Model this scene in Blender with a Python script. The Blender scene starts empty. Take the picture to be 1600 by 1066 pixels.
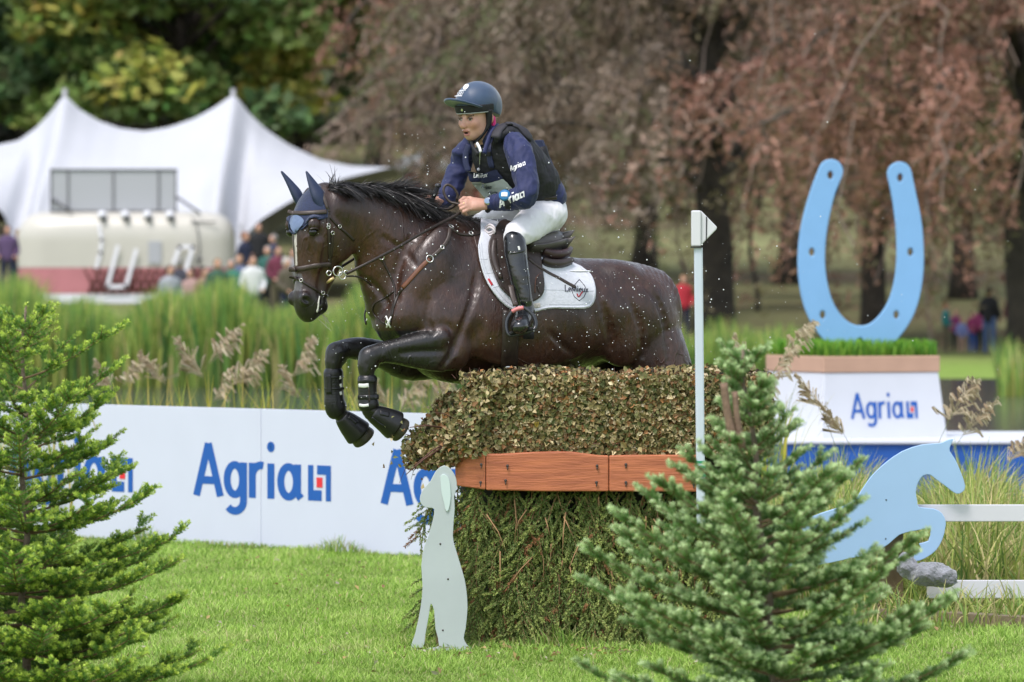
import bpy, math, random
import numpy as np
from mathutils import Vector, Matrix
R = math.radians
rng = np.random.default_rng(7)
random.seed(7)

# ------------------------------------------------------------------ camera
FPX, HCAM, HORIZ = 1600 * 200 / 36.0, 1.81, 430.0      # focal length in photo pixels, eye height, horizon row
scene = bpy.context.scene
COL = scene.collection
cam_d = bpy.data.cameras.new('camera')
cam = bpy.data.objects.new('camera', cam_d)
COL.objects.link(cam)
cam.location = (0, 0, HCAM)
cam.rotation_euler = (R(90), 0, 0)
cam_d.lens = 200
cam_d.sensor_width = 36
cam_d.shift_y = -(533 - HORIZ) / 1600
cam_d.clip_start = 1.0
cam_d.clip_end = 3000
cam_d.dof.use_dof = True
cam_d.dof.focus_distance = 27.85
cam_d.dof.aperture_fstop = 4.8
scene.camera = cam

# ------------------------------------------------------------------ sky, sun, exposure
SUN_EL, SUN_AZ = R(62), R(212)       # sun high behind the camera's left shoulder (azimuth clockwise from +Y)
world = bpy.data.worlds.new('World')
scene.world = world
world.use_nodes = True
wn = world.node_tree
bg = wn.nodes['Background']
sky = wn.nodes.new('ShaderNodeTexSky')
sky.sky_type = 'NISHITA'
sky.sun_disc = False
sky.sun_elevation = SUN_EL
sky.sun_rotation = SUN_AZ
sky.dust_density = 1.5
sky.air_density = 1.2
hs = wn.nodes.new('ShaderNodeHueSaturation')
hs.inputs['Saturation'].default_value = 0.5      # a thin cloud sheet takes the blue out of the sky
wn.links.new(sky.outputs[0], hs.inputs['Color'])
wn.links.new(hs.outputs[0], bg.inputs['Color'])
bg.inputs['Strength'].default_value = 0.15
sun_d = bpy.data.lights.new('sun', 'SUN')
sun_d.energy = 1.5
sun_d.angle = R(14)
sun_d.color = (1.0, 0.925, 0.905)
sun = bpy.data.objects.new('sun', sun_d)
COL.objects.link(sun)
sd = Vector((math.sin(SUN_AZ) * math.cos(SUN_EL), math.cos(SUN_AZ) * math.cos(SUN_EL), math.sin(SUN_EL)))
sun.rotation_euler = sd.to_track_quat('Z', 'Y').to_euler()
sun.location = sd * 60
scene.view_settings.view_transform = 'Standard'
scene.view_settings.look = 'None'
scene.view_settings.gamma = 1.0
scene.view_settings.use_curve_mapping = False
scene.view_settings.exposure = 0.80
scene.render.engine = 'CYCLES'
scene.cycles.use_denoising = True
scene.cycles.max_bounces = 6
scene.cycles.diffuse_bounces = 3
scene.cycles.glossy_bounces = 3
scene.cycles.transparent_max_bounces = 6

# ------------------------------------------------------------------ helpers
def W(px, py, d):
    """world point seen at photo pixel (px, py) that stands d metres in front of the camera"""
    return np.array(((px - 800) * d / FPX, d, HCAM - (py - HORIZ) * d / FPX))

def mat(name, col, rough=0.6, var=0.0, nscale=20.0, bump=0.0, bscale=60.0, spec=0.5, metal=0.0, coat=0.0,
        attr=None, col2=None, sheen=0.0, trans=0.0, stretch=None, bdist=0.02, detail=4.0, rvar=0.0):
    m = bpy.data.materials.new(name)
    m.use_nodes = True
    nt = m.node_tree
    b = nt.nodes['Principled BSDF']
    b.inputs['Roughness'].default_value = rough
    b.inputs['Metallic'].default_value = metal
    b.inputs['Specular IOR Level'].default_value = spec
    b.inputs['Coat Weight'].default_value = coat
    b.inputs['Coat Roughness'].default_value = 0.15
    b.inputs['Sheen Weight'].default_value = sheen
    tc = nt.nodes.new('ShaderNodeTexCoord')
    mp = nt.nodes.new('ShaderNodeMapping')
    nt.links.new(tc.outputs['Object'], mp.inputs[0])
    if stretch:
        mp.inputs['Scale'].default_value = stretch
    src = None
    if attr:
        a = nt.nodes.new('ShaderNodeAttribute')
        a.attribute_name = attr
        src = a.outputs['Color']
    if var > 0 or col2 is not None:
        n = nt.nodes.new('ShaderNodeTexNoise')
        n.inputs['Scale'].default_value = nscale
        n.inputs['Detail'].default_value = detail
        nt.links.new(mp.outputs[0], n.inputs['Vector'])
        rmp = nt.nodes.new('ShaderNodeMapRange')
        rmp.inputs[1].default_value = 0.3
        rmp.inputs[2].default_value = 0.7
        nt.links.new(n.outputs['Fac'], rmp.inputs[0])
        mx = nt.nodes.new('ShaderNodeMix')
        mx.data_type = 'RGBA'
        nt.links.new(rmp.outputs[0], mx.inputs[0])
        if attr:
            mx.blend_type = 'MULTIPLY'
            mx.inputs[0].default_value = 1.0
            rmp.inputs[3].default_value = 0.0
            rmp.inputs[4].default_value = 1.0
            nt.links.new(src, mx.inputs[6])
            mx.inputs[7].default_value = (1 - var, 1 - var, 1 - var, 1)
        else:
            c2 = col2 if col2 is not None else tuple(c * (1 - var) for c in col[:3])
            mx.inputs[6].default_value = (*col[:3], 1)
            mx.inputs[7].default_value = (*c2[:3], 1)
        src = mx.outputs[2]
    if src is not None:
        nt.links.new(src, b.inputs['Base Color'])
    else:
        b.inputs['Base Color'].default_value = (*col[:3], 1)
    if rvar > 0:
        n3 = nt.nodes.new('ShaderNodeTexNoise')
        n3.inputs['Scale'].default_value = bscale * 0.4
        n3.inputs['Detail'].default_value = 5
        nt.links.new(mp.outputs[0], n3.inputs['Vector'])
        r3 = nt.nodes.new('ShaderNodeMapRange')
        r3.inputs[1].default_value = 0.3
        r3.inputs[2].default_value = 0.7
        r3.inputs[3].default_value = max(0.05, rough - rvar)
        r3.inputs[4].default_value = rough + rvar
        nt.links.new(n3.outputs['Fac'], r3.inputs[0])
        nt.links.new(r3.outputs[0], b.inputs['Roughness'])
    if bump > 0:
        n2 = nt.nodes.new('ShaderNodeTexNoise')
        n2.inputs['Scale'].default_value = bscale
        n2.inputs['Detail'].default_value = 6
        nt.links.new(mp.outputs[0], n2.inputs['Vector'])
        bp = nt.nodes.new('ShaderNodeBump')
        bp.inputs['Strength'].default_value = bump
        bp.inputs['Distance'].default_value = bdist
        nt.links.new(n2.outputs['Fac'], bp.inputs['Height'])
        nt.links.new(bp.outputs[0], b.inputs['Normal'])
    if trans > 0:
        tr = nt.nodes.new('ShaderNodeBsdfTranslucent')
        if src is not None:
            nt.links.new(src, tr.inputs[0])
        else:
            tr.inputs[0].default_value = (*col[:3], 1)
        ms = nt.nodes.new('ShaderNodeMixShader')
        ms.inputs[0].default_value = trans
        nt.links.new(b.outputs[0], ms.inputs[1])
        nt.links.new(tr.outputs[0], ms.inputs[2])
        nt.links.new(ms.outputs[0], nt.nodes['Material Output'].inputs[0])
    return m

def npmesh(name, V, F, smooth=True, col=None, mats=None, midx=None):
    """mesh from numpy arrays; F is one int array (n, k) or a list of such arrays"""
    V = np.asarray(V, dtype=np.float32).reshape(-1, 3)
    Fs = [np.asarray(f, dtype=np.int32) for f in (F if isinstance(F, list) else [F])]
    Fs = [f for f in Fs if len(f)]
    me = bpy.data.meshes.new(name)
    me.vertices.add(len(V))
    me.vertices.foreach_set('co', V.ravel())
    li = np.concatenate([f.ravel() for f in Fs])
    tot = np.concatenate([np.full(len(f), f.shape[1], dtype=np.int32) for f in Fs])
    st = np.concatenate(([0], np.cumsum(tot)[:-1])).astype(np.int32)
    me.loops.add(len(li))
    me.loops.foreach_set('vertex_index', li)
    me.polygons.add(len(tot))
    me.polygons.foreach_set('loop_start', st)
    me.polygons.foreach_set('loop_total', tot)
    if smooth:
        me.polygons.foreach_set('use_smooth', np.ones(len(tot), dtype=bool))
    if mats:
        for m in mats:
            me.materials.append(m)
        if midx is not None:
            me.polygons.foreach_set('material_index', np.asarray(midx, dtype=np.int32))
    if col is not None:
        at = me.color_attributes.new('Col', 'FLOAT_COLOR', 'POINT')
        c = np.ones((len(V), 4), dtype=np.float32)
        c[:, :3] = col
        at.data.foreach_set('color', c.ravel())
    me.update(calc_edges=True)
    me.validate()
    return me

def tag(o, label=None, cat=None, group=None, kind=None):
    if label: o['label'] = label
    if cat: o['category'] = cat
    if group: o['group'] = group
    if kind: o['kind'] = kind
    return o

def root(name, loc, label=None, cat=None, group=None):
    o = bpy.data.objects.new(name, None)
    o.empty_display_size = 0.1
    o.location = [float(v) for v in loc]
    COL.objects.link(o)
    return tag(o, label, cat, group)

def top_of(o):
    while o.parent is not None:
        o = o.parent
    return o

def link_mesh(name, me, m, parent=None):
    o = bpy.data.objects.new(name, me)
    COL.objects.link(o)
    if m is not None and not me.materials:
        me.materials.append(m)
    if parent is not None:
        o.parent = parent
    return o

def part(name, V, F, m, parent=None, smooth=True, col=None, mats=None, midx=None, label=None):
    """V in world coordinates; made relative to the thing's root"""
    V = np.asarray(V, dtype=np.float64).reshape(-1, 3)
    if parent is not None:
        V = V - np.array(top_of(parent).location)
    else:
        pass
    o = link_mesh(name, npmesh(name, V, F, smooth, col, mats, midx), m, parent)
    if label: o['label'] = label
    return o

def solo(name, V, F, m, label=None, cat=None, group=None, kind=None, smooth=True, col=None, origin=None, mats=None, midx=None):
    """a thing that is one mesh; V in world coordinates"""
    V = np.asarray(V, dtype=np.float64).reshape(-1, 3)
    if origin is None:
        origin = np.array(((V[:, 0].min() + V[:, 0].max()) / 2, (V[:, 1].min() + V[:, 1].max()) / 2, V[:, 2].min()))
    o = link_mesh(name, npmesh(name, V - origin, F, smooth, col, mats, midx), m)
    o.location = [float(v) for v in origin]
    return tag(o, label, cat, group, kind)

def mod_bevel(o, w=0.004, seg=2, ang=35):
    b = o.modifiers.new('bevel', 'BEVEL')
    b.width = w; b.segments = seg; b.limit_method = 'ANGLE'; b.angle_limit = R(ang)
    return o

def mod_solid(o, t, off=-1.0):
    s = o.modifiers.new('thick', 'SOLIDIFY')
    s.thickness = t; s.offset = off
    return o

class MB:
    """collects verts and faces (mixed polygons) of one mesh"""
    def __init__(s):
        s.v = []; s.f = []
    def add(s, V, F):
        n = len(s.v)
        s.v.extend([tuple(map(float, p)) for p in V])
        s.f.extend([[int(i) + n for i in f] for f in F])
        return s
    def box(s, c, sx, sy, sz, rz=0.0, ax=None):
        c = np.asarray(c, float)
        if ax is None:
            X = np.array((math.cos(rz), math.sin(rz), 0)); Y = np.array((-math.sin(rz), math.cos(rz), 0)); Z = np.array((0, 0, 1.0))
        else:
            X, Y, Z = [np.asarray(a, float) for a in ax]
        P = [c + X * i * sx / 2 + Y * j * sy / 2 + Z * k * sz / 2 for k in (-1, 1) for j in (-1, 1) for i in (-1, 1)]
        return s.add(P, [(0, 2, 3, 1), (4, 5, 7, 6), (0, 1, 5, 4), (2, 6, 7, 3), (0, 4, 6, 2), (1, 3, 7, 5)])
    def tube(s, pts, rad, n=8, cap=True, flat=1.0, upv=None):
        P = np.asarray(pts, float); m = len(P)
        r = np.full(m, rad, float) if np.isscalar(rad) else np.asarray(rad, float)
        T = np.gradient(P, axis=0)
        T /= np.linalg.norm(T, axis=1)[:, None] + 1e-12
        u = np.array((0, 0, 1.0)) if upv is None else np.asarray(upv, float)
        V = []
        for i in range(m):
            a = np.cross(T[i], u)
            if np.linalg.norm(a) < 1e-3:
                a = np.cross(T[i], (1.0, 0.1, 0))
            a /= np.linalg.norm(a); b = np.cross(a, T[i])
            if upv is None:
                u = b
            for k in range(n):
                th = 2 * math.pi * k / n
                V.append(P[i] + r[i] * (math.cos(th) * a * flat + math.sin(th) * b))
        F = []
        for i in range(m - 1):
            for k in range(n):
                k2 = (k + 1) % n
                F.append((i * n + k, i * n + k2, (i + 1) * n + k2, (i + 1) * n + k))
        if cap:
            F.append(tuple(range(n - 1, -1, -1)))
            F.append(tuple((m - 1) * n + k for k in range(n)))
        return s.add(V, F)
    def ball(s, c, r, n=8, m=6, sc=(1, 1, 1)):
        V = []; F = []
        for i in range(m + 1):
            th = math.pi * i / m
            for k in range(n):
                ph = 2 * math.pi * k / n
                V.append((c[0] + r * sc[0] * math.sin(th) * math.cos(ph), c[1] + r * sc[1] * math.sin(th) * math.sin(ph), c[2] + r * sc[2] * math.cos(th)))
        for i in range(m):
            for k in range(n):
                k2 = (k + 1) % n
                F.append((i * n + k, (i + 1) * n + k, (i + 1) * n + k2, i * n + k2))
        return s.add(V, F)
    def mesh(s, name, off=(0, 0, 0), smooth=True):
        me = bpy.data.meshes.new(name)
        o = np.asarray(off, float)
        me.from_pydata([tuple(np.asarray(p) - o) for p in s.v], [], s.f)
        if smooth:
            me.polygons.foreach_set('use_smooth', np.ones(len(me.polygons), dtype=bool))
        me.validate(); me.update()
        return me
    def part(s, name, m, parent, smooth=True, label=None):
        o = link_mesh(name, s.mesh(name, top_of(parent).location, smooth), m, parent)
        if label: o['label'] = label
        return o
    def solo(s, name, m, label, cat, group=None, kind=None, smooth=True):
        P = np.array(s.v)
        org = np.array(((P[:, 0].min() + P[:, 0].max()) / 2, (P[:, 1].min() + P[:, 1].max()) / 2, P[:, 2].min()))
        o = link_mesh(name, s.mesh(name, org, smooth), m)
        o.location = org.tolist()
        return tag(o, label, cat, group, kind)

def prism(outline, thick, back):
    """closed outline (list of 3d points, planar) extruded by thick along 'back'; returns V, F (ngon caps)"""
    P = np.asarray(outline, float); n = len(P)
    Q = P + np.asarray(back, float) * thick
    V = np.vstack((P, Q))
    F = [tuple(range(n)), tuple(range(2 * n - 1, n - 1, -1))] + [(i, i + n, (i + 1) % n + n, (i + 1) % n) for i in range(n)]
    return V, F

def catmull(P, sub=6, closed=False):
    P = np.asarray(P, float); n = len(P); out = []
    rngi = range(n) if closed else range(n - 1)
    for i in rngi:
        p0 = P[(i - 1) % n] if closed or i > 0 else 2 * P[0] - P[1]
        p1 = P[i]; p2 = P[(i + 1) % n]
        p3 = P[(i + 2) % n] if closed or i + 2 < n else 2 * P[-1] - P[-2]
        for k in range(sub):
            t = k / sub
            out.append(0.5 * ((2 * p1) + (p2 - p0) * t + (2 * p0 - 5 * p1 + 4 * p2 - p3) * t * t + (3 * p1 - p0 - 3 * p2 + p3) * t ** 3))
    if not closed:
        out.append(P[-1])
    return np.array(out)

# ------------------------------------------------------------------ implicit surfaces (smooth unions, meshed with surface nets)
def smin(a, b, k):
    if k <= 0:
        return np.minimum(a, b)
    h = np.clip(0.5 + 0.5 * (b - a) / k, 0, 1)
    return b + (a - b) * h - k * h * (1 - h)

def smax(a, b, k):
    return -smin(-a, -b, k)

class Field:
    def __init__(s):
        s.p = []      # (func, lo, hi, k, op)
    def add(s, f, lo, hi, k=0.02, op='add'):
        s.p.append((f, np.asarray(lo, float), np.asarray(hi, float), k, op)); return s
    def ell(s, c, r, axes=None, k=0.02, op='add'):
        c = np.asarray(c, np.float64); r = np.asarray(r, np.float64)
        A = np.eye(3) if axes is None else np.array([np.asarray(a, float) / np.linalg.norm(a) for a in axes])
        f4 = np.float32
        def f(x, y, z):
            k0 = 0; k1 = 0
            for i in range(3):
                a = A[i] / r[i]; o = -(a @ c)
                q = x * f4(a[0]) + y * f4(a[1]) + (z * f4(a[2]) + f4(o))
                q = q * q
                k0 = k0 + q; k1 = k1 + q * f4(1 / r[i] ** 2)
            k0 = np.sqrt(k0) + f4(1e-6)
            return k0 * (k0 - f4(1)) / (np.sqrt(k1) + f4(1e-6))
        e = np.abs(A.T) @ r
        return s.add(f, c - e, c + e, k, op)
    def seg(s, c0, c1, v0, v1, R0, R1, w0, w1, k=0.02, op='add', ends=1.0):
        c0 = np.asarray(c0, float); c1 = np.asarray(c1, float)
        e = c1 - c0; L2 = float(e @ e) + 1e-12; eh = e / math.sqrt(L2)
        v0 = np.asarray(v0, float); v1 = np.asarray(v1, float)
        u0 = np.cross(eh, v0); u0 /= np.linalg.norm(u0)
        u1 = np.cross(eh, v1); u1 /= np.linalg.norm(u1)
        vm = (v0 + v1) / 2; um = (u0 + u1) / 2
        vm /= np.linalg.norm(vm); um /= np.linalg.norm(um)
        f4 = np.float32
        def lin(a, x, y, z):
            return x * f4(a[0]) + y * f4(a[1]) + (z * f4(a[2]) - f4(a @ c0))
        def f(x, y, z):
            te = lin(eh, x, y, z) * f4(1 / math.sqrt(L2))
            t = np.clip(te, f4(0), f4(1))
            vv = lin(vm, x, y, z) - t * f4(vm @ e)
            uu = lin(um, x, y, z) - t * f4(um @ e)
            tt = (te - t) * f4(math.sqrt(L2))
            iR = 1 / (f4(R0) + f4(R1 - R0) * t); iw = 1 / (f4(w0) + f4(w1 - w0) * t)
            im = np.maximum(iR, iw) * f4(1 / ends)
            a = uu * iw; b = vv * iR; c = tt * im
            a2 = a * a; b2 = b * b; c2 = c * c
            k0 = np.sqrt(a2 + b2 + c2) + f4(1e-6)
            k1 = np.sqrt(a2 * iw * iw + b2 * iR * iR + c2 * im * im) + f4(1e-6)
            return k0 * (k0 - f4(1)) / k1
        ex = np.abs(vm) * max(R0, R1) + np.abs(um) * max(w0, w1) + np.abs(eh) * min(max(R0, R1), max(w0, w1)) * ends
        return s.add(f, np.minimum(c0, c1) - ex, np.maximum(c0, c1) + ex, k, op)
    def cap(s, c0, c1, r0, r1, k=0.02, op='add', flat=1.0, v=None):
        """tapered limb piece; flat scales the width across v"""
        c0 = np.asarray(c0, float); c1 = np.asarray(c1, float)
        e = c1 - c0
        if v is None:
            v = np.cross(e, (0.3, 0.8, 0.55))
        v = np.asarray(v, float); v = v - e * (v @ e) / (e @ e + 1e-12); v /= np.linalg.norm(v)
        return s.seg(c0, c1, v, v, r0, r1, r0 * flat, r1 * flat, k, op)
    def loft(s, st, k=0.02, sub=4, kin=0.006, op='add', ends=1.0):
        """stations (centre, v direction, R along v, w across) -> smooth tube"""
        A = np.array([np.concatenate((np.asarray(c, float), np.asarray(v, float), [Rr, ww])) for c, v, Rr, ww in st])
        D = catmull(A, sub)
        for i in range(len(D) - 1):
            a, b = D[i], D[i + 1]
            va = a[3:6] / np.linalg.norm(a[3:6]); vb = b[3:6] / np.linalg.norm(b[3:6])
            s.seg(a[:3], b[:3], va, vb, max(a[6], .003), max(b[6], .003), max(a[7], .003), max(b[7], .003), kin if i else k, op, ends)
        return s
    def __call__(s, P):
        P = np.asarray(P, np.float64).reshape(-1, 3)
        D = np.full(len(P), 1.0)
        for f, lo, hi, k, op in s.p:
            mg = 0.12 + k
            sel = np.all((P > lo - mg) & (P < hi + mg), axis=1)
            if not sel.any():
                continue
            q = P[sel].astype(np.float32); d = f(q[:, 0], q[:, 1], q[:, 2])
            D[sel] = smin(D[sel], d, k) if op == 'add' else smax(D[sel], -d, k)
        return D
    def grad(s, P, h=0.003):
        P = np.asarray(P, float).reshape(-1, 3); G = np.zeros_like(P)
        for i in range(3):
            e = np.zeros(3); e[i] = h
            G[:, i] = s(P + e) - s(P - e)
        return G / (np.linalg.norm(G, axis=1)[:, None] + 1e-12)
    def bounds(s):
        lo = np.min([p[1] for p in s.p if p[4] == 'add'], axis=0); hi = np.max([p[2] for p in s.p if p[4] == 'add'], axis=0)
        return lo, hi
    def grid(s, lo, hi, h, mg=None):
        n = np.ceil((hi - lo) / h).astype(int) + 1
        xs = [lo[i] + h * np.arange(n[i]) for i in range(3)]
        D = np.full(n, 0.5, dtype=np.float32)
        for f, plo, phi, k, op in s.p:
            m = (0.02 + k) if mg is None else mg + k
            i0 = np.clip(np.floor((plo - m - lo) / h).astype(int), 0, n); i1 = np.clip(np.ceil((phi + m - lo) / h).astype(int) + 1, 0, n)
            if np.any(i1 <= i0):
                continue
            g = [xs[i][i0[i]:i1[i]].astype(np.float32) for i in range(3)]
            d = f(g[0][:, None, None], g[1][None, :, None], g[2][None, None, :])
            sl = tuple(slice(a, b) for a, b in zip(i0, i1))
            D[sl] = smin(D[sl], d, k) if op == 'add' else smax(D[sl], -d, k)
        return D
    def mesh(s, h, pad=0.03, lo=None, hi=None, post=None, smooth=1):
        l, u = s.bounds()
        lo = l - pad if lo is None else np.asarray(lo, float); hi = u + pad if hi is None else np.asarray(hi, float)
        D = s.grid(lo, hi, h)
        if post is not None:
            n = D.shape
            xs = [lo[i] + h * np.arange(n[i]) for i in range(3)]
            X = np.stack(np.meshgrid(*xs, indexing='ij'), -1).reshape(-1, 3)
            D = post(X, D.ravel().astype(np.float64)).reshape(n)
        return surfnets(D, lo, h, smooth)

def surfnets(D, lo, h, smooth=1):
    D = np.asarray(D, np.float32)
    S = D < 0
    c = np.zeros(tuple(np.array(D.shape) - 1), dtype=np.int8)
    offs = [(i, j, k) for i in (0, 1) for j in (0, 1) for k in (0, 1)]
    sl = lambda o: tuple(slice(o[a], D.shape[a] - 1 + o[a]) for a in range(3))
    for o in offs:
        c += S[sl(o)]
    act = (c > 0) & (c < 8)
    idx = np.argwhere(act)
    vid = np.full(c.shape, -1, dtype=np.int64)
    vid[act] = np.arange(len(idx))
    val = np.stack([D[idx[:, 0] + o[0], idx[:, 1] + o[1], idx[:, 2] + o[2]] for o in offs], 1)
    acc = np.zeros((len(idx), 3)); cnt = np.zeros(len(idx))
    O = np.array(offs, float)
    for a in range(8):
        for b in range(a + 1, 8):
            if abs(O[a] - O[b]).sum() != 1:
                continue
            va, vb = val[:, a], val[:, b]
            m = (va < 0) != (vb < 0)
            t = np.where(m, va / (va - vb + 1e-20), 0)
            acc += np.where(m[:, None], O[a] + (O[b] - O[a]) * t[:, None], 0)
            cnt += m
    V = lo + h * (idx + acc / np.maximum(cnt, 1)[:, None])
    Q = []
    for ax in range(3):
        s0 = [slice(1, D.shape[i] - 1) for i in range(3)]; s1 = list(s0)
        s0[ax] = slice(0, D.shape[ax] - 1); s1[ax] = slice(1, D.shape[ax])
        A, B = S[tuple(s0)], S[tuple(s1)]
        e = np.argwhere(A != B)
        if not len(e):
            continue
        flip = A[e[:, 0], e[:, 1], e[:, 2]]
        base = e.copy()
        for i in range(3):
            if i != ax:
                base[:, i] += 1
        u, v = (ax + 1) % 3, (ax + 2) % 3
        def cell(du, dv):
            q = base.copy(); q[:, u] -= du; q[:, v] -= dv
            return vid[q[:, 0], q[:, 1], q[:, 2]]
        q = np.stack((cell(1, 1), cell(0, 1), cell(0, 0), cell(1, 0)), 1)
        q[~flip] = q[~flip][:, ::-1]
        Q.append(q)
    Q = np.concatenate(Q)
    Q = Q[(Q >= 0).all(1)]
    for _ in range(smooth):
        V = lap(V, Q)
    return V, Q

def lap(V, Q, w=0.5):
    S = np.zeros_like(V); n = np.zeros(len(V))
    for i in range(Q.shape[1]):
        a, b = Q[:, i], Q[:, (i + 1) % Q.shape[1]]
        for x, y in ((a, b), (b, a)):
            for k in range(3):
                S[:, k] += np.bincount(x, V[y, k], len(V))
            n += np.bincount(x, minlength=len(V))
    return V * (1 - w) + w * S / np.maximum(n, 1)[:, None]

def cast(field, px, py, d0=26.5, d1=29.6, to_local=None, n=400):
    """first hit of the line of sight through photo pixels with a field (world space); returns points, hit mask"""
    px = np.atleast_1d(np.asarray(px, float)); py = np.atleast_1d(np.asarray(py, float))
    dirs = np.stack(((px - 800) / FPX, np.ones_like(px), -(py - HORIZ) / FPX), 1)
    o = np.array((0, 0, HCAM))
    t = np.full(len(px), d0)
    for _ in range(90):
        P = o + dirs * t[:, None]
        d = field(P if to_local is None else to_local(P))
        t = t + np.clip(d * 0.8, -0.05, 0.08)
        t = np.minimum(t, d1)
    return o + dirs * t[:, None], t < d1 - 1e-3

def poly_sdf(P2, poly):
    """signed distance to a closed 2d polygon (negative inside)"""
    poly = np.asarray(poly, float); n = len(poly)
    d = np.full(len(P2), 1e9); ins = np.zeros(len(P2), bool)
    for i in range(n):
        a = poly[i]; b = poly[(i + 1) % n]; e = b - a
        w = P2 - a
        t = np.clip((w @ e) / (e @ e + 1e-12), 0, 1)
        q = w - t[:, None] * e
        d = np.minimum(d, (q * q).sum(1))
        c = (a[1] > P2[:, 1]) != (b[1] > P2[:, 1])
        xi = (b[0] - a[0]) * (P2[:, 1] - a[1]) / (b[1] - a[1] + 1e-12) + a[0]
        ins ^= c & (P2[:, 0] < xi)
    d = np.sqrt(d)
    return np.where(ins, -d, d)
# ================================================================== ground, water, far bank
def sstep(a, b, x):
    t = np.clip((x - a) / (b - a), 0, 1); return t * t * (3 - 2 * t)
WATER_Z = -0.12
def ground_z(x, d):
    x = np.asarray(x, float); d = np.asarray(d, float)
    px = 800 + FPX * x / np.maximum(d, 20.0)
    right = sstep(620, 980, px)
    edge = 41.0 + 1.2 * np.sin(x * .7) * .3
    z = -.62 * sstep(edge, edge + 2.2, d)
    farl = 1.2 * sstep(99, 122, d) + .53 * sstep(124, 138, d); farr = .50 * sstep(100, 108, d)
    z = z + farl * (1 - right) + farr * right
    z = z + 5.0 * np.clip((d - 158) / 100, 0, 9) ** 1.3
    z = z + .012 * np.sin(x * 2.1 + .4 * d) * np.sin(d * 1.3) * sstep(0, 3, 41 - d)
    return z
ds = np.concatenate((np.linspace(2, 24, 12), np.linspace(25, 46, 85), np.linspace(47, 98, 18), np.linspace(99, 130, 40), np.linspace(134, 200, 24), np.geomspace(210, 1500, 30)))
us = np.linspace(-1.0, 1.0, 181)
halfw = 14 + ds * .55
X = us[None, :] * halfw[:, None]; D = np.repeat(ds[:, None], len(us), 1)
V = np.stack((X, D, ground_z(X, D)), -1).reshape(-1, 3)
nu = len(us); a = (np.arange(len(ds) - 1)[:, None] * nu + np.arange(nu - 1)[None, :]).ravel()
Fq = np.stack((a, a + 1, a + nu + 1, a + nu), 1)
def ground_material():
    m = bpy.data.materials.new('turf'); m.use_nodes = True
    nt = m.node_tree; b = nt.nodes['Principled BSDF']; b.inputs['Roughness'].default_value = .95; b.inputs['Specular IOR Level'].default_value = .15
    tc = nt.nodes.new('ShaderNodeTexCoord')
    def noise(sc, det=5):
        n = nt.nodes.new('ShaderNodeTexNoise'); n.inputs['Scale'].default_value = sc; n.inputs['Detail'].default_value = det
        nt.links.new(tc.outputs['Object'], n.inputs['Vector']); return n.outputs['Fac']
    def ramp(src, stops):
        r = nt.nodes.new('ShaderNodeValToRGB')
        r.color_ramp.elements[0].position = stops[0][0]; r.color_ramp.elements[0].color = (*stops[0][1], 1)
        r.color_ramp.elements[1].position = stops[-1][0]; r.color_ramp.elements[1].color = (*stops[-1][1], 1)
        for p, c in stops[1:-1]:
            e = r.color_ramp.elements.new(p); e.color = (*c, 1)
        nt.links.new(src, r.inputs[0]); return r.outputs[0]
    near = ramp(noise(3.0, 8), [(.3, (.13, .21, .035)), (.5, (.20, .30, .055)), (.7, (.25, .32, .08))])
    far = ramp(noise(.06, 8), [(.30, (.13, .085, .055)), (.45, (.105, .10, .045)), (.58, (.17, .17, .075)), (.72, (.26, .27, .12))])
    mx = nt.nodes.new('ShaderNodeMix'); mx.data_type = 'RGBA'
    sp = nt.nodes.new('ShaderNodeSeparateXYZ'); nt.links.new(tc.outputs['Object'], sp.inputs[0])
    mr = nt.nodes.new('ShaderNodeMapRange'); mr.inputs[1].default_value = 118; mr.inputs[2].default_value = 150
    nt.links.new(sp.outputs[1], mr.inputs[0]); nt.links.new(mr.outputs[0], mx.inputs[0]); nt.links.new(near, mx.inputs[6]); nt.links.new(far, mx.inputs[7])
    nt.links.new(mx.outputs[2], b.inputs['Base Color'])
    bp = nt.nodes.new('ShaderNodeBump'); bp.inputs['Distance'].default_value = .03; nt.links.new(noise(25, 6), bp.inputs['Height']); nt.links.new(bp.outputs[0], b.inputs['Normal'])
    return m
ground = solo('ground', V, Fq, ground_material(), kind='structure', origin=np.zeros(3))
def water_material():
    m = mat('lake_water', (.045, .050, .048), .12, spec=.5, bump=.25, bscale=2.2, bdist=.05, stretch=(1, .35, 1)); return m
mb = MB(); mb.add([(-36, 41.5, WATER_Z), (36, 41.5, WATER_Z), (70, 106, WATER_Z), (-70, 106, WATER_Z)], [(0, 1, 2, 3)])
o = mb.solo('lake', water_material(), None, None, kind='structure')

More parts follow.
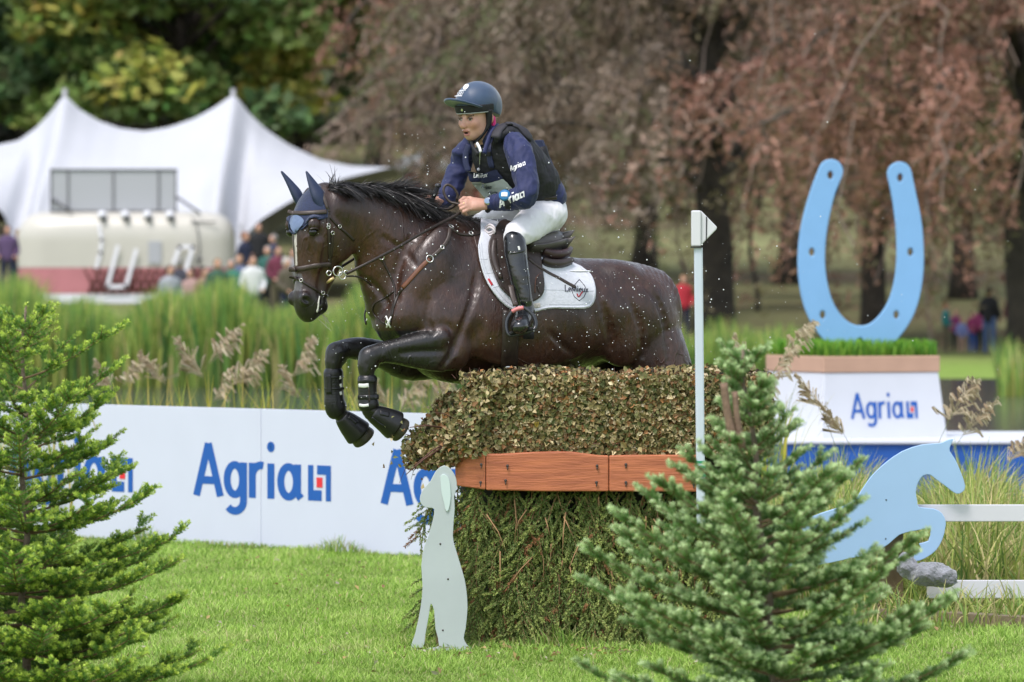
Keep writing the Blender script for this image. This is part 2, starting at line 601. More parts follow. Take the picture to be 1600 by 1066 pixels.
def blades(n, pos, h, lean, wid, colfn, seg=4, seed=0, droop=.5):
    """arching strips: pos (n,3) roots, h heights, lean horizontal reach as a share of h"""
    r = np.random.default_rng(seed)
    az = r.uniform(0, 2 * math.pi, n); L = lean * r.uniform(.2, 1.3, n)
    dirh = np.stack((np.cos(az), np.sin(az), np.zeros(n)), 1)
    saz = az + math.pi / 2 + r.normal(size=n) * .6
    side = np.stack((np.cos(saz), np.sin(saz) * .5, np.zeros(n)), 1)
    Vs = []; cs = []; c0, c1 = colfn(r, n)
    for k in range(seg + 1):
        t = k / seg
        up = h * (t - droop * L * t ** 3 * .5)
        c = pos + dirh * (h * L * t * t)[:, None]; c[:, 2] += up
        w = wid * (1 - t) ** .6 * (.75 + .5 * min(t * 3, 1)) + .0006
        w = np.asarray(w) * np.ones(n)
        Vs += [c - side * w[:, None], c + side * w[:, None]]
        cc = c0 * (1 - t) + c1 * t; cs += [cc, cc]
    V = np.stack(Vs, 1).reshape(-1, 3); C = np.stack(cs, 1).reshape(-1, 3)
    st = (np.arange(n) * 2 * (seg + 1))[:, None]
    F = np.concatenate([st + np.array([2 * k, 2 * k + 1, 2 * k + 3, 2 * k + 2]) for k in range(seg)])
    return V, F, C
def pick(r, n, cols, p=None, jit=.2):
    cols = np.array(cols); i = r.choice(len(cols), n, p=p); return cols[i] * r.uniform(1 - jit, 1 + jit, (n, 1))
M_blade = mat('grass_blade', (0, 0, 0), .55, attr='Col', trans=.35, spec=.3)
M_reed = mat('reed_blade', (0, 0, 0), .55, attr='Col', trans=.3, spec=.3)

# mown lawn
r = np.random.default_rng(21); n = 230000
d_ = 25.0 + 14.5 * r.uniform(size=n) ** 1.25
px_ = r.uniform(-20, 1640, n)
x_ = (px_ - 800) * d_ / FPX
keep = ~((px_ > 1180) & (d_ > 31.5))
x_, d_ = x_[keep], d_[keep]; n = len(x_)
pos = np.stack((x_, d_, ground_z(x_, d_) - .004), 1)
patch = np.sin(x_ * 3.1 + np.sin(d_ * 1.7)) * np.sin(d_ * 2.3 + 1.3 * np.sin(x_ * 2.0)) + .8 * np.sin(x_ * 7.3 + 2 * np.sin(d_ * 3.1)) * np.sin(d_ * 6.1 + x_)
hh = (.022 + .030 * r.uniform(size=n)) * (1 + .35 * patch)
def lawn_cols(r, n):
    c = pick(r, n, [(.28, .43, .075), (.36, .50, .11), (.20, .34, .055), (.44, .47, .19), (.46, .40, .22)], [.36, .30, .22, .08, .04], .25)
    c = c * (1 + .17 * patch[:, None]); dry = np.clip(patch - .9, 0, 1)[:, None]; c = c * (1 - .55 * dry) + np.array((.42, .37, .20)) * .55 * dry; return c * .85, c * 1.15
V, F, C = blades(n, pos, hh, .8, .0023, lawn_cols, seg=2, seed=22)
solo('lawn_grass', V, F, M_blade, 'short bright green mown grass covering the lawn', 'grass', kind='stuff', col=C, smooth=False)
# fallen leaves
def leaf_cloud(P, size, Nrm, cols, r, bend=.25, asp=.62):
    """small bent leaves: diamonds folded along the rib, 4 triangles each"""
    n = len(P); N = Nrm / (np.linalg.norm(Nrm, axis=1)[:, None] + 1e-9)
    T = np.cross(N, r.normal(size=(n, 3))); T /= np.linalg.norm(T, axis=1)[:, None] + 1e-9
    S = np.cross(N, T); s = size * r.uniform(.65, 1.3, n)
    s = s[:, None]
    a = P - T * s * .5; b = P + T * s * .5 - N * s * bend * .3; m1 = P + S * s * asp * .5 + N * s * bend * .5 - T * s * .06; m2 = P - S * s * asp * .5 + N * s * bend * .5 - T * s * .06
    V = np.stack((a, m1, b, m2), 1).reshape(-1, 3)
    st = (np.arange(n) * 4)[:, None]
    F = np.concatenate((st + np.array([0, 1, 2]), st + np.array([0, 2, 3])))
    return V, F, np.repeat(cols, 4, 0)
M_leafdry = mat('dry_leaf', (0, 0, 0), .7, attr='Col', trans=.2)
n = 420; dd = r.uniform(25.5, 37.5, n); pp = r.uniform(150, 1500, n); dd[:150] = r.uniform(26.6, 27.6, 150); pp[:150] = r.uniform(480, 1000, 150)
x_ = (pp - 800) * dd / FPX; P = np.stack((x_, dd, ground_z(x_, dd) + .022), 1)
V, F, C = leaf_cloud(P, .034, np.array((0, 0, 1.0)) + r.normal(size=(n, 3)) * .5, pick(r, n, [(.30, .20, .09), (.42, .30, .12), (.20, .10, .05), (.45, .40, .30)]), r)
solo('fallen_leaves', V, F, M_leafdry, 'scattered small brown and yellow leaves lying on the lawn', 'leaves', kind='stuff', col=C, smooth=False)

# reed bed on the far shore
def reed_cols(r, n):
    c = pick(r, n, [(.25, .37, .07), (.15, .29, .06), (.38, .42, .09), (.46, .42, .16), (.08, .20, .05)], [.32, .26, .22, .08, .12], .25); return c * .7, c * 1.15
def reed_bed(name, px0, px1, d0, d1, n, h0, h1, label, seed, hf=None, wid=.016, lean=.18):
    r = np.random.default_rng(seed); d = r.uniform(d0, d1, n); p = r.uniform(px0, px1, n); x = (p - 800) * d / FPX
    pos = np.stack((x, d, np.maximum(ground_z(x, d), WATER_Z - .2) - .02), 1)
    h = r.uniform(h0, h1, n) * (1 + .14 * np.sin(p * .021 + 1) + .10 * np.sin(p * .057))
    if hf is not None: h = h * hf(p)
    V, F, C = blades(n, pos, h, lean, wid, reed_cols, seg=4, seed=seed + 1)
    return solo(name, V, F, M_reed, label, 'reeds', kind='stuff', col=C, smooth=False)
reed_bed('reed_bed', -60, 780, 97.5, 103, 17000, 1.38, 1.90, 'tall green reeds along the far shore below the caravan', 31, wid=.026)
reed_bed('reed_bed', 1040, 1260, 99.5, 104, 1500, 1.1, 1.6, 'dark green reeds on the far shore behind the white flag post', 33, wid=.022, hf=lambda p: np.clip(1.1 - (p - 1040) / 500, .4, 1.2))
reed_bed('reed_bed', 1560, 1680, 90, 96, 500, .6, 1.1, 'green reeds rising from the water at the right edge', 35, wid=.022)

# feathery plume reeds
M_plume = mat('plume', (0, 0, 0), .8, attr='Col', trans=.3)
def plume_reed(x, d, h, lean, r, stemcol, plen=.34):
    """one stalk with a drooping seed plume; returns V, F, C of stalk, leaves and plume"""
    Vs, Fs, Cs = [], [], []; n0 = 0
    base = np.array((x, d, float(ground_z(x, d)) - .02)); t = np.linspace(0, 1, 9)
    curve = base + np.stack((lean * h * t ** 2.2, .1 * h * t ** 2 * r.normal() * .5 * np.ones(9), h * (t - .10 * abs(lean) * t ** 3)), 1)
    w = .0035 * (1 - .6 * t)
    V = np.stack((curve - np.array((1, 0, 0)) * w[:, None], curve + np.array((1, 0, 0)) * w[:, None]), 1).reshape(-1, 3)
    Vs.append(V); Fs.append(np.array([[2 * k, 2 * k + 1, 2 * k + 3, 2 * k + 2] for k in range(8)])); Cs.append(np.tile(stemcol, (18, 1))); n0 = 18
    nb = int(46 * plen / .34); tt = r.uniform(.0, 1, nb)
    tip = curve[-1]; dirn = curve[-1] - curve[-2]; dirn /= np.linalg.norm(dirn)
    root_ = tip - dirn * plen * .45
    pos = root_ + dirn * (tt * plen * .9)[:, None] + np.array((lean * .25, 0, -.04)) * (tt ** 2)[:, None] * plen
    sd = np.sign(lean) if lean else 1
    bd = np.stack((sd * r.uniform(.1, 1.0, nb) + r.normal(size=nb) * .35, r.normal(size=nb) * .5, r.uniform(.1, .8, nb)), 1); bd /= np.linalg.norm(bd, axis=1)[:, None]
    L = plen * .42 * (1 - .7 * tt) * r.uniform(.6, 1.2, nb)
    for s_ in range(3):      # each branchlet carries three overlapping spikelet strips
        off = r.normal(size=(nb, 3)) * .006
        a = pos + off; b = a + bd * L[:, None]; c = b + np.stack((sd * L * .25, np.zeros(nb), -L * .35), 1)
        wv = np.array((.0, .0, 1.0)) * .0035 + np.array((.003, 0, 0))
        V = np.stack((a - wv * .3, a + wv * .3, b - wv, b + wv, c - wv * .5, c + wv * .5), 1).reshape(-1, 3)
        st = (np.arange(nb) * 6)[:, None]
        Vs.append(V); Fs.append(np.concatenate((st + np.array([0, 1, 3, 2]), st + np.array([2, 3, 5, 4]))) + n0); n0 += len(V)
        Cs.append(np.repeat(pick(r, nb, [(.50, .41, .27), (.58, .50, .36), (.38, .28, .18)]), 6, 0))
    return np.vstack(Vs), np.vstack(Fs), np.vstack(Cs)
def plume_group(spots, label, seed, group):
    r = np.random.default_rng(seed)
    for (px, py, d, lean, pl), lb in spots:
        x = (px - 800) * d / FPX; z0 = float(ground_z(x, d)); h = HCAM - (py - HORIZ) * d / FPX - z0
        xb = x - lean * h
        V, F, C = plume_reed(xb, d, h, lean, r, np.array((.20, .23, .07)), pl)
        solo('plume_reed', V, F, M_plume, lb, 'reed', group, col=C, smooth=False)
# ================================================================== trees of the far bank
M_bark = mat('bark', (.055, .045, .034), .95, col2=(.025, .022, .018), nscale=2.5, bump=.8, bscale=5, bdist=.1)
M_bark2 = mat('grey_bark', (.10, .088, .072), .95, col2=(.05, .045, .036), nscale=2.0, bump=.6, bscale=5, bdist=.1)
M_twigpale = mat('pale_twig', (.26, .20, .165), .9)
M_leaf = mat('leaves', (0, 0, 0), .6, attr='Col', trans=.25, spec=.25)
def curve_pts(a, b, sag, n=7):
    a = np.asarray(a, float); b = np.asarray(b, float); t = np.linspace(0, 1, n)[:, None]
    return a + (b - a) * t + np.array((0, 0, 1.0)) * (sag * 4 * t * (1 - t))
def leaf_quads(P, size, cols, r, flat=None):
    n = len(P); N = r.normal(size=(n, 3)) if flat is None else r.normal(size=(n, 3)) * .5 + flat
    N /= np.linalg.norm(N, axis=1)[:, None]; T = np.cross(N, r.normal(size=(n, 3))); T /= np.linalg.norm(T, axis=1)[:, None]; S = np.cross(N, T)
    s = (size * r.uniform(.6, 1.4, n))[:, None]
    V = np.stack((P - T * s * .6, P + S * s * .38, P + T * s * .6, P - S * s * .38), 1).reshape(-1, 3)
    F = np.arange(4 * n).reshape(n, 4); return V, F, np.repeat(cols, 4, 0)
def broadleaf(px, d, h, spread, label, seed, cols, probs, n=9000, low=.25, trunk_r=.45, nclump=70, size=.42, group='trees on the far bank', dark=None):
    r = np.random.default_rng(seed); x = (px - 800) * d / FPX; z0 = float(ground_z(x, d))
    t = root('broadleaf_tree', (x, d, z0), label, 'tree', group)
    mb = MB(); tp = np.array([(x + .15 * math.sin(k * 1.3 + seed), d, z0 - .3 + h * .85 * k / 8) for k in range(9)]); mb.tube(tp, np.linspace(trunk_r, trunk_r * .2, 9), 10)
    P = []; C = []; N = []
    for k in range(nclump):
        zf = r.uniform(low, 1.0); prof = math.sin(math.pi * min(1, .18 + .82 * (1 - zf) ** .75)) ** .5 if zf > .4 else .95
        az = r.uniform(0, 2 * math.pi); rad = spread * prof * r.uniform(.35, 1.0) ** .6
        c = np.array((x + rad * math.cos(az), d + rad * math.sin(az), z0 + h * zf))
        if k % 3 == 0:
            mb.tube(curve_pts((x, d, z0 + h * max(.12, zf * .72)), c, .6), np.linspace(trunk_r * .28, .04, 7), 5)
        m = int(n / nclump * r.uniform(.5, 1.5)); cr = spread * r.uniform(.16, .30)
        q = r.normal(size=(m, 3)); q /= np.linalg.norm(q, axis=1)[:, None]; q *= (r.uniform(size=(m, 1)) ** .45)
        q = q * np.array((cr * 1.25, cr * 1.25, cr * .62)); q[:, 2] -= .35 * (q[:, 0] ** 2 + q[:, 1] ** 2) / cr
        P.append(c + q); base = np.array(cols)[r.choice(len(cols), p=probs)]
        C.append(base * r.uniform(.75, 1.25, (m, 1)) * (1 + .10 * r.normal(size=(m, 3))))
    mb.part('trunk', M_bark, t)
    P = np.vstack(P); V, F, C = leaf_quads(P, size, np.clip(np.vstack(C), .004, 1), r, flat=np.array((0, -.2, .6)))
    part('crown', V, F, M_leaf, t, col=C, smooth=False)
    return t
G1, G2, G3, Y1, O1, DG = (.16, .25, .075), (.23, .32, .085), (.11, .18, .07), (.40, .41, .09), (.62, .32, .06), (.06, .10, .05)
broadleaf(285, 206, 17, 6.4, 'green and yellow lime tree above the middle of the marquee', 101, [G1, G2, Y1, G3, O1], [.34, .30, .16, .18, .02], n=22000, low=.28, nclump=100, size=.46)
broadleaf(120, 212, 18, 5.4, 'dark green tree above the left peak of the marquee', 102, [G3, G1, DG, Y1], [.40, .36, .14, .10], n=18000, low=.28, nclump=90, size=.46)
broadleaf(478, 214, 18, 5.8, 'yellowing tree above the right slope of the marquee', 103, [G1, Y1, G2, O1, G3], [.34, .15, .30, .02, .19], n=20000, low=.28, nclump=95, size=.46)
broadleaf(8, 222, 20, 4.0, 'nearly black evergreen at the upper left corner', 104, [(.05, .07, .04), (.035, .045, .03), (.07, .06, .04)], [.5, .3, .2], n=8000, low=.12, nclump=70, trunk_r=.7)
broadleaf(585, 226, 19, 4.2, 'orange and green tree beside the copper beech', 105, [Y1, O1, G2, (.24, .14, .07)], [.30, .12, .33, .25], n=8000, low=.42, nclump=60)
broadleaf(400, 262, 24, 8.0, 'dark tree behind the yellowing ones', 106, [DG, G3, (.06, .08, .04)], [.5, .3, .2], n=9000, low=.18, nclump=70, size=.6)
broadleaf(180, 262, 24, 8.0, 'dark tree behind the left peak of the marquee', 107, [DG, G3, (.07, .07, .04)], [.5, .3, .2], n=9000, low=.18, nclump=70, size=.6)

def strand_quads(P, T, cols, r):
    """slim leaf sprays lying along their trailing twig"""
    n = len(P); T = T / (np.linalg.norm(T, axis=1)[:, None] + 1e-9); S = np.cross(T, r.normal(size=(n, 3))); S /= np.linalg.norm(S, axis=1)[:, None] + 1e-9
    l = r.uniform(.08, .20, n)[:, None]; w = r.uniform(.018, .048, n)[:, None]
    V = np.stack((P - T * l, P + S * w, P + T * l, P - S * w), 1).reshape(-1, 3)
    return V, np.arange(4 * n).reshape(n, 4), np.repeat(cols, 4, 0)
def weeping(px, d, h, spread, label, seed, trunk_r, n_limb=26, cols=None, low=.30, hang=3.4, density=.46, lean=0.0):
    """copper beech in late autumn: arching limbs hung with long trailing twigs"""
    r = np.random.default_rng(seed); x = (px - 800) * d / FPX; z0 = float(ground_z(x, d))
    t = root('weeping_beech', (x, d, z0), label, 'tree', 'copper beeches on the far bank')
    mb = MB(); tp = np.array([(x + lean * k / 8 + .12 * math.sin(k * 1.1 + seed), d, z0 - .4 + h * .8 * k / 8) for k in range(9)])
    rad = np.linspace(trunk_r, trunk_r * .35, 9); rad[0] *= 1.5; mb.tube(tp, rad, 14); mb.part('trunk', M_bark, t)
    cols = np.array(cols if cols is not None else [(.155, .115, .080), (.21, .155, .115), (.125, .10, .066), (.115, .105, .058), (.28, .225, .18), (.11, .125, .058)])
    prob = np.array([.26, .20, .20, .14, .10, .10]) if len(cols) == 6 else None
    P, C, TG = [], [], []; lb = MB(); tw = MB()
    for k in range(n_limb):
        zf = r.uniform(low, .98); az = r.uniform(0, 2 * math.pi); L = spread * r.uniform(.55, 1.05) * (1.1 - .55 * max(0, zf - .6))
        a = np.array((x, d, z0 + h * zf * .72)); b = a + np.array((L * math.cos(az), L * math.sin(az), r.uniform(-.4, 1.8) + h * .05))
        cp = curve_pts(a, b, r.uniform(.6, 1.8), 9); cp[:, :2] += np.cumsum(r.normal(size=(9, 2)) * .12, 0)
        lb.tube(cp, np.linspace(trunk_r * .26, .05, 9), 6)
        nt_ = int(46 * density * L / 5)
        base = cols[r.choice(len(cols), p=prob)]
        for j in range(nt_):
            u = r.uniform(.2, 1.0); i0 = min(int(u * 8), 7); p0 = cp[i0] + (cp[i0 + 1] - cp[i0]) * (u * 8 - i0)
            out = np.array((math.cos(az), math.sin(az), 0)) * r.uniform(.1, 2.2) + np.append(r.normal(size=2) * 1.1, r.uniform(-.2, .7))
            hl_ = hang * r.uniform(.10, 1.0) ** 1.2; m = int(16 + 17 * hl_)
            s = np.linspace(0, 1, m)[:, None]
            q = p0 + out * (s ** .6) * .9 + np.array((0, 0, -1.0)) * hl_ * s ** 1.5 + np.cumsum(r.normal(size=(m, 3)) * .07, 0)
            P.append(q + r.normal(size=(m, 3)) * .09); TG.append(np.gradient(q, axis=0) + r.normal(size=(m, 3)) * .10)
            c = base if r.uniform() < .6 else cols[r.choice(len(cols), p=prob)]
            C.append(c * r.uniform(.7, 1.3, (m, 1)))
            if j % 7 == 0:
                tw.tube(q[::max(1, m // 5)], .03, 3, cap=False)
    lb.part('limbs', M_bark2, t); o_ = tw.part('twigs', M_twigpale, t); o_['kind'] = 'stuff'
    P = np.vstack(P); C = np.vstack(C) * 1.4; T = np.vstack(TG)
    ok = ~((np.abs(P[:, 0] - x) < trunk_r + .35) & (P[:, 1] < d + .5) & (P[:, 2] < z0 + h * .56)); P, C, T = P[ok], C[ok], T[ok]; V, F, C = strand_quads(P, T, C, r)
    part('crown', V, F, M_leaf, t, col=C, smooth=False)
    return t
weeping(1112, 150, 15, 7.6, 'copper beech with thick dark trunk behind the white flag post', 201, .56, n_limb=36, low=.36, hang=3.8, density=.52)
weeping(865, 176, 16, 5.6, 'copper beech whose twigs hang behind the rider', 202, .45, n_limb=38, low=.26, hang=4.0, density=.52)
weeping(1594, 138, 14, 6.6, 'copper beech with pale trunk at the right edge', 203, .36, n_limb=38, low=.32, hang=4.2, density=.52, cols=[(.24, .125, .092), (.30, .165, .125), (.175, .105, .072), (.12, .10, .055), (.34, .24, .19), (.12, .11, .055)])
weeping(1370, 160, 15, 6.5, 'copper beech behind the blue horseshoe', 204, .40, n_limb=38, low=.26, hang=4.2, density=.52, cols=[(.21, .118, .088), (.26, .150, .115), (.15, .098, .066), (.11, .095, .05), (.29, .20, .16), (.10, .105, .05)])
weeping(672, 190, 15, 3.0, 'small copper beech between the marquee and the rider', 205, .3, cols=[(.24, .120, .085), (.28, .150, .11), (.18, .10, .07), (.13, .10, .055), (.30, .20, .15), (.20, .16, .06)], n_limb=22, low=.30, hang=3.6, density=.46)
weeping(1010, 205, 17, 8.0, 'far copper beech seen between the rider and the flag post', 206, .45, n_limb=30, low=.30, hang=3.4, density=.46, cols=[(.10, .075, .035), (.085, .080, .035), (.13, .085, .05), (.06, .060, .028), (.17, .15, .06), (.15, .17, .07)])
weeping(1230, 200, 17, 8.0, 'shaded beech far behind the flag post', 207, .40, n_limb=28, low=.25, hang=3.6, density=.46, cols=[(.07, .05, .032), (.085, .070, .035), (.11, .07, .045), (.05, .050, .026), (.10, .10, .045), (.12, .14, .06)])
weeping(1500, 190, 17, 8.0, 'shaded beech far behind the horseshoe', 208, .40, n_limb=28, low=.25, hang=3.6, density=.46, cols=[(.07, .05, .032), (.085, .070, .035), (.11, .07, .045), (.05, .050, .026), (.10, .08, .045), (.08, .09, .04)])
for px, d, lb, sd, cc in ((-420, 190, 'green tree beyond the left edge', 111, [G1, G2, G3]), (-900, 200, 'second green tree beyond the left edge', 112, [G3, G1, Y1]), (1950, 165, 'russet tree beyond the right edge', 113, [(.22, .13, .09), (.15, .11, .07), G3]), (2450, 180, 'second russet tree beyond the right edge', 114, [(.20, .12, .08), G3, (.14, .11, .06)])):
    broadleaf(px, d, 17, 6.5, lb, sd, cc, [.4, .35, .25], n=6000, low=.22, nclump=60, size=.6)
# pale green bushes lower down
for px, d, h, sp, lb, sd in ((1020, 186, 5.2, 1.9, 'yellow green bush left of the big beech trunk', 301), (1178, 182, 6.8, 1.6, 'pale green bush right of the big beech trunk', 302)):
    broadleaf(px, d, h, sp, lb, sd, [(.20, .24, .09), (.15, .19, .07), (.22, .20, .07)], [.5, .3, .2], n=1600, low=.55, trunk_r=.10, nclump=16, size=.25, group='bushes under the beeches')
# dark wood behind everything
r = np.random.default_rng(55); n = 16000
pp = r.uniform(-150, 1750, n); dd = r.uniform(290, 340, n); x_ = (pp - 800) * dd / FPX
z_ = ground_z(x_, dd) + r.uniform(0, 1, n) ** .8 * (15 + 3 * np.sin(pp * .013) + 2 * np.sin(pp * .031))
lowm = (z_ - ground_z(x_, dd)) > 2.2
P = np.stack((x_, dd, z_), 1)[lowm]
V, F, C = leaf_quads(P, 1.7, pick(r, len(P), [(.09, .095, .05), (.12, .10, .06), (.08, .10, .05), (.15, .11, .07), (.12, .14, .06)]), r, flat=np.array((0, -.8, .3)))
solo('far_wood', V, F, M_leaf, 'dark mixed wood closing the view behind the park trees', 'wood', kind='stuff', col=C, smooth=False)
# ================================================================== marquee, caravan, cars, people on the far bank
M_canvas = mat('white_canvas', (.50, .515, .545), .75, var=.06, nscale=.6, bump=.15, bscale=1.2, bdist=.15)
top_c = np.array([(-330, 150), (-250, 142), (-190, 176), (-120, 205), (-40, 220), (0, 212), (30, 190), (55, 163), (70, 142), (75, 138), (80, 142), (97, 160), (130, 180), (165, 192), (205, 197), (245, 190), (285, 176), (318, 158), (341, 142), (348, 137), (355, 142), (372, 166), (400, 193), (440, 220), (490, 243), (540, 253), (610, 256)], float)
bot_c = np.array([(-330, 330), (-250, 342), (-190, 322), (-120, 314), (-60, 317), (0, 322), (18, 340), (30, 392), (42, 420), (52, 400), (60, 352), (120, 338), (205, 335), (300, 338), (352, 348), (366, 400), (376, 420), (384, 372), (410, 345), (440, 326), (480, 303), (540, 280), (610, 264)], float)
pxs = np.linspace(-330, 610, 236); tp = np.interp(pxs, top_c[:, 0], top_c[:, 1]); bt = np.interp(pxs, bot_c[:, 0], bot_c[:, 1])
def smooth1(a, n=2):
    for _ in range(n): a = np.convolve(np.pad(a, 1, mode='edge'), (.25, .5, .25), 'valid')
    return a
tp = smooth1(tp, 2); bt = smooth1(bt, 2)
NV = 26; V = []
D0 = 166.0
for sgn in (1, -1):
    for j in range(NV + 1):
        v = j / NV
        prof_v = v ** .82
        fold = np.exp(-((pxs - 346) / 26) ** 2) + np.exp(-((pxs - 48) / 22) ** 2)
        y = tp + (bt - tp) * prof_v
        dep = D0 - sgn * (7.5 * v ** .75 + 1.3 * fold * sstep(.25, .75, v))
        z = HCAM - (y - HORIZ) * (D0 - 6) / FPX
        V.append(np.stack(((pxs - 800) * (D0 - 6) / FPX, dep, z), 1))
V = np.vstack(V); n = len(pxs)
Fq = []
for s_ in range(2):
    o = s_ * (NV + 1) * n
    a = (np.arange(NV)[:, None] * n + np.arange(n - 1)[None, :]).ravel() + o
    Fq.append(np.stack((a, a + 1, a + n + 1, a + n), 1))
tent = root('marquee', W(205, 478, D0) * np.array((1, 1, 0)) + np.array((0, 0, 1.1)), 'white peaked marquee behind the caravan', 'marquee')
part('roof', V, np.vstack(Fq), M_canvas, tent)
M_pole = mat('tent_pole', (.35, .36, .38), .5)
for px, top in ((75, 128), (348, 128), (-250, 132)):
    mb = MB(); b = W(px, top, D0 - 6); b[1] = D0; mb.tube([np.array((b[0], D0, 1.0)), b], .07, 8); mb.part('pole', M_pole, tent)
for px in (36, 376):
    mb = MB(); b = W(px, 350, D0 - 9.0); mb.tube([np.array((b[0], D0 - 9.0, .9)), b], .06, 8); mb.part('pole', M_pole, tent)

# caravan
CD = 140.0; sc = CD / FPX
cav = root('caravan', W(195, 478, CD), 'cream rounded caravan with pink lattice skirt in front of the marquee', 'caravan')
M_cream = mat('cream_paint', (.54, .52, .46), .35, var=.05, nscale=2, coat=.2)
M_pink = mat('pink_paint', (.52, .20, .22), .5, var=.15, nscale=3)
M_lattice = mat('dark_lattice', (.16, .05, .045), .6)
M_whitep = mat('white_paint', (.75, .76, .80), .4)
def cpt(px, py, off=0.0): p = W(px, py, CD); p[1] += off; return p
Wd = 1.05
def cara(px0, px1, y0, y1, rtop, m, name, wd=Wd, n=34):
    """rounded coach shell between two rows of the photo"""
    x0, x1 = (px0 - 800) * sc, (px1 - 800) * sc; zt, zb = HCAM - (y0 - HORIZ) * sc, HCAM - (y1 - HORIZ) * sc
    cx, hx, hz = (x0 + x1) / 2, (x1 - x0) / 2, zt - zb
    V = []; m_ = 30
    for i in range(n + 1):
        t = i / n
        zz = zb + hz * math.sin(t * math.pi / 2) ** (1.0)
        k = max(0.0, 1 - min(1.0, max(0.0, (zz - (zt - rtop)) / rtop)) ** 2.4) ** (1 / 2.4)
        inset = rtop * (1 - k)
        for j in range(m_ * 2):
            a = math.pi * j / m_
            ca, sa = math.cos(a), math.sin(a); e = 2 / 5.0
            V.append((cx + (hx - inset) * abs(ca) ** e * (1 if ca >= 0 else -1), CD + wd + (wd - inset * .9) * abs(sa) ** (2 / 4.0) * (1 if sa >= 0 else -1), zz))
    w_ = m_ * 2; F = [(i * w_ + j, i * w_ + (j + 1) % w_, (i + 1) * w_ + (j + 1) % w_, (i + 1) * w_ + j) for i in range(n) for j in range(w_)]
    F.append(tuple(n * w_ + j for j in range(w_)))
    mb = MB(); mb.add(V, F); return mb.part(name, m, cav)
cbody = cara(23, 364, 330, 418, .75, M_cream, 'body')
cskirt = cara(24, 363, 418.3, 459, .02, M_pink, 'skirt')
cara(30, 357, 459.3, 474, .02, M_whitep, 'plinth', Wd - .03)
z1, z2 = cpt(0, 418.5)[2], cpt(0, 458)[2]
M_slat = M_lattice
for k in range(19):
    for s in (1, -1):
        xa = (132 + k * 12.6 - 800) * sc; xb = xa + s * 19 * sc
        if not ((126 - 800) * sc < xb < (362 - 800) * sc): continue
        mb = MB(); mb.tube([(xa, CD - .035 - .012 * (s > 0), z1), (xb, CD - .035 - .012 * (s > 0), z2)], .034, 4); mb.part('slat', M_slat, cskirt)
M_frame = mat('dark_frame', (.10, .10, .11), .5); M_grey = mat('grey_panel', (.40, .41, .44), .5)
# raised hatch
for (a, b, c, d_) in ((78, 266, 103, 329), (105, 266, 174, 329), (176, 266, 245, 329), (247, 266, 272, 329)):
    mb = MB(); p = (cpt(a, b, .5) + cpt(c, d_, .5)) / 2; mb.box(p, (c - a) * sc, .03, (d_ - b) * sc); mb.part('hatch_panel', M_grey, cav, smooth=False)
for (a, b, c, d_) in ((76, 263.5, 275, 266), (76, 328.5, 275, 331), (76, 264, 78, 331), (272, 264, 274.5, 331), (103, 266, 105, 329), (174, 266, 176, 329), (245, 266, 247, 329)):
    mb = MB(); p = (cpt(a, b, .48) + cpt(c, d_, .48)) / 2; mb.box(p, (c - a) * sc, .06, (d_ - b) * sc); mb.part('hatch_frame', M_frame, cav, smooth=False)
for a, b in (((78, 310), (112, 331)), ((272, 306), (312, 333))):
    mb = MB(); mb.tube([cpt(*a, .46), cpt(*b, .2)], .035, 6); mb.part('strut', M_frame, cav)
for px in (159, 195, 230, 265):
    mb = MB(); mb.ball(cpt(px, 336, .12), .12, 12, 8, (1, 1, .9)); l = mb.part('roof_lamp', M_whitep, cav)
    mb = MB(); mb.ball(cpt(px + 3, 341, .02), .08, 10, 6); mb.part('lens', M_frame, l)
# white line sign and door, vent
def strip(pts, w, m, name, off):
    mb = MB(); P = np.array([cpt(x, y, off) for x, y in pts])
    for a, b in zip(P[:-1], P[1:]):
        u = (b - a) / np.linalg.norm(b - a); s = np.cross(u, (0, 1, 0)); L = np.linalg.norm(b - a)
        mb.box((a + b) / 2, L + w, .03, w, ax=(u, (0, 1, 0), s))
    return mb.part(name, m, cav, smooth=False)
M_neon = mat('white_tube', (.78, .78, .84), .4)
strip([(184, 387), (168, 448), (197, 448), (213, 392)], 6 * sc, M_neon, 'sign_bar', -.10)
strip([(272, 410), (281, 386), (302, 386), (290, 424)], 6 * sc, M_neon, 'sign_bar', -.10)
strip([(155, 352), (159, 375), (157, 395), (151, 417)], 5 * sc, M_neon, 'sign_bar', -.03)
mb = MB(); p = (cpt(232, 377, -.02) + cpt(252, 412, -.02)) / 2; mb.box(p, 20 * sc, .05, 35 * sc); mb.part('vent', M_grey, cbody, smooth=False)
strip([(300, 341), (308, 352), (312, 385), (310, 415)], 1.6 * sc, M_frame, 'door_edge', -.005)
strip([(300, 347), (336, 347)], 2.4 * sc, M_frame, 'rail', .10)
mb = MB(); mb.ball(cpt(312, 405, -.05), .06, 8, 6); mb.part('door_handle', M_frame, cbody)

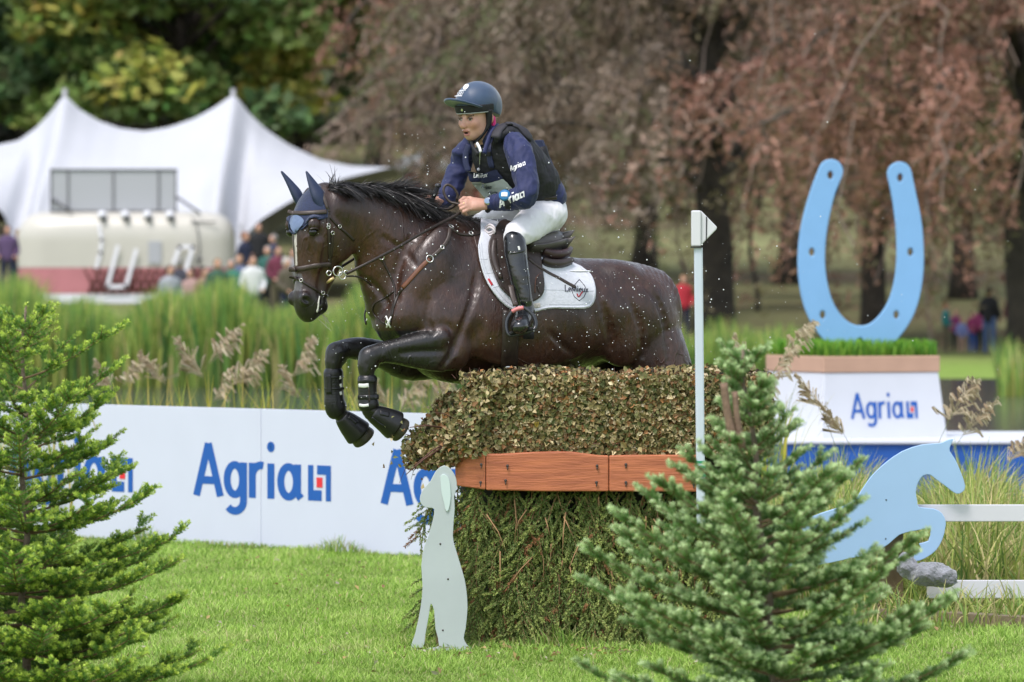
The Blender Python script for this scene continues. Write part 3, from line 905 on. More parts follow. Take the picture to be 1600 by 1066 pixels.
# cars far up the slope
M_glass = mat('car_glass', (.02, .025, .03), .08); M_tyre = mat('tyre', (.015, .015, .016), .8)
def car(px, d, color, label, rz=0.0, van=False):
    x = (px - 800) * d / FPX; z = float(ground_z(x, d)); t = root('parked_car', (x, d, z), label, 'car', 'cars parked up the slope'); t.rotation_euler.z = rz
    m = mat('car_paint', color, .3, coat=.5)
    outl = [(-2.1, .35), (-2.15, .75), (-1.9, .95), (-1.3, 1.02), (-.7, 1.48), (.9, 1.5), (1.7, 1.05), (2.1, .95), (2.15, .4)] if not van else [(-2.4, .35), (-2.45, 1.0), (-1.9, 1.2), (-1.4, 2.1), (2.4, 2.15), (2.45, .35)]
    P = np.array([(a, -.85, b) for a, b in outl]); V, F = prism(P, 1.7, (0, 1, 0)); mb = MB(); mb.add(V + np.array((x, d, z)), F); bod_ = mb.part('body', m, t, smooth=False); mod_bevel(bod_, .12, 3)
    for q in ([(-1.1, 1.05), (-.65, 1.40), (.05, 1.42), (.05, 1.05)], [(.15, 1.05), (.15, 1.42), (.85, 1.42), (1.4, 1.07)]) if not van else ([(-1.8, 1.25), (-1.4, 1.95), (-.6, 1.97), (-.6, 1.25)],):
        P = np.array([(a, -.87, b) for a, b in q]); V, F = prism(P, .03, (0, 1, 0)); mb = MB(); mb.add(V + np.array((x, d, z)), F); mb.part('window', M_glass, bod_, smooth=False)
    for wx in (-1.35, 1.35):
        for wy in (-.8, .8):
            mb = MB(); mb.tube([(x + wx, d + wy - .1, z + .33), (x + wx, d + wy + .1, z + .33)], .33, 14); mb.part('wheel', M_tyre, t)
for i, (px, d, c, lb, van) in enumerate(((690, 262, (.7, .7, .72), 'white car glimpsed left of the rider', False), (668, 232, (.45, .04, .04), 'red car glimpsed just left of the rider', False), (905, 268, (.62, .63, .66), 'silver car glimpsed right of the rider', False),
        (985, 272, (.75, .75, .76), 'white van up the slope left of the beech trunk', True), (1030, 266, (.50, .10, .06), 'red car up the slope beside the beech trunk', False), (1055, 270, (.72, .72, .74), 'white car up the slope touching the beech trunk', False), (930, 300, (.70, .70, .74), 'small white car highest up the slope', False))):
    car(px, d, c, lb, 0, van)

# people
def make_body():
    f = Field(); g = {}
    tr = Field()
    for s in (1, -1):
        tr.loft([((.09 * s, 0, .95), (0, 1, 0), .10, .095), ((.10 * s, 0, .52), (0, 1, 0), .065, .065), ((.11 * s, .02, .08), (0, 1, 0), .05, .05)], sub=2); tr.ell((.115 * s, -.06, .05), (.05, .13, .05))
    g['trousers'] = tr.mesh(.028, smooth=1)
    to = Field(); to.loft([((0, 0, .92), (0, 1, 0), .12, .18), ((0, 0, 1.15), (0, 1, 0), .12, .18), ((0, 0, 1.36), (0, 1, 0), .11, .20), ((0, 0, 1.46), (0, 1, 0), .06, .09)], sub=3)
    for s in (1, -1):
        to.loft([((.19 * s, 0, 1.38), (0, 1, 0), .055, .055), ((.25 * s, .03, 1.12), (0, 1, 0), .05, .05), ((.20 * s, -.16, .98), (0, 1, 0), .042, .042)], sub=3, k=.03)
    g['top'] = to.mesh(.026, smooth=1)
    sk = Field(); sk.ell((0, -.01, 1.60), (.075, .095, .115)); sk.cap((0, 0, 1.42), (0, 0, 1.52), .05, .05); sk.ell((0, -.105, 1.585), (.015, .02, .02))
    g['head'] = sk.mesh(.018, smooth=1)
    for s, nm in ((1, 'hand_a'), (-1, 'hand_b')):
        sk = Field(); sk.ell((.185 * s, -.22, .96), (.04, .045, .03))
        for k in range(3): sk.cap((.185 * s + (k - 1) * .02, -.24, .955), (.180 * s + (k - 1) * .02, -.29, .94), .011, .010, k=.01)
        sk.cap((.16 * s, -.215, .965), (.14 * s, -.25, .975), .011, .010, k=.01)
        g[nm] = sk.mesh(.014, smooth=1)
    hr = Field(); hr.ell((0, .02, 1.64), (.088, .10, .095)); hr.ell((0, .06, 1.56), (.07, .05, .10), k=.03)
    def hpost_(X, D): return np.maximum(D, -(X[:, 2] - 1.60 + .9 * np.minimum(X[:, 1], .02)) * .7 - .03 + 0 * D)
    g['hair'] = hr.mesh(.02, post=hpost_, smooth=1)
    return {k: npmesh('person_' + k, v[0], v[1]) for k, v in g.items()}
BODY = make_body()
CM = {}
def cmat(c):
    if c not in CM: CM[c] = mat('cloth', c, .85, var=.2, nscale=8, bump=.3, bscale=10)
    return CM[c]
SK = mat('far_skin', (.50, .28, .20), .6)
def person(px, py_head, d, rz, top, trou, hair, label, group, h=1.72, zb=None, sit=False):
    """figure standing d metres away whose crown shows at (px, py_head)"""
    x = (px - 800) * d / FPX; ztop = HCAM - (py_head - HORIZ) * d / FPX
    t = root('person', (x, d, ztop - h), label, 'person', group); t.rotation_euler.z = rz; s = h / 1.73; t.scale = (s, s, s)
    for k, m in (('trousers', cmat(trou)), ('top', cmat(top)), ('head', SK), ('hand_a', SK), ('hand_b', SK), ('hair', cmat(hair))):
        o = bpy.data.objects.new(k.split('_')[0], BODY[k]); COL.objects.link(o); o.parent = t
        if not BODY[k].materials: BODY[k].materials.append(m)
        o.material_slots[0].link = 'OBJECT'; o.material_slots[0].material = m
    return t
GL, GR = 'spectators by the caravan', 'spectators under the beeches'
NAVY, WH, TEAL, BLK, MAG, KHA = (.02, .025, .06), (.66, .67, .68), (.02, .16, .13), (.012, .012, .015), (.28, .03, .12), (.12, .10, .06)
BRN, GRY, BLD = (.05, .028, .018), (.25, .24, .23), (.26, .16, .07)
for a in ((266, 414, 126, .4, (.34, .36, .40), NAVY, BRN, 'person in a grey and white striped top beside the caravan', GL), (298, 419, 128, -.5, (.40, .26, .24), (.10, .16, .30), BRN, 'person in pinkish top and blue jeans by the caravan', GL),
          (340, 404, 126, .3, (.04, .10, .07), TEAL, BLD, 'person in dark green jacket by the caravan corner', GL), (362, 405, 129, -.4, (.03, .17, .12), KHA, GRY, 'person in bright green jacket by the caravan corner', GL),
          (395, 399, 124, .2, WH, NAVY, BRN, 'person in white jacket nearest the horse', GL), (383, 362, 134, 1.0, NAVY, KHA, (.22, .09, .04), 'tall red haired person in navy coat by the marquee', GL),
          (418, 384, 132, -.3, (.03, .12, .10), BLK, GRY, 'person in green behind the white jacket', GL), (434, 384, 130, .5, (.16, .03, .06), KHA, BRN, 'person in maroon behind the horse muzzle', GL), (404, 348, 137, .1, BLK, BLK, BLK, 'person dressed in black under the marquee edge', GL),
          (448, 402, 127, .9, (.12, .10, .07), NAVY, (.5, .48, .45), 'person in brown with a pale cap by the horse muzzle', GL), (12, 352, 138, 0, (.10, .06, .14), NAVY, BRN, 'person in purple left of the caravan', GL)):
    person(*a)
for a in ((320, 417, 127, .6, (.30, .20, .14), NAVY, BRN, 'person in tan jacket between the pink and green figures', GL), (281, 404, 131, 2.8, (.05, .05, .07), BLK, GRY, 'person in black behind the striped top', GL), (374, 398, 131, -.2, (.10, .13, .22), KHA, BLD, 'person in slate blue behind the white jacket', GL),
          (458, 388, 134, .3, (.30, .30, .33), BLK, BRN, 'person in grey behind the horse cheek', GL), (427, 366, 138, -.8, (.03, .04, .10), BLK, GRY, 'person in dark blue under the marquee', GL), (30, 358, 141, .8, (.34, .10, .08), NAVY, BLD, 'person in rust red left of the caravan', GL)):
    person(*a)
for a, h in (((1478, 474, 143, 1.2, (.02, .20, .20), KHA, (.30, .14, .06), 'child in a teal coat beside the horseshoe plinth', GR), 1.25), ((1494, 484, 144, -.3, (.20, .03, .12), BLK, BLD, 'child in purple next to the teal coat', GR), 1.15),
             ((1503, 497, 142, .1, (.20, .24, .50), (.4, .25, .2), BLD, 'toddler in pale blue in front of the purple child', GR), .95), ((1520, 487, 144, .4, MAG, (.02, .08, .35), BRN, 'child in magenta with blue trousers under the beeches', GR), 1.1),
             ((1532, 478, 143, -.6, (.30, .04, .14), BLK, BLD, 'child in pink beside the jeans', GR), 1.2), ((1585, 452, 139, .4, (.10, .02, .03), BLK, BRN, 'adult in dark red by the pale beech trunk', GR), 1.68), ((1546, 448, 141, 2.6, BLK, (.07, .12, .26), BRN, 'adult in black top and jeans at the right edge', GR), 1.72), ((1068, 430, 143, .2, (.50, .03, .05), NAVY, (.35, .2, .1), 'person in red half hidden behind the flag post', GR), 1.65)):
    person(*a, h=h)
# ================================================================== lettering built from strokes
def _arc(cx, cy, rx, ry, a0, a1, n=14):
    return [(cx + rx * math.cos(R(a0 + (a1 - a0) * k / n)), cy + ry * math.sin(R(a0 + (a1 - a0) * k / n))) for k in range(n + 1)]
GLYPH = {   # advance, strokes (y = 0 baseline, 1 cap height)
    'A': (.62, [[(.04, 0), (.29, 1.0)], [(.54, 0), (.29, 1.0)], [(.14, .30), (.44, .30)]]),
    'g': (.52, [_arc(.22, .33, .16, .28, 0, 360, 22), [(.40, .66), (.40, .2), (.40, -.06)] , _arc(.22, -.06, .18, .20, 0, -140, 10)]),
    'r': (.34, [[(.06, 0), (.06, .66)], _arc(.24, .40, .18, .22, 180, 75, 8)]),
    'i': (.24, [[(.10, 0), (.10, .66)], [(.10, .86), (.10, 1.0)]]),
    'a': (.54, [_arc(.22, .33, .16, .28, 0, 360, 22), [(.40, .66), (.40, .12), (.47, .03)]]),
    'L': (.50, [[(.06, 0), (.06, 1.0)], [(.0, 0.0), (.45, 0.0), (.45, .16)], [(-.04, 1), (.16, 1)]]),
    'e': (.48, [[(.06, .34), (.40, .34)], _arc(.23, .32, .17, .30, 0, 300, 18)]),
    'M': (.82, [[(.06, 0), (.10, 1.0)], [(.10, 1.0), (.37, .05)], [(.37, .05), (.64, 1.0)], [(.64, 1.0), (.70, 0)]]),
    'u': (.50, [[(.06, .64), (.06, .2)], _arc(.22, .2, .16, .18, 180, 360, 10), [(.38, .64), (.38, .0)]]),
    'x': (.48, [[(.04, 0), (.40, .64)], [(.04, .64), (.40, 0)]]),
    '2': (.60, [_arc(.25, .74, .21, .24, 170, -40, 12), [(.42, .60), (.05, .03)], [(.03, .03), (.50, .03)]]),
    '3': (.60, [_arc(.24, .75, .20, .23, 150, -80, 12), _arc(.24, .27, .22, .25, 80, -150, 12)]),
    'O': (.50, [_arc(.22, .4, .20, .38, 0, 360, 20)]),
}
def stroke_quads(poly, w, mapf, lift, sub=1, aspect=1.0):
    P = np.asarray(poly, float)
    if sub > 1:
        Q = [P[0]]
        for a, b in zip(P[:-1], P[1:]):
            for k in range(1, sub + 1): Q.append(a + (b - a) * k / sub)
        P = np.array(Q)
    T = np.gradient(P, axis=0); T /= np.linalg.norm(T, axis=1)[:, None] + 1e-12
    N = np.stack((-T[:, 1], T[:, 0]), 1)
    closed = np.linalg.norm(P[0] - P[-1]) < 1e-6
    if closed:
        t = P[1] - P[-2]; t /= np.linalg.norm(t); N[0] = N[-1] = (-t[1], t[0])
    V = []
    for p, n in zip(P, N):
        for s in (-.5, .5):
            q = p + n * s * w
            V.append(mapf(q[0], q[1], lift))
    F = [(2 * i, 2 * i + 1, 2 * i + 3, 2 * i + 2) for i in range(len(P) - 1)]
    return V, F
def write(text, mapf, m, parent, w=.13, lift=.0015, name='letter', gap=0.0, sub=3, x0=0.0, joined=False):
    """mapf(x, y, lift) takes glyph units (cap height 1) to world; each letter one part"""
    x = x0; big = MB()
    for ch in text:
        if ch == ' ':
            x += .4; continue
        adv, strokes = GLYPH[ch]
        mb = big if joined else MB()
        for k, st in enumerate(strokes):
            V, F = stroke_quads([(x + px, py) for px, py in st], w, mapf, lift + .0004 * k, sub)
            mb.add(V, F)
        if not joined:
            mb.part(name, m, parent, smooth=False)
        x += adv + gap
    if joined:
        big.part(name, m, parent, smooth=False)
    return x
def quad_patch(x0, y0, x1, y1, mapf, lift, n=3):
    V = [mapf(x0 + (x1 - x0) * i / n, y0 + (y1 - y0) * j / n, lift) for j in range(n + 1) for i in range(n + 1)]
    F = [(j * (n + 1) + i, j * (n + 1) + i + 1, (j + 1) * (n + 1) + i + 1, (j + 1) * (n + 1) + i) for j in range(n) for i in range(n)]
    return V, F
def logo_mark(x, mapf, m, m2, parent, lift=.0015, h=.66, wd=.46, joined=False):
    """square emblem after the word: an L and a 7 shape round a small square"""
    mb = MB()
    for k, (a, b, c, d) in enumerate(((0, 0, .24, 1), (.24, 0, .60, .30), (.40, .74, 1, 1), (.78, 0, 1, .74))):
        mb.add(*quad_patch(x + a * wd, b * h, x + c * wd, d * h, mapf, lift + .0004 * k))
    mb.part('emblem', m, parent, smooth=False)
    if m2 is not None:
        mb = MB(); mb.add(*quad_patch(x + .38 * wd, .38 * h, x + .64 * wd, .66 * h, mapf, lift + .002)); mb.part('emblem_square', m2, parent, smooth=False)
# ================================================================== the horse
TH = R(25)
HO = W(800, 480, 28.1)
FWD = np.array((-math.cos(TH), -math.sin(TH), 0)); LEF = np.array((math.sin(TH), -math.cos(TH), 0))
def h2w(P):
    P = np.asarray(P, float).reshape(-1, 3)
    Q = P[:, :1] * FWD + P[:, 1:2] * LEF
    Q[:, 0] += HO[0]; Q[:, 1] += HO[1]; Q[:, 2] = P[:, 2]
    return Q
def w2h(P):
    P = np.asarray(P, float).reshape(-1, 3)
    q = P - np.array((HO[0], HO[1], 0))
    return np.stack((q @ FWD, q @ LEF, P[:, 2]), 1)
def hl(px, py, b=0.0):
    """horse-frame point (forward, left, height) at lateral offset b seen at photo pixel (px, py)"""
    c, s = math.cos(TH), math.sin(TH)
    a = ((px - 800) * (HO[1] - b * c) - FPX * (HO[0] + b * s)) / (-FPX * c + (px - 800) * s)
    y = HO[1] - a * s - b * c
    return np.array((a, b, HCAM - (py - HORIZ) * y / FPX))

def tb(px, top, bot, w, b=0.0):
    t, q = hl(px, top, b), hl(px, bot, b)
    return ((t + q) / 2, (0, 0, 1.0), (t[2] - q[2]) / 2, w)
def tb2(p0, p1, b, w):
    t, q = hl(*p0, b), hl(*p1, b)
    d = t - q; L = np.linalg.norm(d)
    return ((t + q) / 2, d / L, L / 2, w)
def limb(pts, lat=(0, 1.0, 0)):
    """pts: (px, py, b, R in plane, w across)"""
    C = np.array([hl(p[0], p[1], p[2]) for p in pts])
    T = np.gradient(C, axis=0); out = []
    for c, t, p in zip(C, T, pts):
        v = np.cross(t, lat); v /= np.linalg.norm(v)
        out.append((c, v, p[3], p[4]))
    return out

HF = Field()
HF.loft([tb(616, 440, 520, .10), tb(632, 402, 560, .165), tb(660, 370, 585, .205), tb(700, 353, 598, .235), tb(745, 347, 600, .252),
         tb(790, 364, 593, .275), tb(840, 390, 588, .298), tb(890, 403, 578, .305), tb(935, 405, 566, .288), tb(975, 409, 558, .268),
         tb(1002, 425, 560, .225), tb(1022, 450, 575, .165), tb(1034, 490, 570, .09)], sub=6, kin=.012, ends=.35)
HF.loft([tb2((722, 342), (592, 520), 0, .16), tb2((678, 332), (580, 470), .0, .128), tb2((640, 316), (572, 428), .01, .105),
         tb2((602, 301), (555, 400), .025, .080), tb2((566, 296), (530, 380), .04, .070), tb2((536, 301), (508, 355), .05, .07)], k=.07, sub=3)
# shoulder, chest, haunch muscles
for s in (1, -1):
    HF.ell(hl(664, 425, .145 * s), (.10, .07, .24), [(.88, 0, .47), (0, 1, 0), (-.47, 0, .88)], k=.07)
    HF.ell(hl(700, 500, .19 * s), (.15, .075, .14), [(.9, 0, -.4), (0, 1, 0), (.4, 0, .9)], k=.05)
    HF.ell(hl(634, 497, .145 * s), (.085, .065, .10), k=.05)
    HF.ell(hl(612, 508, .06 * s), (.075, .07, .09), k=.04)
    HF.ell(hl(962, 428, .13 * s), (.10, .09, .05), k=.07)            # hip
    HF.ell(hl(978 + 18 * s, 490, .15 * s), (.17, .10, .17), [(.8, 0, .6), (0, 1, 0), (-.6, 0, .8)], k=.06)
    HF.ell(hl(1016 + 16 * s, 515, .12 * s), (.075, .085, .15), k=.05); HF.ell(hl(1024 + 18 * s, 548, .13 * s), (.10, .09, .12), k=.05)      # buttock
    HF.ell(hl(960 + 14 * s, 540, .21 * s), (.10, .06, .11), [(.8, 0, .6), (0, 1, 0), (-.6, 0, .8)], k=.07)       # stifle
# barrel flank tuck
HF.ell(hl(820, 510, .23), (.36, .07, .20), k=.08)
HF.ell(hl(820, 510, -.23), (.36, .07, .20), k=.08)
# crease in front of the near thigh, behind the elbow, in front of the shoulder blade
HF.ell(hl(946, 512, .335), (.05, .03, .17), [(.9, 0, -.43), (0, 1, 0), (.43, 0, .9)], k=.06, op='sub')
HF.ell(hl(742, 545, .325), (.035, .055, .13), [(.95, 0, .3), (0, 1, 0), (-.3, 0, .95)], k=.05, op='sub')
HF.ell(hl(622, 430, .225), (.04, .06, .20), [(.85, 0, .53), (0, 1, 0), (-.53, 0, .85)], k=.05, op='sub')
# fore legs
near_fore = [(712, 548, .20, .095, .075), (682, 547, .20, .102, .075), (650, 548, .19, .086, .066), (620, 549, .175, .062, .055), (597, 551, .165, .05, .047),
             (581, 557, .16, .048, .046), (574, 568, .16, .047, .046), (573, 582, .16, .036, .036), (574, 602, .16, .030, .030), (575, 622, .16, .029, .029),
             (578, 640, .16, .041, .037), (588, 651, .16, .035, .034), (600, 657, .16, .035, .035)]
far_fore = [(668, 565, -.19, .09, .075), (634, 566, -.19, .088, .07), (600, 555, -.185, .068, .06), (566, 546, -.17, .058, .052), (546, 545, -.165, .05, .047),
            (530, 550, -.16, .049, .046), (523, 562, -.16, .047, .046), (521, 577, -.16, .036, .036), (521, 597, -.16, .030, .030), (521, 617, -.16, .029, .029),
            (525, 637, -.16, .042, .037), (535, 650, -.16, .034, .034), (545, 661, -.16, .035, .035)]
HF.loft(limb(near_fore), k=.035, sub=3)
HF.loft(limb(far_fore), k=.035, sub=3)
for kx, ky, kb in ((577, 556, .16), (525.5, 549, -.16)):      # knee: carpal block, accessory bone behind, tendon line
    HF.ell(hl(kx, ky, kb), (.052, .050, .046), k=.012); HF.ell(hl(kx - 7, ky + 6, kb), (.024, .040, .030), k=.012); HF.ell(hl(kx + 9, ky + 14, kb), (.020, .022, .024), k=.012)
    HF.ell(hl(kx + 18, ky - 12, kb + .03), (.03, .012, .010), k=.012); HF.ell(hl(kx - 4, ky + 22, kb + .03), (.012, .012, .03), k=.01)
HF.ell(hl(706, 528, .295), (.018, .03, .085), [(.9, 0, -.43), (0, 1, 0), (.43, 0, .9)], k=.035, op='sub')
# forearm muscle ridges
HF.cap(hl(690, 528, .245), hl(615, 542, .205), .045, .022, k=.03)
HF.cap(hl(690, 568, .235), hl(620, 560, .20), .035, .016, k=.03)
# hind legs (mostly behind the hedge)
for s, dx in ((1, 0), (-1, -54)):
    HF.loft(limb([(1002 + dx, 510, .15 * s, .15, .10), (1020 + dx, 548, .16 * s, .168, .10), (1038 + dx, 590, .165 * s, .155, .095), (1047 + dx, 640, .16 * s, .11, .08), (1066 + dx, 690, .15 * s, .075, .06),
                  (1080 + dx, 730, .15 * s, .064, .05), (1078 + dx, 770, .15 * s, .045, .04), (1068 + dx, 815, .15 * s, .036, .036), (1058 + dx, 852, .15 * s, .048, .042),
                  (1046 + dx, 872, .15 * s, .042, .042), (1036 + dx, 890, .15 * s, .052, .052)]), k=.06, sub=5, kin=.010)
# head
PSI = R(13)
hf = np.array((math.cos(PSI), math.sin(PSI), 0)); hu = np.array((-math.sin(PSI), math.cos(PSI), 0))
hn = -np.array((0, 0, 1.0)) + .13 * hf; hn /= np.linalg.norm(hn)
hv = np.cross(hn, hu); hv = hv if hv @ hf > 0 else -hv
POLL = w2h(W(497, 300, 27.65))[0]
def hd(t, v, u): return POLL + hn * t + hv * v + hu * u
def w2head(P):
    q = w2h(P) - POLL
    return np.stack((q @ hn, q @ hv, q @ hu), 1)
prof = [(.01, .03, -.09, .060), (.04, .058, -.13, .082), (.08, .088, -.17, .102), (.14, .106, -.195, .112), (.20, .110, -.20, .110), (.26, .104, -.195, .097),
        (.32, .095, -.175, .080), (.38, .084, -.15, .068), (.435, .074, -.125, .061), (.485, .069, -.105, .061), (.53, .067, -.098, .062), (.572, .050, -.085, .056), (.597, .020, -.06, .040)]
HF.loft([(hd(t, (a + b) / 2, 0), hv, (a - b) / 2, w) for t, a, b, w in prof], k=.04, sub=3)
for s in (1, -1):
    HF.ell(hd(.20, -.115, .070 * s), (.125, .095, .040), [hn, hv, hu], k=.03)          # cheek
    HF.ell(hd(.170, .072, .094 * s), (.035, .032, .020), [hn, hv, hu], k=.02)             # brow
    HF.ell(hd(.240, .045, .114 * s), (.035, .02, .014), [hn + .3 * hv, hv, hu], k=.02, op='sub')   # below the eye
    HF.cap(hd(.25, .025, .092 * s), hd(.38, .005, .066 * s), .014, .007, k=.02)          # facial crest
    HF.ell(hd(.528, .048, .050 * s), (.034, .028, .022), [hn, hv, hu], k=.02)           # nostril wing
    HF.ell(hd(.536, .049, .074 * s), (.015, .026, .024), [hn + .35 * hv, hv - .35 * hn, hu], k=.008, op='sub')
    HF.ell(hd(.445, -.03, .062 * s), (.07, .02, .010), [hn, hv, hu], k=.02, op='sub')
    HF.ell(hd(.555, -.045, .058 * s), (.065, .004, .022), [hn, hv, hu], k=.006, op='sub')    # mouth line
HF.ell(hd(.552, -.085, 0), (.035, .035, .04), [hn, hv, hu], k=.03)                      # chin
HF.ell(hd(.30, -.16, 0), (.10, .05, .018), [hn, hv, hu], k=.03, op='sub')               # hollow between the jaw bones

M_leather = mat('dark_leather', (.030, .019, .014), .42, var=.4, nscale=60, bump=.15, bscale=200, bdist=.004)
M_leather_grey = mat('brown_leather', (.060, .042, .034), .45, var=.3, nscale=60, bump=.12, bscale=200, bdist=.004)
M_tan = mat('tan_leather', (.17, .062, .030), .5, var=.3, nscale=50)
M_steel = mat('steel', (.62, .61, .58), .25, metal=1.0)
M_black = mat('black_rubber', (.010, .010, .011), .38, bump=.12, bscale=120, bdist=.004)
M_hair = mat('black_hair', (.012, .010, .010), .42, var=.5, nscale=80, spec=.6)
M_eye = mat('eye_gloss', (.006, .005, .005), .12, coat=.2)
# creases where muscles meet: shallow grooves laid on the surface
GRO = [([(640, 372), (628, 400), (619, 438), (622, 470)], .016, .007), ([(745, 425), (738, 468), (724, 508), (711, 540)], .016, .008), ([(711, 540), (700, 562), (688, 577)], .014, .006),
       ([(692, 549), (660, 549), (628, 551)], .010, .005), ([(935, 455), (948, 500), (955, 543)], .020, .008), ([(1008, 445), (1032, 480), (1043, 530), (1046, 575)], .017, .009),
       ([(566, 432), (590, 452), (611, 484)], .014, .006), ([(600, 372), (630, 392), (650, 415)], .013, .005), ([(985, 470), (1000, 510), (1003, 556)], .016, .006), ([(672, 470), (668, 500), (676, 522)], .014, .006),
       ([(860, 520), (880, 540), (900, 556)], .016, .005), ([(970, 420), (1000, 440), (1030, 470)], .015, .004)]
_gp = [catmull(np.array(g[0], float), 4) for g in GRO]
_all = np.vstack(_gp); _P, _ok = cast(HF, _all[:, 0], _all[:, 1], to_local=w2h)
_PL = w2h(_P); _GN = HF.grad(_PL)
_k = 0
for g, pts in zip(GRO, _gp):
    n = len(pts); L = _PL[_k:_k + n]; N = _GN[_k:_k + n]; okk = _ok[_k:_k + n]; _k += n
    for i in range(n - 1):
        if okk[i] and okk[i + 1]:
            f_ = math.sin(math.pi * (i + .5) / (n - 1)) ** .6
            HF.cap(L[i] + N[i] * (g[1] - g[2] * f_), L[i + 1] + N[i + 1] * (g[1] - g[2] * f_), g[1], g[1], k=.016, op='sub')
Vh, Qh = HF.mesh(.0065, smooth=2)
# coat colour: bay turning black down the legs, on muzzle and poll
def fnoise(P, f, seed=0):
    r = np.random.default_rng(seed); o = np.zeros(len(P))
    for i in range(7):
        k = r.normal(size=3) * f; o += np.sin(P @ k + r.uniform(0, 6.28))
    return o / 7 ** .5
ha = Vh[:, 0]; hb = Vh[:, 1]; hz = Vh[:, 2]
q = Vh - POLL; ht = q @ hn; hvv = q @ hv; huu = q @ hu
head_m = np.clip((.62 - np.abs(ht - .2)) * 0 + (ht > -.05) * (hvv > -.26) * (np.abs(huu) < .16), 0, 1)
base = np.array((.026, .0118, .0086)); red = np.array((.076, .030, .0160)); blk = np.array((.012, .0105, .0105))
n1 = fnoise(Vh, 9, 1); n2 = fnoise(Vh, 26, 2); n3 = fnoise(Vh * np.array((1, 1, .35)), 60, 3)
w_red = np.clip(.30 + .30 * n1 + .16 * n2 , 0, 1)
# warmer on flank, belly edge and behind the elbow
for c, rr in ((hl(950, 520, .26), .20), (hl(745, 530, .25), .17), (hl(600, 370, .1), .14), (hl(830, 560, .2), .22)):
    w_red += .42 * np.exp(-((Vh - c) ** 2).sum(1) / rr ** 2)
colh = base + (red - base) * np.clip(w_red, 0, 1)[:, None]
leg = np.zeros(len(Vh))
fl = Vh[:, 0]
kn = np.maximum(np.exp(-((Vh - hl(590, 570, .17)) ** 2).sum(1) / .16 ** 2), np.exp(-((Vh - hl(540, 570, -.17)) ** 2).sum(1) / .2 ** 2))
zb = hl(600, 545, 0)[2]
leg = np.clip((fl - hl(690, 545, .18)[0]) / .12, 0, 1) * (Vh[:, 2] < hl(600, 524, 0)[2] + .0) * (ht > .75 - 0 * ht)
leg = np.where((Vh[:, 0] > hl(706, 545, .18)[0]) & (Vh[:, 2] < zb + .09) & ~((head_m > 0) & (ht < .66)), np.clip((Vh[:, 0] - hl(706, 545, .18)[0]) / .14, 0, 1), 0)
leg = np.maximum(leg, np.clip((hl(1000, 640, 0)[2] - Vh[:, 2]) / .15, 0, 1))
hm = head_m > 0
muz = np.where(hm, np.clip((ht - .42) / .10, 0, 1), 0) * .92
dk = np.clip(np.maximum(leg, muz), 0, 1)
under = np.clip((-hvv - .05) / .1, 0, 1) * 0
colh = colh * (1 - dk[:, None]) + blk * dk[:, None]
crest = np.exp(-((Vh[:, 2] - hl(640, 330, 0)[2]) / .05) ** 2) * 0
grey = hm & (ht > .41) & (ht < .495 + .01 * n2) & (huu > -.03) & (huu < .03 + .006 * n2) & (hvv > 0)
colh[grey] = (.13, .12, .125)
bl = hm & (ht > .19) & (ht < .37) & (np.abs(huu - .002) < .0095 * (1.25 - (ht - .19) / .3)) & (hvv > 0)
colh[bl] = (.62, .57, .52)
eye_ring = np.exp(-((Vh - hd(.205, .07, .102)) ** 2).sum(1) / .03 ** 2) + np.exp(-((Vh - hd(.205, .07, -.102)) ** 2).sum(1) / .03 ** 2)
colh = colh * (1 - .6 * np.clip(eye_ring, 0, 1)[:, None])
M_coat = mat('horse_coat', (0, 0, 0), rough=.41, attr='Col', var=.42, nscale=45, stretch=(1, 1, .4), bump=.26, bscale=110, spec=.5, coat=.20, bdist=.010, rvar=.18)
def add_veins(m, scale, strength):
    nt = m.node_tree; b = nt.nodes['Principled BSDF']
    tc = nt.nodes.new('ShaderNodeTexCoord'); mp = nt.nodes.new('ShaderNodeMapping'); mp.inputs['Scale'].default_value = (1, 1, .6)
    n = nt.nodes.new('ShaderNodeTexNoise'); n.inputs['Scale'].default_value = scale; n.inputs['Detail'].default_value = 2.5; n.inputs['Distortion'].default_value = .6
    nt.links.new(tc.outputs['Object'], mp.inputs[0]); nt.links.new(mp.outputs[0], n.inputs['Vector'])
    s1 = nt.nodes.new('ShaderNodeMath'); s1.operation = 'SUBTRACT'; s1.inputs[1].default_value = .5; nt.links.new(n.outputs['Fac'], s1.inputs[0])
    a1 = nt.nodes.new('ShaderNodeMath'); a1.operation = 'ABSOLUTE'; nt.links.new(s1.outputs[0], a1.inputs[0])
    mr = nt.nodes.new('ShaderNodeMapRange'); mr.interpolation_type = 'SMOOTHSTEP'; mr.inputs[1].default_value = 0; mr.inputs[2].default_value = .022; mr.inputs[3].default_value = 1; mr.inputs[4].default_value = 0
    nt.links.new(a1.outputs[0], mr.inputs[0])
    k = nt.nodes.new('ShaderNodeTexNoise'); k.inputs['Scale'].default_value = 3.2; nt.links.new(tc.outputs['Object'], k.inputs['Vector'])
    kr = nt.nodes.new('ShaderNodeMapRange'); kr.inputs[1].default_value = .48; kr.inputs[2].default_value = .62; nt.links.new(k.outputs['Fac'], kr.inputs[0])
    mu = nt.nodes.new('ShaderNodeMath'); mu.operation = 'MULTIPLY'; nt.links.new(mr.outputs[0], mu.inputs[0]); nt.links.new(kr.outputs[0], mu.inputs[1])
    bp = nt.nodes.new('ShaderNodeBump'); bp.inputs['Strength'].default_value = strength; bp.inputs['Distance'].default_value = .006
    nt.links.new(mu.outputs[0], bp.inputs['Height'])
    old = b.inputs['Normal'].links[0].from_socket; nt.links.new(old, bp.inputs['Normal']); nt.links.new(bp.outputs[0], b.inputs['Normal'])
add_veins(M_coat, 5.5, .5)
HW = h2w(Vh)
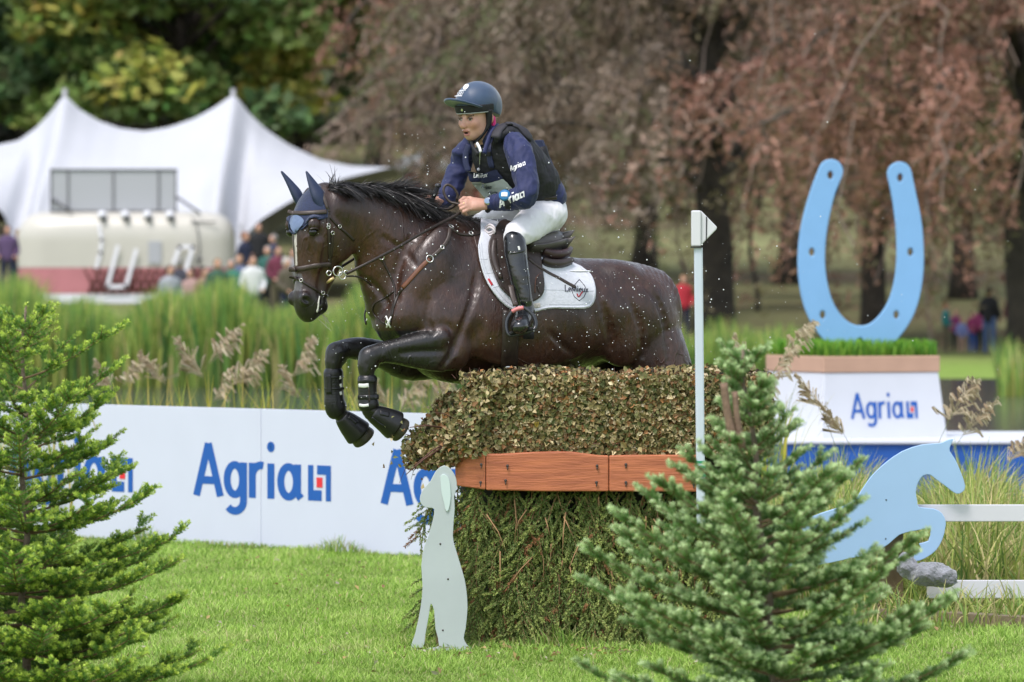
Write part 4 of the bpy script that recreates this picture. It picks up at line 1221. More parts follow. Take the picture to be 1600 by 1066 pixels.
horse = root('horse', (HO[0], HO[1], HW[:, 2].min()), 'dark bay horse in mid-jump over the brush fence', 'horse')
part('body', HW, Qh, M_coat, horse, col=colh)
from mathutils.bvhtree import BVHTree
bvh_h = BVHTree.FromPolygons(HW.tolist(), Qh.tolist())
CAMP = Vector((0, 0, HCAM))
def hit(bvh, px, py, lift=0.0):
    d = Vector(((px - 800) / FPX, 1, -(py - HORIZ) / FPX)).normalized()
    p, n, i, t = bvh.ray_cast(CAMP, d)
    if p is None:
        return None, None
    if n.dot(d) > 0: n = -n
    return np.array(p) + np.array(n) * lift, np.array(n)
def hits(bvh, pts, sub=5, closed=False):
    C = catmull(np.asarray(pts, float), sub, closed)
    P, N = [], []
    for x, y in C:
        p, n = hit(bvh, x, y)
        P.append(p); N.append(n)
    good = [i for i, p in enumerate(P) if p is not None]
    if not good:
        return np.array([W(x, y, 27.9) for x, y in C]), np.tile(np.array((0, -1.0, 0)), (len(C), 1))
    for i in range(len(P)):
        if P[i] is None:
            j = min(good, key=lambda g: abs(g - i))
            d = P[j][1]; P[i] = W(C[i][0], C[i][1], d); N[i] = N[j]
    P = np.array(P); N = np.array(N)
    if len(P) > 4:
        N2 = N.copy()
        for k in range(1, len(P) - 1): N2[k] = (N[k - 1] + N[k] * 2 + N[k + 1])
        N = N2 / np.linalg.norm(N2, axis=1)[:, None]
    return P, N
def ribbon(mb, P, N, w, th, lift=0.0):
    P = np.asarray(P, float) + N * lift
    T = np.gradient(P, axis=0); T /= np.linalg.norm(T, axis=1)[:, None] + 1e-12
    S = np.cross(T, N); S /= np.linalg.norm(S, axis=1)[:, None] + 1e-12
    ww = np.full(len(P), w) if np.isscalar(w) else np.asarray(w)
    V = []
    for i in range(len(P)):
        for a, c in ((-.5, -.3), (-.5, .5), (-.28, 1.0), (.28, 1.0), (.5, .5), (.5, -.3)):
            V.append(P[i] + S[i] * a * ww[i] + N[i] * c * th)
    n = 6; F = []
    for i in range(len(P) - 1):
        for k in range(n):
            F.append((i * n + k, i * n + (k + 1) % n, (i + 1) * n + (k + 1) % n, (i + 1) * n + k))
    F.append(tuple(range(n - 1, -1, -1))); F.append(tuple((len(P) - 1) * n + k for k in range(n)))
    return mb.add(V, F)
def strap(name, bvh, pts, w, th, m, parent, mirror=None, lift=.001, sub=5):
    P, N = hits(bvh, pts, sub)
    if mirror is not None:
        P2, N2 = mirror(P, N); mb = MB(); ribbon(mb, P2, N2, w, th, lift); mb.part(name, m, parent)
    mb = MB(); ribbon(mb, P, N, w, th, lift)
    return mb.part(name, m, parent)
def mir_head(P, N):
    q = w2h(P) - POLL; P2 = np.stack((q @ hn, q @ hv, -(q @ hu)), 1)
    NL = np.stack((N @ FWD, N @ LEF, N[:, 2]), 1); n2 = np.stack((NL @ hn, NL @ hv, -(NL @ hu)), 1)
    L = POLL + P2[:, :1] * hn + P2[:, 1:2] * hv + P2[:, 2:] * hu
    NL2 = n2[:, :1] * hn + n2[:, 1:2] * hv + n2[:, 2:] * hu
    return h2w(L), NL2[:, :1] * FWD + NL2[:, 1:2] * LEF + NL2[:, 2:] * np.array((0, 0, 1.0))
def mir_body(P, N):
    L = w2h(P); L[:, 1] *= -1
    NL = np.stack((N @ FWD, -(N @ LEF), N[:, 2]), 1)
    return h2w(L), NL[:, :1] * FWD + NL[:, 1:2] * LEF + NL[:, 2:] * np.array((0, 0, 1.0))

# eyes
for s in (1, -1):
    mb = MB(); c = h2w(hd(.207, .072, .0925 * s))[0]; mb.ball(c, .0210, 14, 10); ey_ = mb.part('eye', M_eye, horse)
    mb = MB()
    P = np.array([h2w(hd(.193 + .004 * math.cos(x * 2), .072 + .024 * math.cos(x), (.112 - .012 * math.cos(x) ** 2) * s))[0] for x in np.linspace(0, math.pi, 9)])
    mb.tube(P, .0055, 6); mb.part('eyelid', M_leather, ey_)
# foam on the lips
M_foam = mat('white_foam', (.72, .70, .62), .5, bump=.5, bscale=200)
P, N = hits(bvh_h, [(499, 463), (497.5, 472), (497, 480), (495, 488)], 4)
mb = MB(); ribbon(mb, P, N, np.linspace(.006, .011, len(P)), .004, 0); mb.part('mouth_foam', M_foam, horse)

# hair: thin curved locks
def locks(roots, dirs, lens, width, sag, seg=5, rnd=.3, seed=3, wind=None):
    r = np.random.default_rng(seed); V = []; F = []; n0 = 0
    roots = np.asarray(roots); n = len(roots)
    D = dirs + r.normal(size=(n, 3)) * rnd; D /= np.linalg.norm(D, axis=1)[:, None]
    side = np.cross(D, r.normal(size=(n, 3))); side /= np.linalg.norm(side, axis=1)[:, None]
    w = width * r.uniform(.6, 1.4, n); L = lens * r.uniform(.6, 1.25, n)
    curl = r.normal(size=(n, 3)) * .25
    wd = np.zeros(3) if wind is None else np.asarray(wind)
    Vs = []
    for k in range(seg + 1):
        t = k / seg
        c = roots + D * (L * t)[:, None] + (curl + wd) * (L * t * t)[:, None] + np.array((0, 0, -1.0)) * (sag * L * t * t)[:, None]
        ww = (w * (1 - t) ** .7 + .0004)[:, None]
        Vs += [c - side * ww, c + side * ww]
    V = np.stack(Vs, 1).reshape(-1, 3)
    st = (np.arange(n) * 2 * (seg + 1))[:, None]
    F = np.concatenate([st + np.array([2 * k, 2 * k + 1, 2 * k + 3, 2 * k + 2]) for k in range(seg)])
    return V, F
ctop = catmull(np.array([(512, 291), (540, 290), (570, 291), (600, 297), (625, 306), (650, 319), (680, 331), (712, 340), (740, 345)], float), 12)
cpts = []
for x, y in ctop:
    b = .05 - .05 * np.clip((x - 530) / 90, 0, 1)
    p, n = hit(bvh_h, x, y + 6)
    cpts.append(h2w(hl(x, y + 4, b))[0])
cpts = np.array(cpts)
r = np.random.default_rng(11)
def hair_clumps(roots, D0, L0, per, width, spread, arc, fall, seed, seg=7):
    """bunches of fine strands that leave together, rise and fall over"""
    r = np.random.default_rng(seed); n = len(roots)
    cid = np.repeat(np.arange(n), per); K = len(cid)
    up = np.array((0, 0, 1.0))
    D = D0[cid] + r.normal(size=(K, 3)) * spread; D /= np.linalg.norm(D, axis=1)[:, None]
    rt = roots[cid] + r.normal(size=(K, 3)) * .0075
    L = L0[cid] * r.uniform(.7, 1.15, K)
    bend = (r.normal(size=(n, 3)) * .22)[cid] + r.normal(size=(K, 3)) * .06
    side = np.cross(D, r.normal(size=(K, 3))); side /= np.linalg.norm(side, axis=1)[:, None]
    ph = r.uniform(0, 6.3, n)[cid]; Vs = []
    for k in range(seg + 1):
        t = k / seg
        c = rt + D * (L * t)[:, None] + (bend + arc) * (L * t * t)[:, None] - up * (fall[cid] * L * t * t)[:, None] + side * (.05 * L * np.sin(t * 5 + ph) * t)[:, None]
        w = (width * (1 - t) ** .8 + .0003)
        Vs += [c - side * w, c + side * w]
    V = np.stack(Vs, 1).reshape(-1, 3); st = (np.arange(K) * 2 * (seg + 1))[:, None]
    return V, np.concatenate([st + np.array([2 * k, 2 * k + 1, 2 * k + 3, 2 * k + 2]) for k in range(seg)])
NC = 120
uu_ = np.linspace(0, 1, NC); ii = uu_ * (len(cpts) - 1.001); i0 = ii.astype(int); fr = (ii - i0)[:, None]
rt = cpts[i0] * (1 - fr) + cpts[i0 + 1] * fr
rt = rt + LEF * r.uniform(-.015, .02, NC)[:, None]
wave = np.sin(uu_ * 31) * .5 + np.sin(uu_ * 17 + .6) * .5
upv = np.tile(np.array((0, 0, 1.0)), (NC, 1))
D0 = -FWD * (.75 + .25 * wave)[:, None] + upv * (.55 + .40 * wave + .55 * np.exp(-((uu_ - .47) / .13) ** 2) - .30 * np.exp(-((uu_ - .78) / .12) ** 2) - .25 * np.exp(-(uu_ / .2) ** 2))[:, None] + LEF * r.uniform(-.1, .35, NC)[:, None]
L0 = .070 + .062 * np.clip(uu_ * 1.8, 0, 1) + .03 * wave; L0 = L0 * np.interp(uu_, [0, .5, .62, .72, .84, 1], [1, 1.2, .85, .48, .45, .75])
V1, F1 = hair_clumps(rt, D0, L0, 55, .0010, .17, -FWD * .35, .55 + .5 * r.uniform(size=NC), 21)
D1 = -FWD * .55 + upv * .25 + LEF * r.uniform(.5, .9, NC)[:, None]
V2, F2 = hair_clumps(rt + LEF * .012, D1, L0 * .8, 40, .0011, .10, -FWD * .15, np.full(NC, .85), 22)
part('mane', np.vstack((V1, V2)), np.vstack((F1, F2 + len(V1))), M_hair, horse)
# a few wisps at the poll, whiskers, tail
V, F = locks(np.repeat(cpts[:8], 3, 0), np.tile(-FWD * .1 + np.array((0, 0, 1.0)), (24, 1)), np.full(24, .10), .0016, .1, seed=9)
part('forelock', V, F, M_hair, horse)
wr = np.array([h2w(hd(.59 + .02 * math.sin(i), -.10 - .008 * math.cos(i * 2), .02 * math.sin(i * 3)))[0] for i in range(18)])
V, F = locks(wr, np.tile(-FWD * .8 - np.array((0, 0, .5)), (18, 1)), np.full(18, .05), .0008, .2, seed=10)
part('whiskers', V, F, mat('whisker', (.5, .46, .4), .6), horse)
trt = h2w(hl(1030, 480, -.02))[0] + r.normal(size=(420, 3)) * np.array((.018, .018, .03))
V, F = locks(trt, np.tile(FWD * .10 - np.array((0, 0, 1.0)), (420, 1)), np.full(420, .62), .004, .25, seed=12, rnd=.04)
part('tail', V, F, M_hair, horse)
# hooves
M_hoof = mat('hoof_horn', (.050, .046, .030), .45, var=.6, nscale=25, bump=.3, bscale=40)
def limb_piece(stations, h=.004, post=None):
    f = Field(); f.loft(limb(stations), sub=3, kin=.004, ends=.3); V, Q = f.mesh(h, post=post, smooth=1); return h2w(V), Q
for nm, st in (('hoof', [(606, 660, .16, .046, .046), (618, 667, .16, .056, .058), (626, 672.5, .16, .062, .064)]),
               ('hoof', [(551, 667, -.16, .046, .046), (562, 677.5, -.16, .056, .058), (569, 685, -.16, .062, .064)]),
               ('hoof', [(1040, 884, .15, .055, .055), (1030, 902, .15, .064, .064)]), ('hoof', [(986, 884, -.15, .055, .055), (976, 902, -.15, .064, .064)])):
    V, Q = limb_piece(st); part(nm, V, Q, M_hoof, horse)

# ------------------------------------------------------------------ leg boots (worn, each a thing of its own)
M_boot = mat('black_neoprene', (.010, .010, .012), .36, var=.4, nscale=60, bump=.25, bscale=90, bdist=.006)
M_patch = mat('white_print', (.72, .72, .70), .5)
def tendon_boot(st, label, bars, bside):
    f = Field(); f.loft(limb(st), sub=4, kin=.004, ends=.3)
    V, Q = f.mesh(.0035, smooth=1); Vw = h2w(V)
    c = Vw.mean(0); rt_ = root('tendon_boot', (c[0], c[1], Vw[:, 2].min()), label, 'horse boot', 'leg boots on the front legs')
    sh_ = part('shell', Vw, Q, M_boot, rt_)
    bv = BVHTree.FromPolygons(Vw.tolist(), Q.tolist())
    for pts, w, m, nm in bars:
        P, N = hits(bv, pts, 4); mb = MB(); ribbon(mb, P, N, w, .004, .0); mb.part(nm, m, sh_)
tendon_boot([(574, 588, .16, .040, .041), (574, 593, .16, .047, .047), (574, 606, .16, .045, .044), (575, 622, .16, .046, .044), (576, 632, .16, .050, .047), (577, 638, .16, .046, .044)],
            'black boot with white tags on the near front leg', [([(561, 602), (568, 603), (576, 602)], .020, M_patch, 'brand_tag'), ([(562, 633), (568, 634), (576, 633)], .014, M_patch, 'brand_tag'),
             ([(560, 597), (575, 595), (588, 596)], .022, M_boot, 'strap'), ([(560, 621), (575, 621), (591, 620)], .024, M_boot, 'strap'), ([(576, 606), (577, 616), (577, 628)], .008, M_leather, 'seam')], 1)
tendon_boot([(521, 577, -.16, .040, .041), (521, 583, -.16, .048, .047), (521, 597, -.16, .047, .045), (522, 615, -.16, .047, .045), (523, 630, -.16, .052, .048), (526, 640, -.16, .054, .048), (530, 646, -.16, .044, .042)],
            'black ribbed boot on the far front leg', [([(513, 585), (514, 600), (514, 616)], .030, M_boot, 'strike_plate'), ([(531, 588), (532, 592)], .014, M_patch, 'stud'), ([(532, 600), (533, 605)], .014, M_patch, 'stud'),
             ([(532, 612), (533, 617)], .014, M_patch, 'stud'), ([(508, 590), (521, 590), (536, 589)], .012, M_boot, 'strap'), ([(508, 608), (521, 608), (537, 607)], .012, M_boot, 'strap')], -1)
def bell_boot(st, label, bars):
    f = Field(); f.loft(limb(st), sub=4, kin=.004, ends=.22)
    V, Q = f.mesh(.0035, smooth=1); Vw = h2w(V); c = Vw.mean(0)
    rt_ = root('overreach_boot', (c[0], c[1], Vw[:, 2].min()), label, 'horse boot', 'leg boots on the front legs')
    sh_ = part('shell', Vw, Q, M_black, rt_)
    bv = BVHTree.FromPolygons(Vw.tolist(), Q.tolist())
    for pts, w, m, nm in bars:
        P, N = hits(bv, pts, 4); mb = MB(); ribbon(mb, P, N, w, .004, .0); mb.part(nm, m, sh_)
bell_boot([(581, 645, .16, .038, .040), (586, 648, .16, .046, .046), (596, 653, .16, .056, .055), (607, 659, .16, .066, .065), (616, 664.5, .16, .074, .072)], 'black bell boot over the near front hoof, nearest the fence',
          [([(594, 645), (600, 646), (608, 648)], .026, M_boot, 'strap'), ([(581, 652), (590, 660), (600, 666)], .010, M_boot, 'rim')])
bell_boot([(534, 651, -.16, .038, .040), (538, 655, -.16, .046, .046), (545, 662, -.16, .056, .055), (553, 670, -.16, .064, .063), (560, 677, -.16, .071, .069)], 'black bell boot over the far front hoof, lowest of all',
          [([(545, 651), (551, 655), (558, 661)], .022, M_boot, 'strap')])

# ------------------------------------------------------------------ ear bonnet
M_knit = mat('navy_knit', (.012, .025, .085), .75, var=.45, nscale=140, bump=.5, bscale=230, bdist=.006, sheen=.3)
M_lightblue = mat('blue_grey_satin', (.16, .22, .37), .45, var=.2, nscale=60)
def bonnet_post(X, D):
    qh = X - POLL; t = qh @ hn; v = qh @ hv; uu = np.abs(qh @ hu)
    edge = .225 - .82 * uu + .004 * np.sin(uu * 380)
    reg = np.maximum(np.maximum(-(v - .012 + .10 * np.clip(t - .06, 0, 1)), t - edge), -(t + .06))
    return np.maximum(np.abs(D - .005) - .0045, reg)
lo = np.array(hd(.1, 0, 0)) - .2
hi = np.array(hd(.1, 0, 0)) + .2
V, Q = HF.mesh(.0045, lo=lo, hi=hi, post=bonnet_post, smooth=1)
BW = h2w(V); BQ = Q
bonnet = root('ear_bonnet', BW.mean(0) * np.array((1, 1, 0)) + np.array((0, 0, BW[:, 2].min())), "navy knitted fly bonnet covering the horse's ears and forehead", 'fly bonnet')
cap_ = part('cap', BW, Q, M_knit, bonnet)
bvh_b = BVHTree.FromPolygons(BW.tolist(), Q.tolist())
def wear(pts_r):   # ear: world stations
    f = Field()
    C = np.array([p[0] for p in pts_r]); T = np.gradient(C, axis=0)
    lat = np.array((.62, -.78, 0))
    st = []
    for c, t, p in zip(C, T, pts_r):
        vv = np.cross(t, lat); vv /= np.linalg.norm(vv); st.append((c, vv, p[1], p[2]))
    f.loft(st, sub=4, kin=.004)
    return f
M_ear = mat('navy_lycra', (.012, .022, .060), .5, bump=.1, bscale=90)
for pts in ([(502, 324, 27.57, .026, .024), (498, 308, 27.57, .036, .022), (492, 295, 27.575, .030, .017), (485, 281, 27.58, .018, .010), (480, 271, 27.585, .007, .006), (478.5, 268, 27.585, .003, .003)],
            [(470, 318, 27.70, .024, .022), (464, 304, 27.70, .028, .020), (456, 291, 27.70, .021, .014), (447, 278, 27.70, .012, .009), (441, 270, 27.70, .006, .005), (439.5, 268, 27.70, .003, .003)]):
    f = wear([(W(x, y, d), a, b) for x, y, d, a, b in pts])
    V, Q = f.mesh(.004, smooth=1); part('ear_cover', V, Q, M_ear, bonnet)
C = [(462, 336), (470, 339), (475, 345), (472, 352), (466, 358), (461, 364), (456, 358), (453, 349), (455, 341)]
def cast_patch(name, bvh, poly, m, parent, lift=.003, step=2.0, fine=None):
    """flat print that follows a surface: a photo-pixel polygon cast onto it"""
    poly = catmull(np.asarray(poly, float), 3, True); c = poly.mean(0)
    rings = [poly * k + c * (1 - k) for k in (1.0, .75, .5, .25)]
    V = []; n = len(poly)
    for rr in rings:
        for x, y in rr:
            p, nn = hit(bvh, x, y, lift)
            V.append(p if p is not None else W(x, y, V[-1][1] if V else 27.85))
    p, nn = hit(bvh, c[0], c[1], lift); V.append(p if p is not None else np.mean([V[i] for i in range(3 * n, 4 * n)], axis=0))
    F = []
    for k in range(3):
        F += [(k * n + i, k * n + (i + 1) % n, (k + 1) * n + (i + 1) % n, (k + 1) * n + i) for i in range(n)]
    F += [(3 * n + i, 3 * n + (i + 1) % n, 4 * n) for i in range(n)]
    mb = MB(); mb.add(V, F); o = mb.part(name, m, parent); return o
cast_patch('front_badge', bvh_b, C, M_lightblue, cap_)
# binding along the lower edge
P, N = hits(bvh_b, [(452, 338), (452, 355), (456, 364), (463, 364), (472, 358), (482, 349), (495, 343), (507, 341)], 5)
mb = MB(); mb.tube(P, .0045, 6); mb.part('binding', M_ear, cap_)

# ------------------------------------------------------------------ bridle
bvh_both = BVHTree.FromPolygons(np.vstack((HW, BW)).tolist(), np.vstack((Qh, BQ + len(HW))).tolist())
bit_c = W(527, 427, 27.55)
bridle = root('bridle', h2w(hd(.5, 0, 0))[0], "brown leather bridle with reins on the horse's head", 'bridle')
strap('browband', bvh_both, [(451.5, 331), (460, 333), (478, 333), (496, 332), (510, 331)], .021, .007, M_leather_grey, bridle)
strap('headpiece', bvh_both, [(500, 295), (505, 306), (510, 320), (513, 332)], .020, .006, M_leather_grey, bridle, mir_head)
strap('cheekpiece', bvh_both, [(512.5, 331), (513, 350), (514, 375), (515, 398), (515.5, 420)], .016, .006, M_leather, bridle, mir_head)
strap('cheekpiece', bvh_both, [(519, 360), (519, 372), (518, 390), (517, 402)], .013, .006, M_leather, bridle)
strap('throatlash', bvh_both, [(514, 338), (522, 347), (531, 356), (543, 366), (553, 376)], .013, .005, M_leather, bridle, mir_head)
strap('noseband', bvh_both, [(453.5, 421), (460, 421), (475, 419), (490, 416), (505, 414), (516, 413)], .024, .008, M_leather_grey, bridle, mir_head)
strap('flash_strap', bvh_both, [(454, 433), (462, 435), (471, 439), (482, 446), (492, 452), (503, 459), (511, 463)], .014, .006, M_leather, bridle, mir_head)
def ring(mb, c, nrm, Rr, r, n=20):
    nrm = np.asarray(nrm, float); nrm /= np.linalg.norm(nrm); a = np.cross(nrm, (0, 0, 1.0)); a /= np.linalg.norm(a); b = np.cross(nrm, a)
    P = [np.asarray(c) + Rr * (math.cos(2 * math.pi * k / n) * a + math.sin(2 * math.pi * k / n) * b) for k in range(n + 1)]
    return mb.tube(P, r, 6, cap=False)
vn = np.array((.35, -.93, 0))
for x, y, rr, dd in ((528, 424, .024, 27.53), (535, 431, .018, 27.53), (541, 426, .010, 27.53), (514, 427, .012, 27.54)):
    mb = MB(); ring(mb, W(x, y, dd), vn, rr, .0036); mb.part('bit_ring', M_steel, bridle)
mb = MB(); mb.tube([W(511, 442, 27.53), W(516, 438, 27.52), (W(522, 434, 27.52))], [.006, .009, .007], 8); mb.part('bit_peg', mat('brass', (.62, .46, .22), .35, metal=.7), bridle)
for x, y in ((512.5, 355), (519, 364), (512.7, 352), (530, 354), (471, 438), (504, 458)):
    p, n = hit(bvh_both, x, y, .006)
    mb = MB(); ring(mb, p, n, .0085, .0022, 12); mb.part('buckle', M_steel, bridle)
NH = W(720, 333, 27.86); FH = W(682, 324, 28.06)          # where the rider's fists hold the reins
Pr = catmull([W(541, 428, 27.53), W(575, 411, 27.55), (W(620, 387, 27.62)), W(665, 361, 27.72), W(700, 343, 27.82), NH], 6)
mb = MB(); mb.tube(Pr, .0075, 8, flat=.55); mb.part('rein', M_leather, bridle)
Pr = catmull([h2w(hd(.42, -.11, -.075))[0], W(560, 400, 27.95), W(610, 360, 28.02), W(655, 335, 28.06), FH], 6)
mb = MB(); mb.tube(Pr, .0075, 8, flat=.55); mb.part('rein', M_leather, bridle)
Pr = catmull([W(541, 432, 27.53), W(556, 432, 27.56), W(570, 438, 27.60), W(580, 446, 27.66)], 5)
mb = MB(); mb.tube(Pr, .005, 6); mb.part('rein_loop', M_leather, bridle)

# ------------------------------------------------------------------ breastplate and martingale
bp_ = root('breastplate', h2w(hl(640, 505, 0))[0], "leather breastplate crossing the horse's shoulder to the saddle", 'breastplate')
strap('shoulder_strap', bvh_h, [(703, 356), (700, 373), (690, 388), (671, 405)], .020, .007, M_leather_grey, bp_, mir_body)
strap('shoulder_strap', bvh_h, [(671, 405), (655, 421), (640, 438), (629, 450)], .022, .007, M_tan, bp_, mir_body)
strap('shoulder_strap', bvh_h, [(629, 450), (620, 465), (615, 480), (612, 494), (608, 507)], .018, .006, M_leather, bp_, mir_body)
strap('wither_strap', bvh_h, [(703, 356), (716, 365), (735, 367), (752, 364), (764, 362)], .018, .006, M_leather, bp_, mir_body)
strap('martingale_strap', bvh_h, [(596, 404), (604, 420), (612, 436), (617, 452), (616, 470), (612, 488), (609, 505)], .010, .005, M_leather, bp_)
strap('martingale_strap', bvh_h, [(616, 455), (600, 466), (586, 474), (582, 486), (590, 498), (602, 506)], .009, .005, M_leather, bp_)
for x, y, rr in ((671, 405, .017), (704, 356, .014), (608, 504, .015), (596, 402, .012), (690, 387, .009), (735, 366, .010)):
    p, n = hit(bvh_h, x, y, .008)
    if p is None: p, n = W(x, y, 27.75), vn
    mb = MB(); ring(mb, p, n, rr, .0032, 16); mb.part('ring', M_steel, bp_)
mb = MB(); mb.tube([W(603, 494, 27.56), W(607, 503, 27.55), W(604, 512, 27.56)], .004, 6); mb.tube([W(611, 495, 27.56), W(606, 504, 27.552), W(610, 512, 27.56)], .004, 6)
mb.part('string_tie', mat('white_cord', (.75, .74, .72), .7), bp_)
# ================================================================== saddle, pad, rider
def w2px(P):
    P = np.asarray(P, float)
    return np.stack((800 + FPX * P[:, 0] / P[:, 1], HORIZ - FPX * (P[:, 2] - HCAM) / P[:, 1]), 1)
def side_region(X, poly):
    """signed distance (m) of horse-frame points to a photo outline, mirrored to the far flank"""
    L = X.copy(); L[:, 1] = np.abs(L[:, 1])
    return poly_sdf(w2px(h2w(L)), poly) * 28.0 / FPX
_sg = {}
def shell(poly, off, half, lo, hi, h=.005):
    """a layer of even thickness lying on the horse, trimmed to an outline on both flanks"""
    if 'D' not in _sg:
        _sg['D'] = HF.grid(lo, hi, h)
        n = _sg['D'].shape
        _sg['xs'] = [lo[i] + h * np.arange(n[i]) for i in range(3)]
    D = _sg['D']; out = np.full(D.shape, .1, np.float32)
    idx = np.argwhere(np.abs(D - off) < half + 2.5 * h)
    X = np.stack([_sg['xs'][i][idx[:, i]] for i in range(3)], 1)
    d = D[idx[:, 0], idx[:, 1], idx[:, 2]]
    out[idx[:, 0], idx[:, 1], idx[:, 2]] = np.maximum(np.abs(d - off) - half, side_region(X, poly))
    V, Q = surfnets(out, lo, h, 1)
    return h2w(V), Q
pad_poly = catmull(np.array([(751, 366), (747, 388), (750, 409), (756, 431), (767, 452), (783, 472), (799, 484), (815, 489), (833, 489), (856, 483), (885, 482.5), (914, 482.5), (926, 476), (931, 462), (930, 445), (923, 428), (907, 415), (889, 401), (886, 340), (765, 320)], float), 3, True)
lo = np.array((-.56, -.40, hl(850, 500, .3)[2])); hi = np.array((.32, .40, hl(750, 330, 0)[2]))
M_pad = mat('white_quilt', (.62, .64, .70), .85, var=.10, nscale=55, bump=.35, bscale=45, bdist=.01, sheen=.2)
PW, PQ = shell(pad_poly, .009, .008, lo, hi)
pad = root('saddle_pad', h2w(hl(850, 488, 0))[0], 'white quilted saddle pad under the saddle', 'saddle pad')
quilt = part('quilt', PW, PQ, M_pad, pad)
bvh_p = BVHTree.FromPolygons(PW.tolist(), PQ.tolist())
M_seam = mat('grey_seam', (.46, .48, .53), .9)
M_red = mat('red_cloth', (.42, .02, .03), .7)
M_navyprint = mat('dark_print', (.03, .03, .05), .6)
def cast_lines(name, bvh, lines, w, th, m, parent, sub=4):
    for pts in lines:
        P, N = hits(bvh, pts, sub); mb = MB(); ribbon(mb, P, N, w, th, 0); mb.part(name, m, parent)
cast_lines('seam', bvh_p, [[(749, 405), (756, 405.5), (762, 405)], [(756, 428), (764, 427), (772, 426)], [(769, 450), (776, 448), (782, 447)],
    [(834, 453), (860, 453), (890, 454), (928, 455)], [(858, 476), (880, 476), (905, 476), (922, 473)], [(752, 380), (755, 405), (762, 428), (773, 449), (788, 468), (802, 479)]], .0025, .0012, M_seam, quilt)
cast_lines('binding', bvh_p, [[(748.5, 370), (748.5, 389), (751, 408), (757.5, 430), (768, 450), (784, 470), (800, 481.5), (815, 486.5), (833, 486.5), (856, 480.5), (885, 480), (913, 480), (924, 474.5), (928.5, 461), (927.5, 446), (921, 430), (906, 417)]], .008, .004, M_pad, quilt, 3)
cast_lines('red_tag', bvh_p, [[(762.5, 436), (766, 441), (769, 446)]], .013, .003, M_red, quilt)
cast_lines('girth_loop', bvh_p, [[(832, 478), (838, 477.5), (844, 477)]], .022, .003, mat('cream_web', (.55, .50, .44), .8), quilt)
def pxmap(bvh, x0, y0, xd, yd, fallback=27.8):
    """glyph units -> photo pixel -> point on a surface"""
    last = [W(x0, y0, fallback)]
    def f(gx, gy, lift):
        p, n = hit(bvh, x0 + gx * xd[0] + gy * yd[0], y0 + gx * xd[1] + gy * yd[1], lift)
        if p is None:
            p = W(x0 + gx * xd[0] + gy * yd[0], y0 + gx * xd[1] + gy * yd[1], last[0][1])
        last[0] = p
        return p
    return f
f = pxmap(bvh_p, 882.5, 455.2, (10.2, .5), (-.4, -9.0))
write('LeMieux', f, M_navyprint, quilt, w=.13, lift=.0025, gap=.02, sub=2)
cast_lines('emblem_outline', bvh_p, [[(905, 437), (917, 454), (905, 470), (893, 454), (905, 437)]], .0035, .0025, M_navyprint, quilt, 2)
cast_lines('emblem_tick', bvh_p, [[(901.5, 459), (904, 464), (910, 456)]], .006, .004, M_red, quilt, 3)
mb = MB(); mb.ball(W(907, 424, 27.86), 1, 16, 8, (.055, .03, .006)); mb.part('tab', M_pad, quilt)

# saddle
M_saddle = mat('saddle_leather', (.052, .036, .031), .42, var=.35, nscale=35, bump=.15, bscale=120, bdist=.005)
M_seat = mat('seat_leather', (.085, .074, .072), .45, var=.25, nscale=30, bump=.12, bscale=140, bdist=.004)
M_panel = mat('panel_leather', (.050, .024, .025), .45, var=.3, nscale=35, bump=.12, bscale=120, bdist=.005)
saddle = root('saddle', h2w(hl(810, 470, 0))[0], 'brown leather jumping saddle with grey seat under the rider', 'saddle')
flap_poly = catmull(np.array([(769, 367), (763, 384), (765, 407), (772, 428), (782, 450), (800, 467), (816, 472), (832, 472), (847, 462), (851, 446), (848, 420), (845, 398), (840, 375), (790, 340)], float), 3, True)
V, Q = shell(flap_poly, .026, .009, lo, hi)
flap = part('flap', V, Q, M_saddle, saddle)
FWV, FQ = V, Q
bvh_f = BVHTree.FromPolygons(V.tolist(), Q.tolist())
sf = Field()
sf.loft([tb(758, 343, 366, .055), tb(785, 357, 381, .10), tb(815, 371, 396, .14), tb(842, 372, 400, .165), (tb(860, 374, 398, .14))], sub=4, kin=.015)
sf.ell(hl(800, 345, 0) + np.array((0, 0, .05)), (.16, .07, .055), k=.03, op='sub')
V, Q = sf.mesh(.006, smooth=2); part('seat', h2w(V), Q, M_seat, saddle)
prof_ = lambda n, a, b: a * np.sin(np.linspace(.35, math.pi - .35, n)) ** .5 * 1.0 + b
for nm, pts, w_, th_, m, lf in (('panel', [(846, 409), (858, 413), (874, 414), (891, 411)], .040, .026, M_saddle, .006), ('panel', [(845, 398), (858, 402), (873, 403), (887, 399)], .042, .036, M_panel, .012),
                            ('cantle', [(822, 391), (840, 388), (858, 385), (873, 381), (885, 379)], .074, .055, M_seat, .018), ('cantle_edge', [(824, 396), (842, 396), (860, 394), (876, 391), (885, 388)], .016, .064, M_seat, .012)):
    P, N = hits(bvh_p, pts, 5); mb = MB(); ribbon(mb, P, N, prof_(len(P), w_, 0), th_, lf); mb.part(nm, m, saddle)
    P2, N2 = mir_body(P, N); mb = MB(); ribbon(mb, P2, N2, prof_(len(P), w_, 0), th_, lf); mb.part(nm, m, saddle)
C = [(844 + 5.5 * math.cos(t), 443 + 15 * math.sin(t)) for t in np.linspace(0, 2 * math.pi, 10)[:-1]]
cast_patch('girth_pad', bvh_f, C, M_leather, flap, .006)
cast_lines('piping', bvh_f, [[(845, 427), (838, 434), (836, 446), (836, 458)]], .004, .003, M_tan, flap)
cast_lines('knee_roll', bvh_f, [[(772, 374), (771, 395), (775, 415), (783, 436)]], np.array([.02 + .016 * math.sin(math.pi * k / 12) for k in range(13)]), .014, M_saddle, flap)
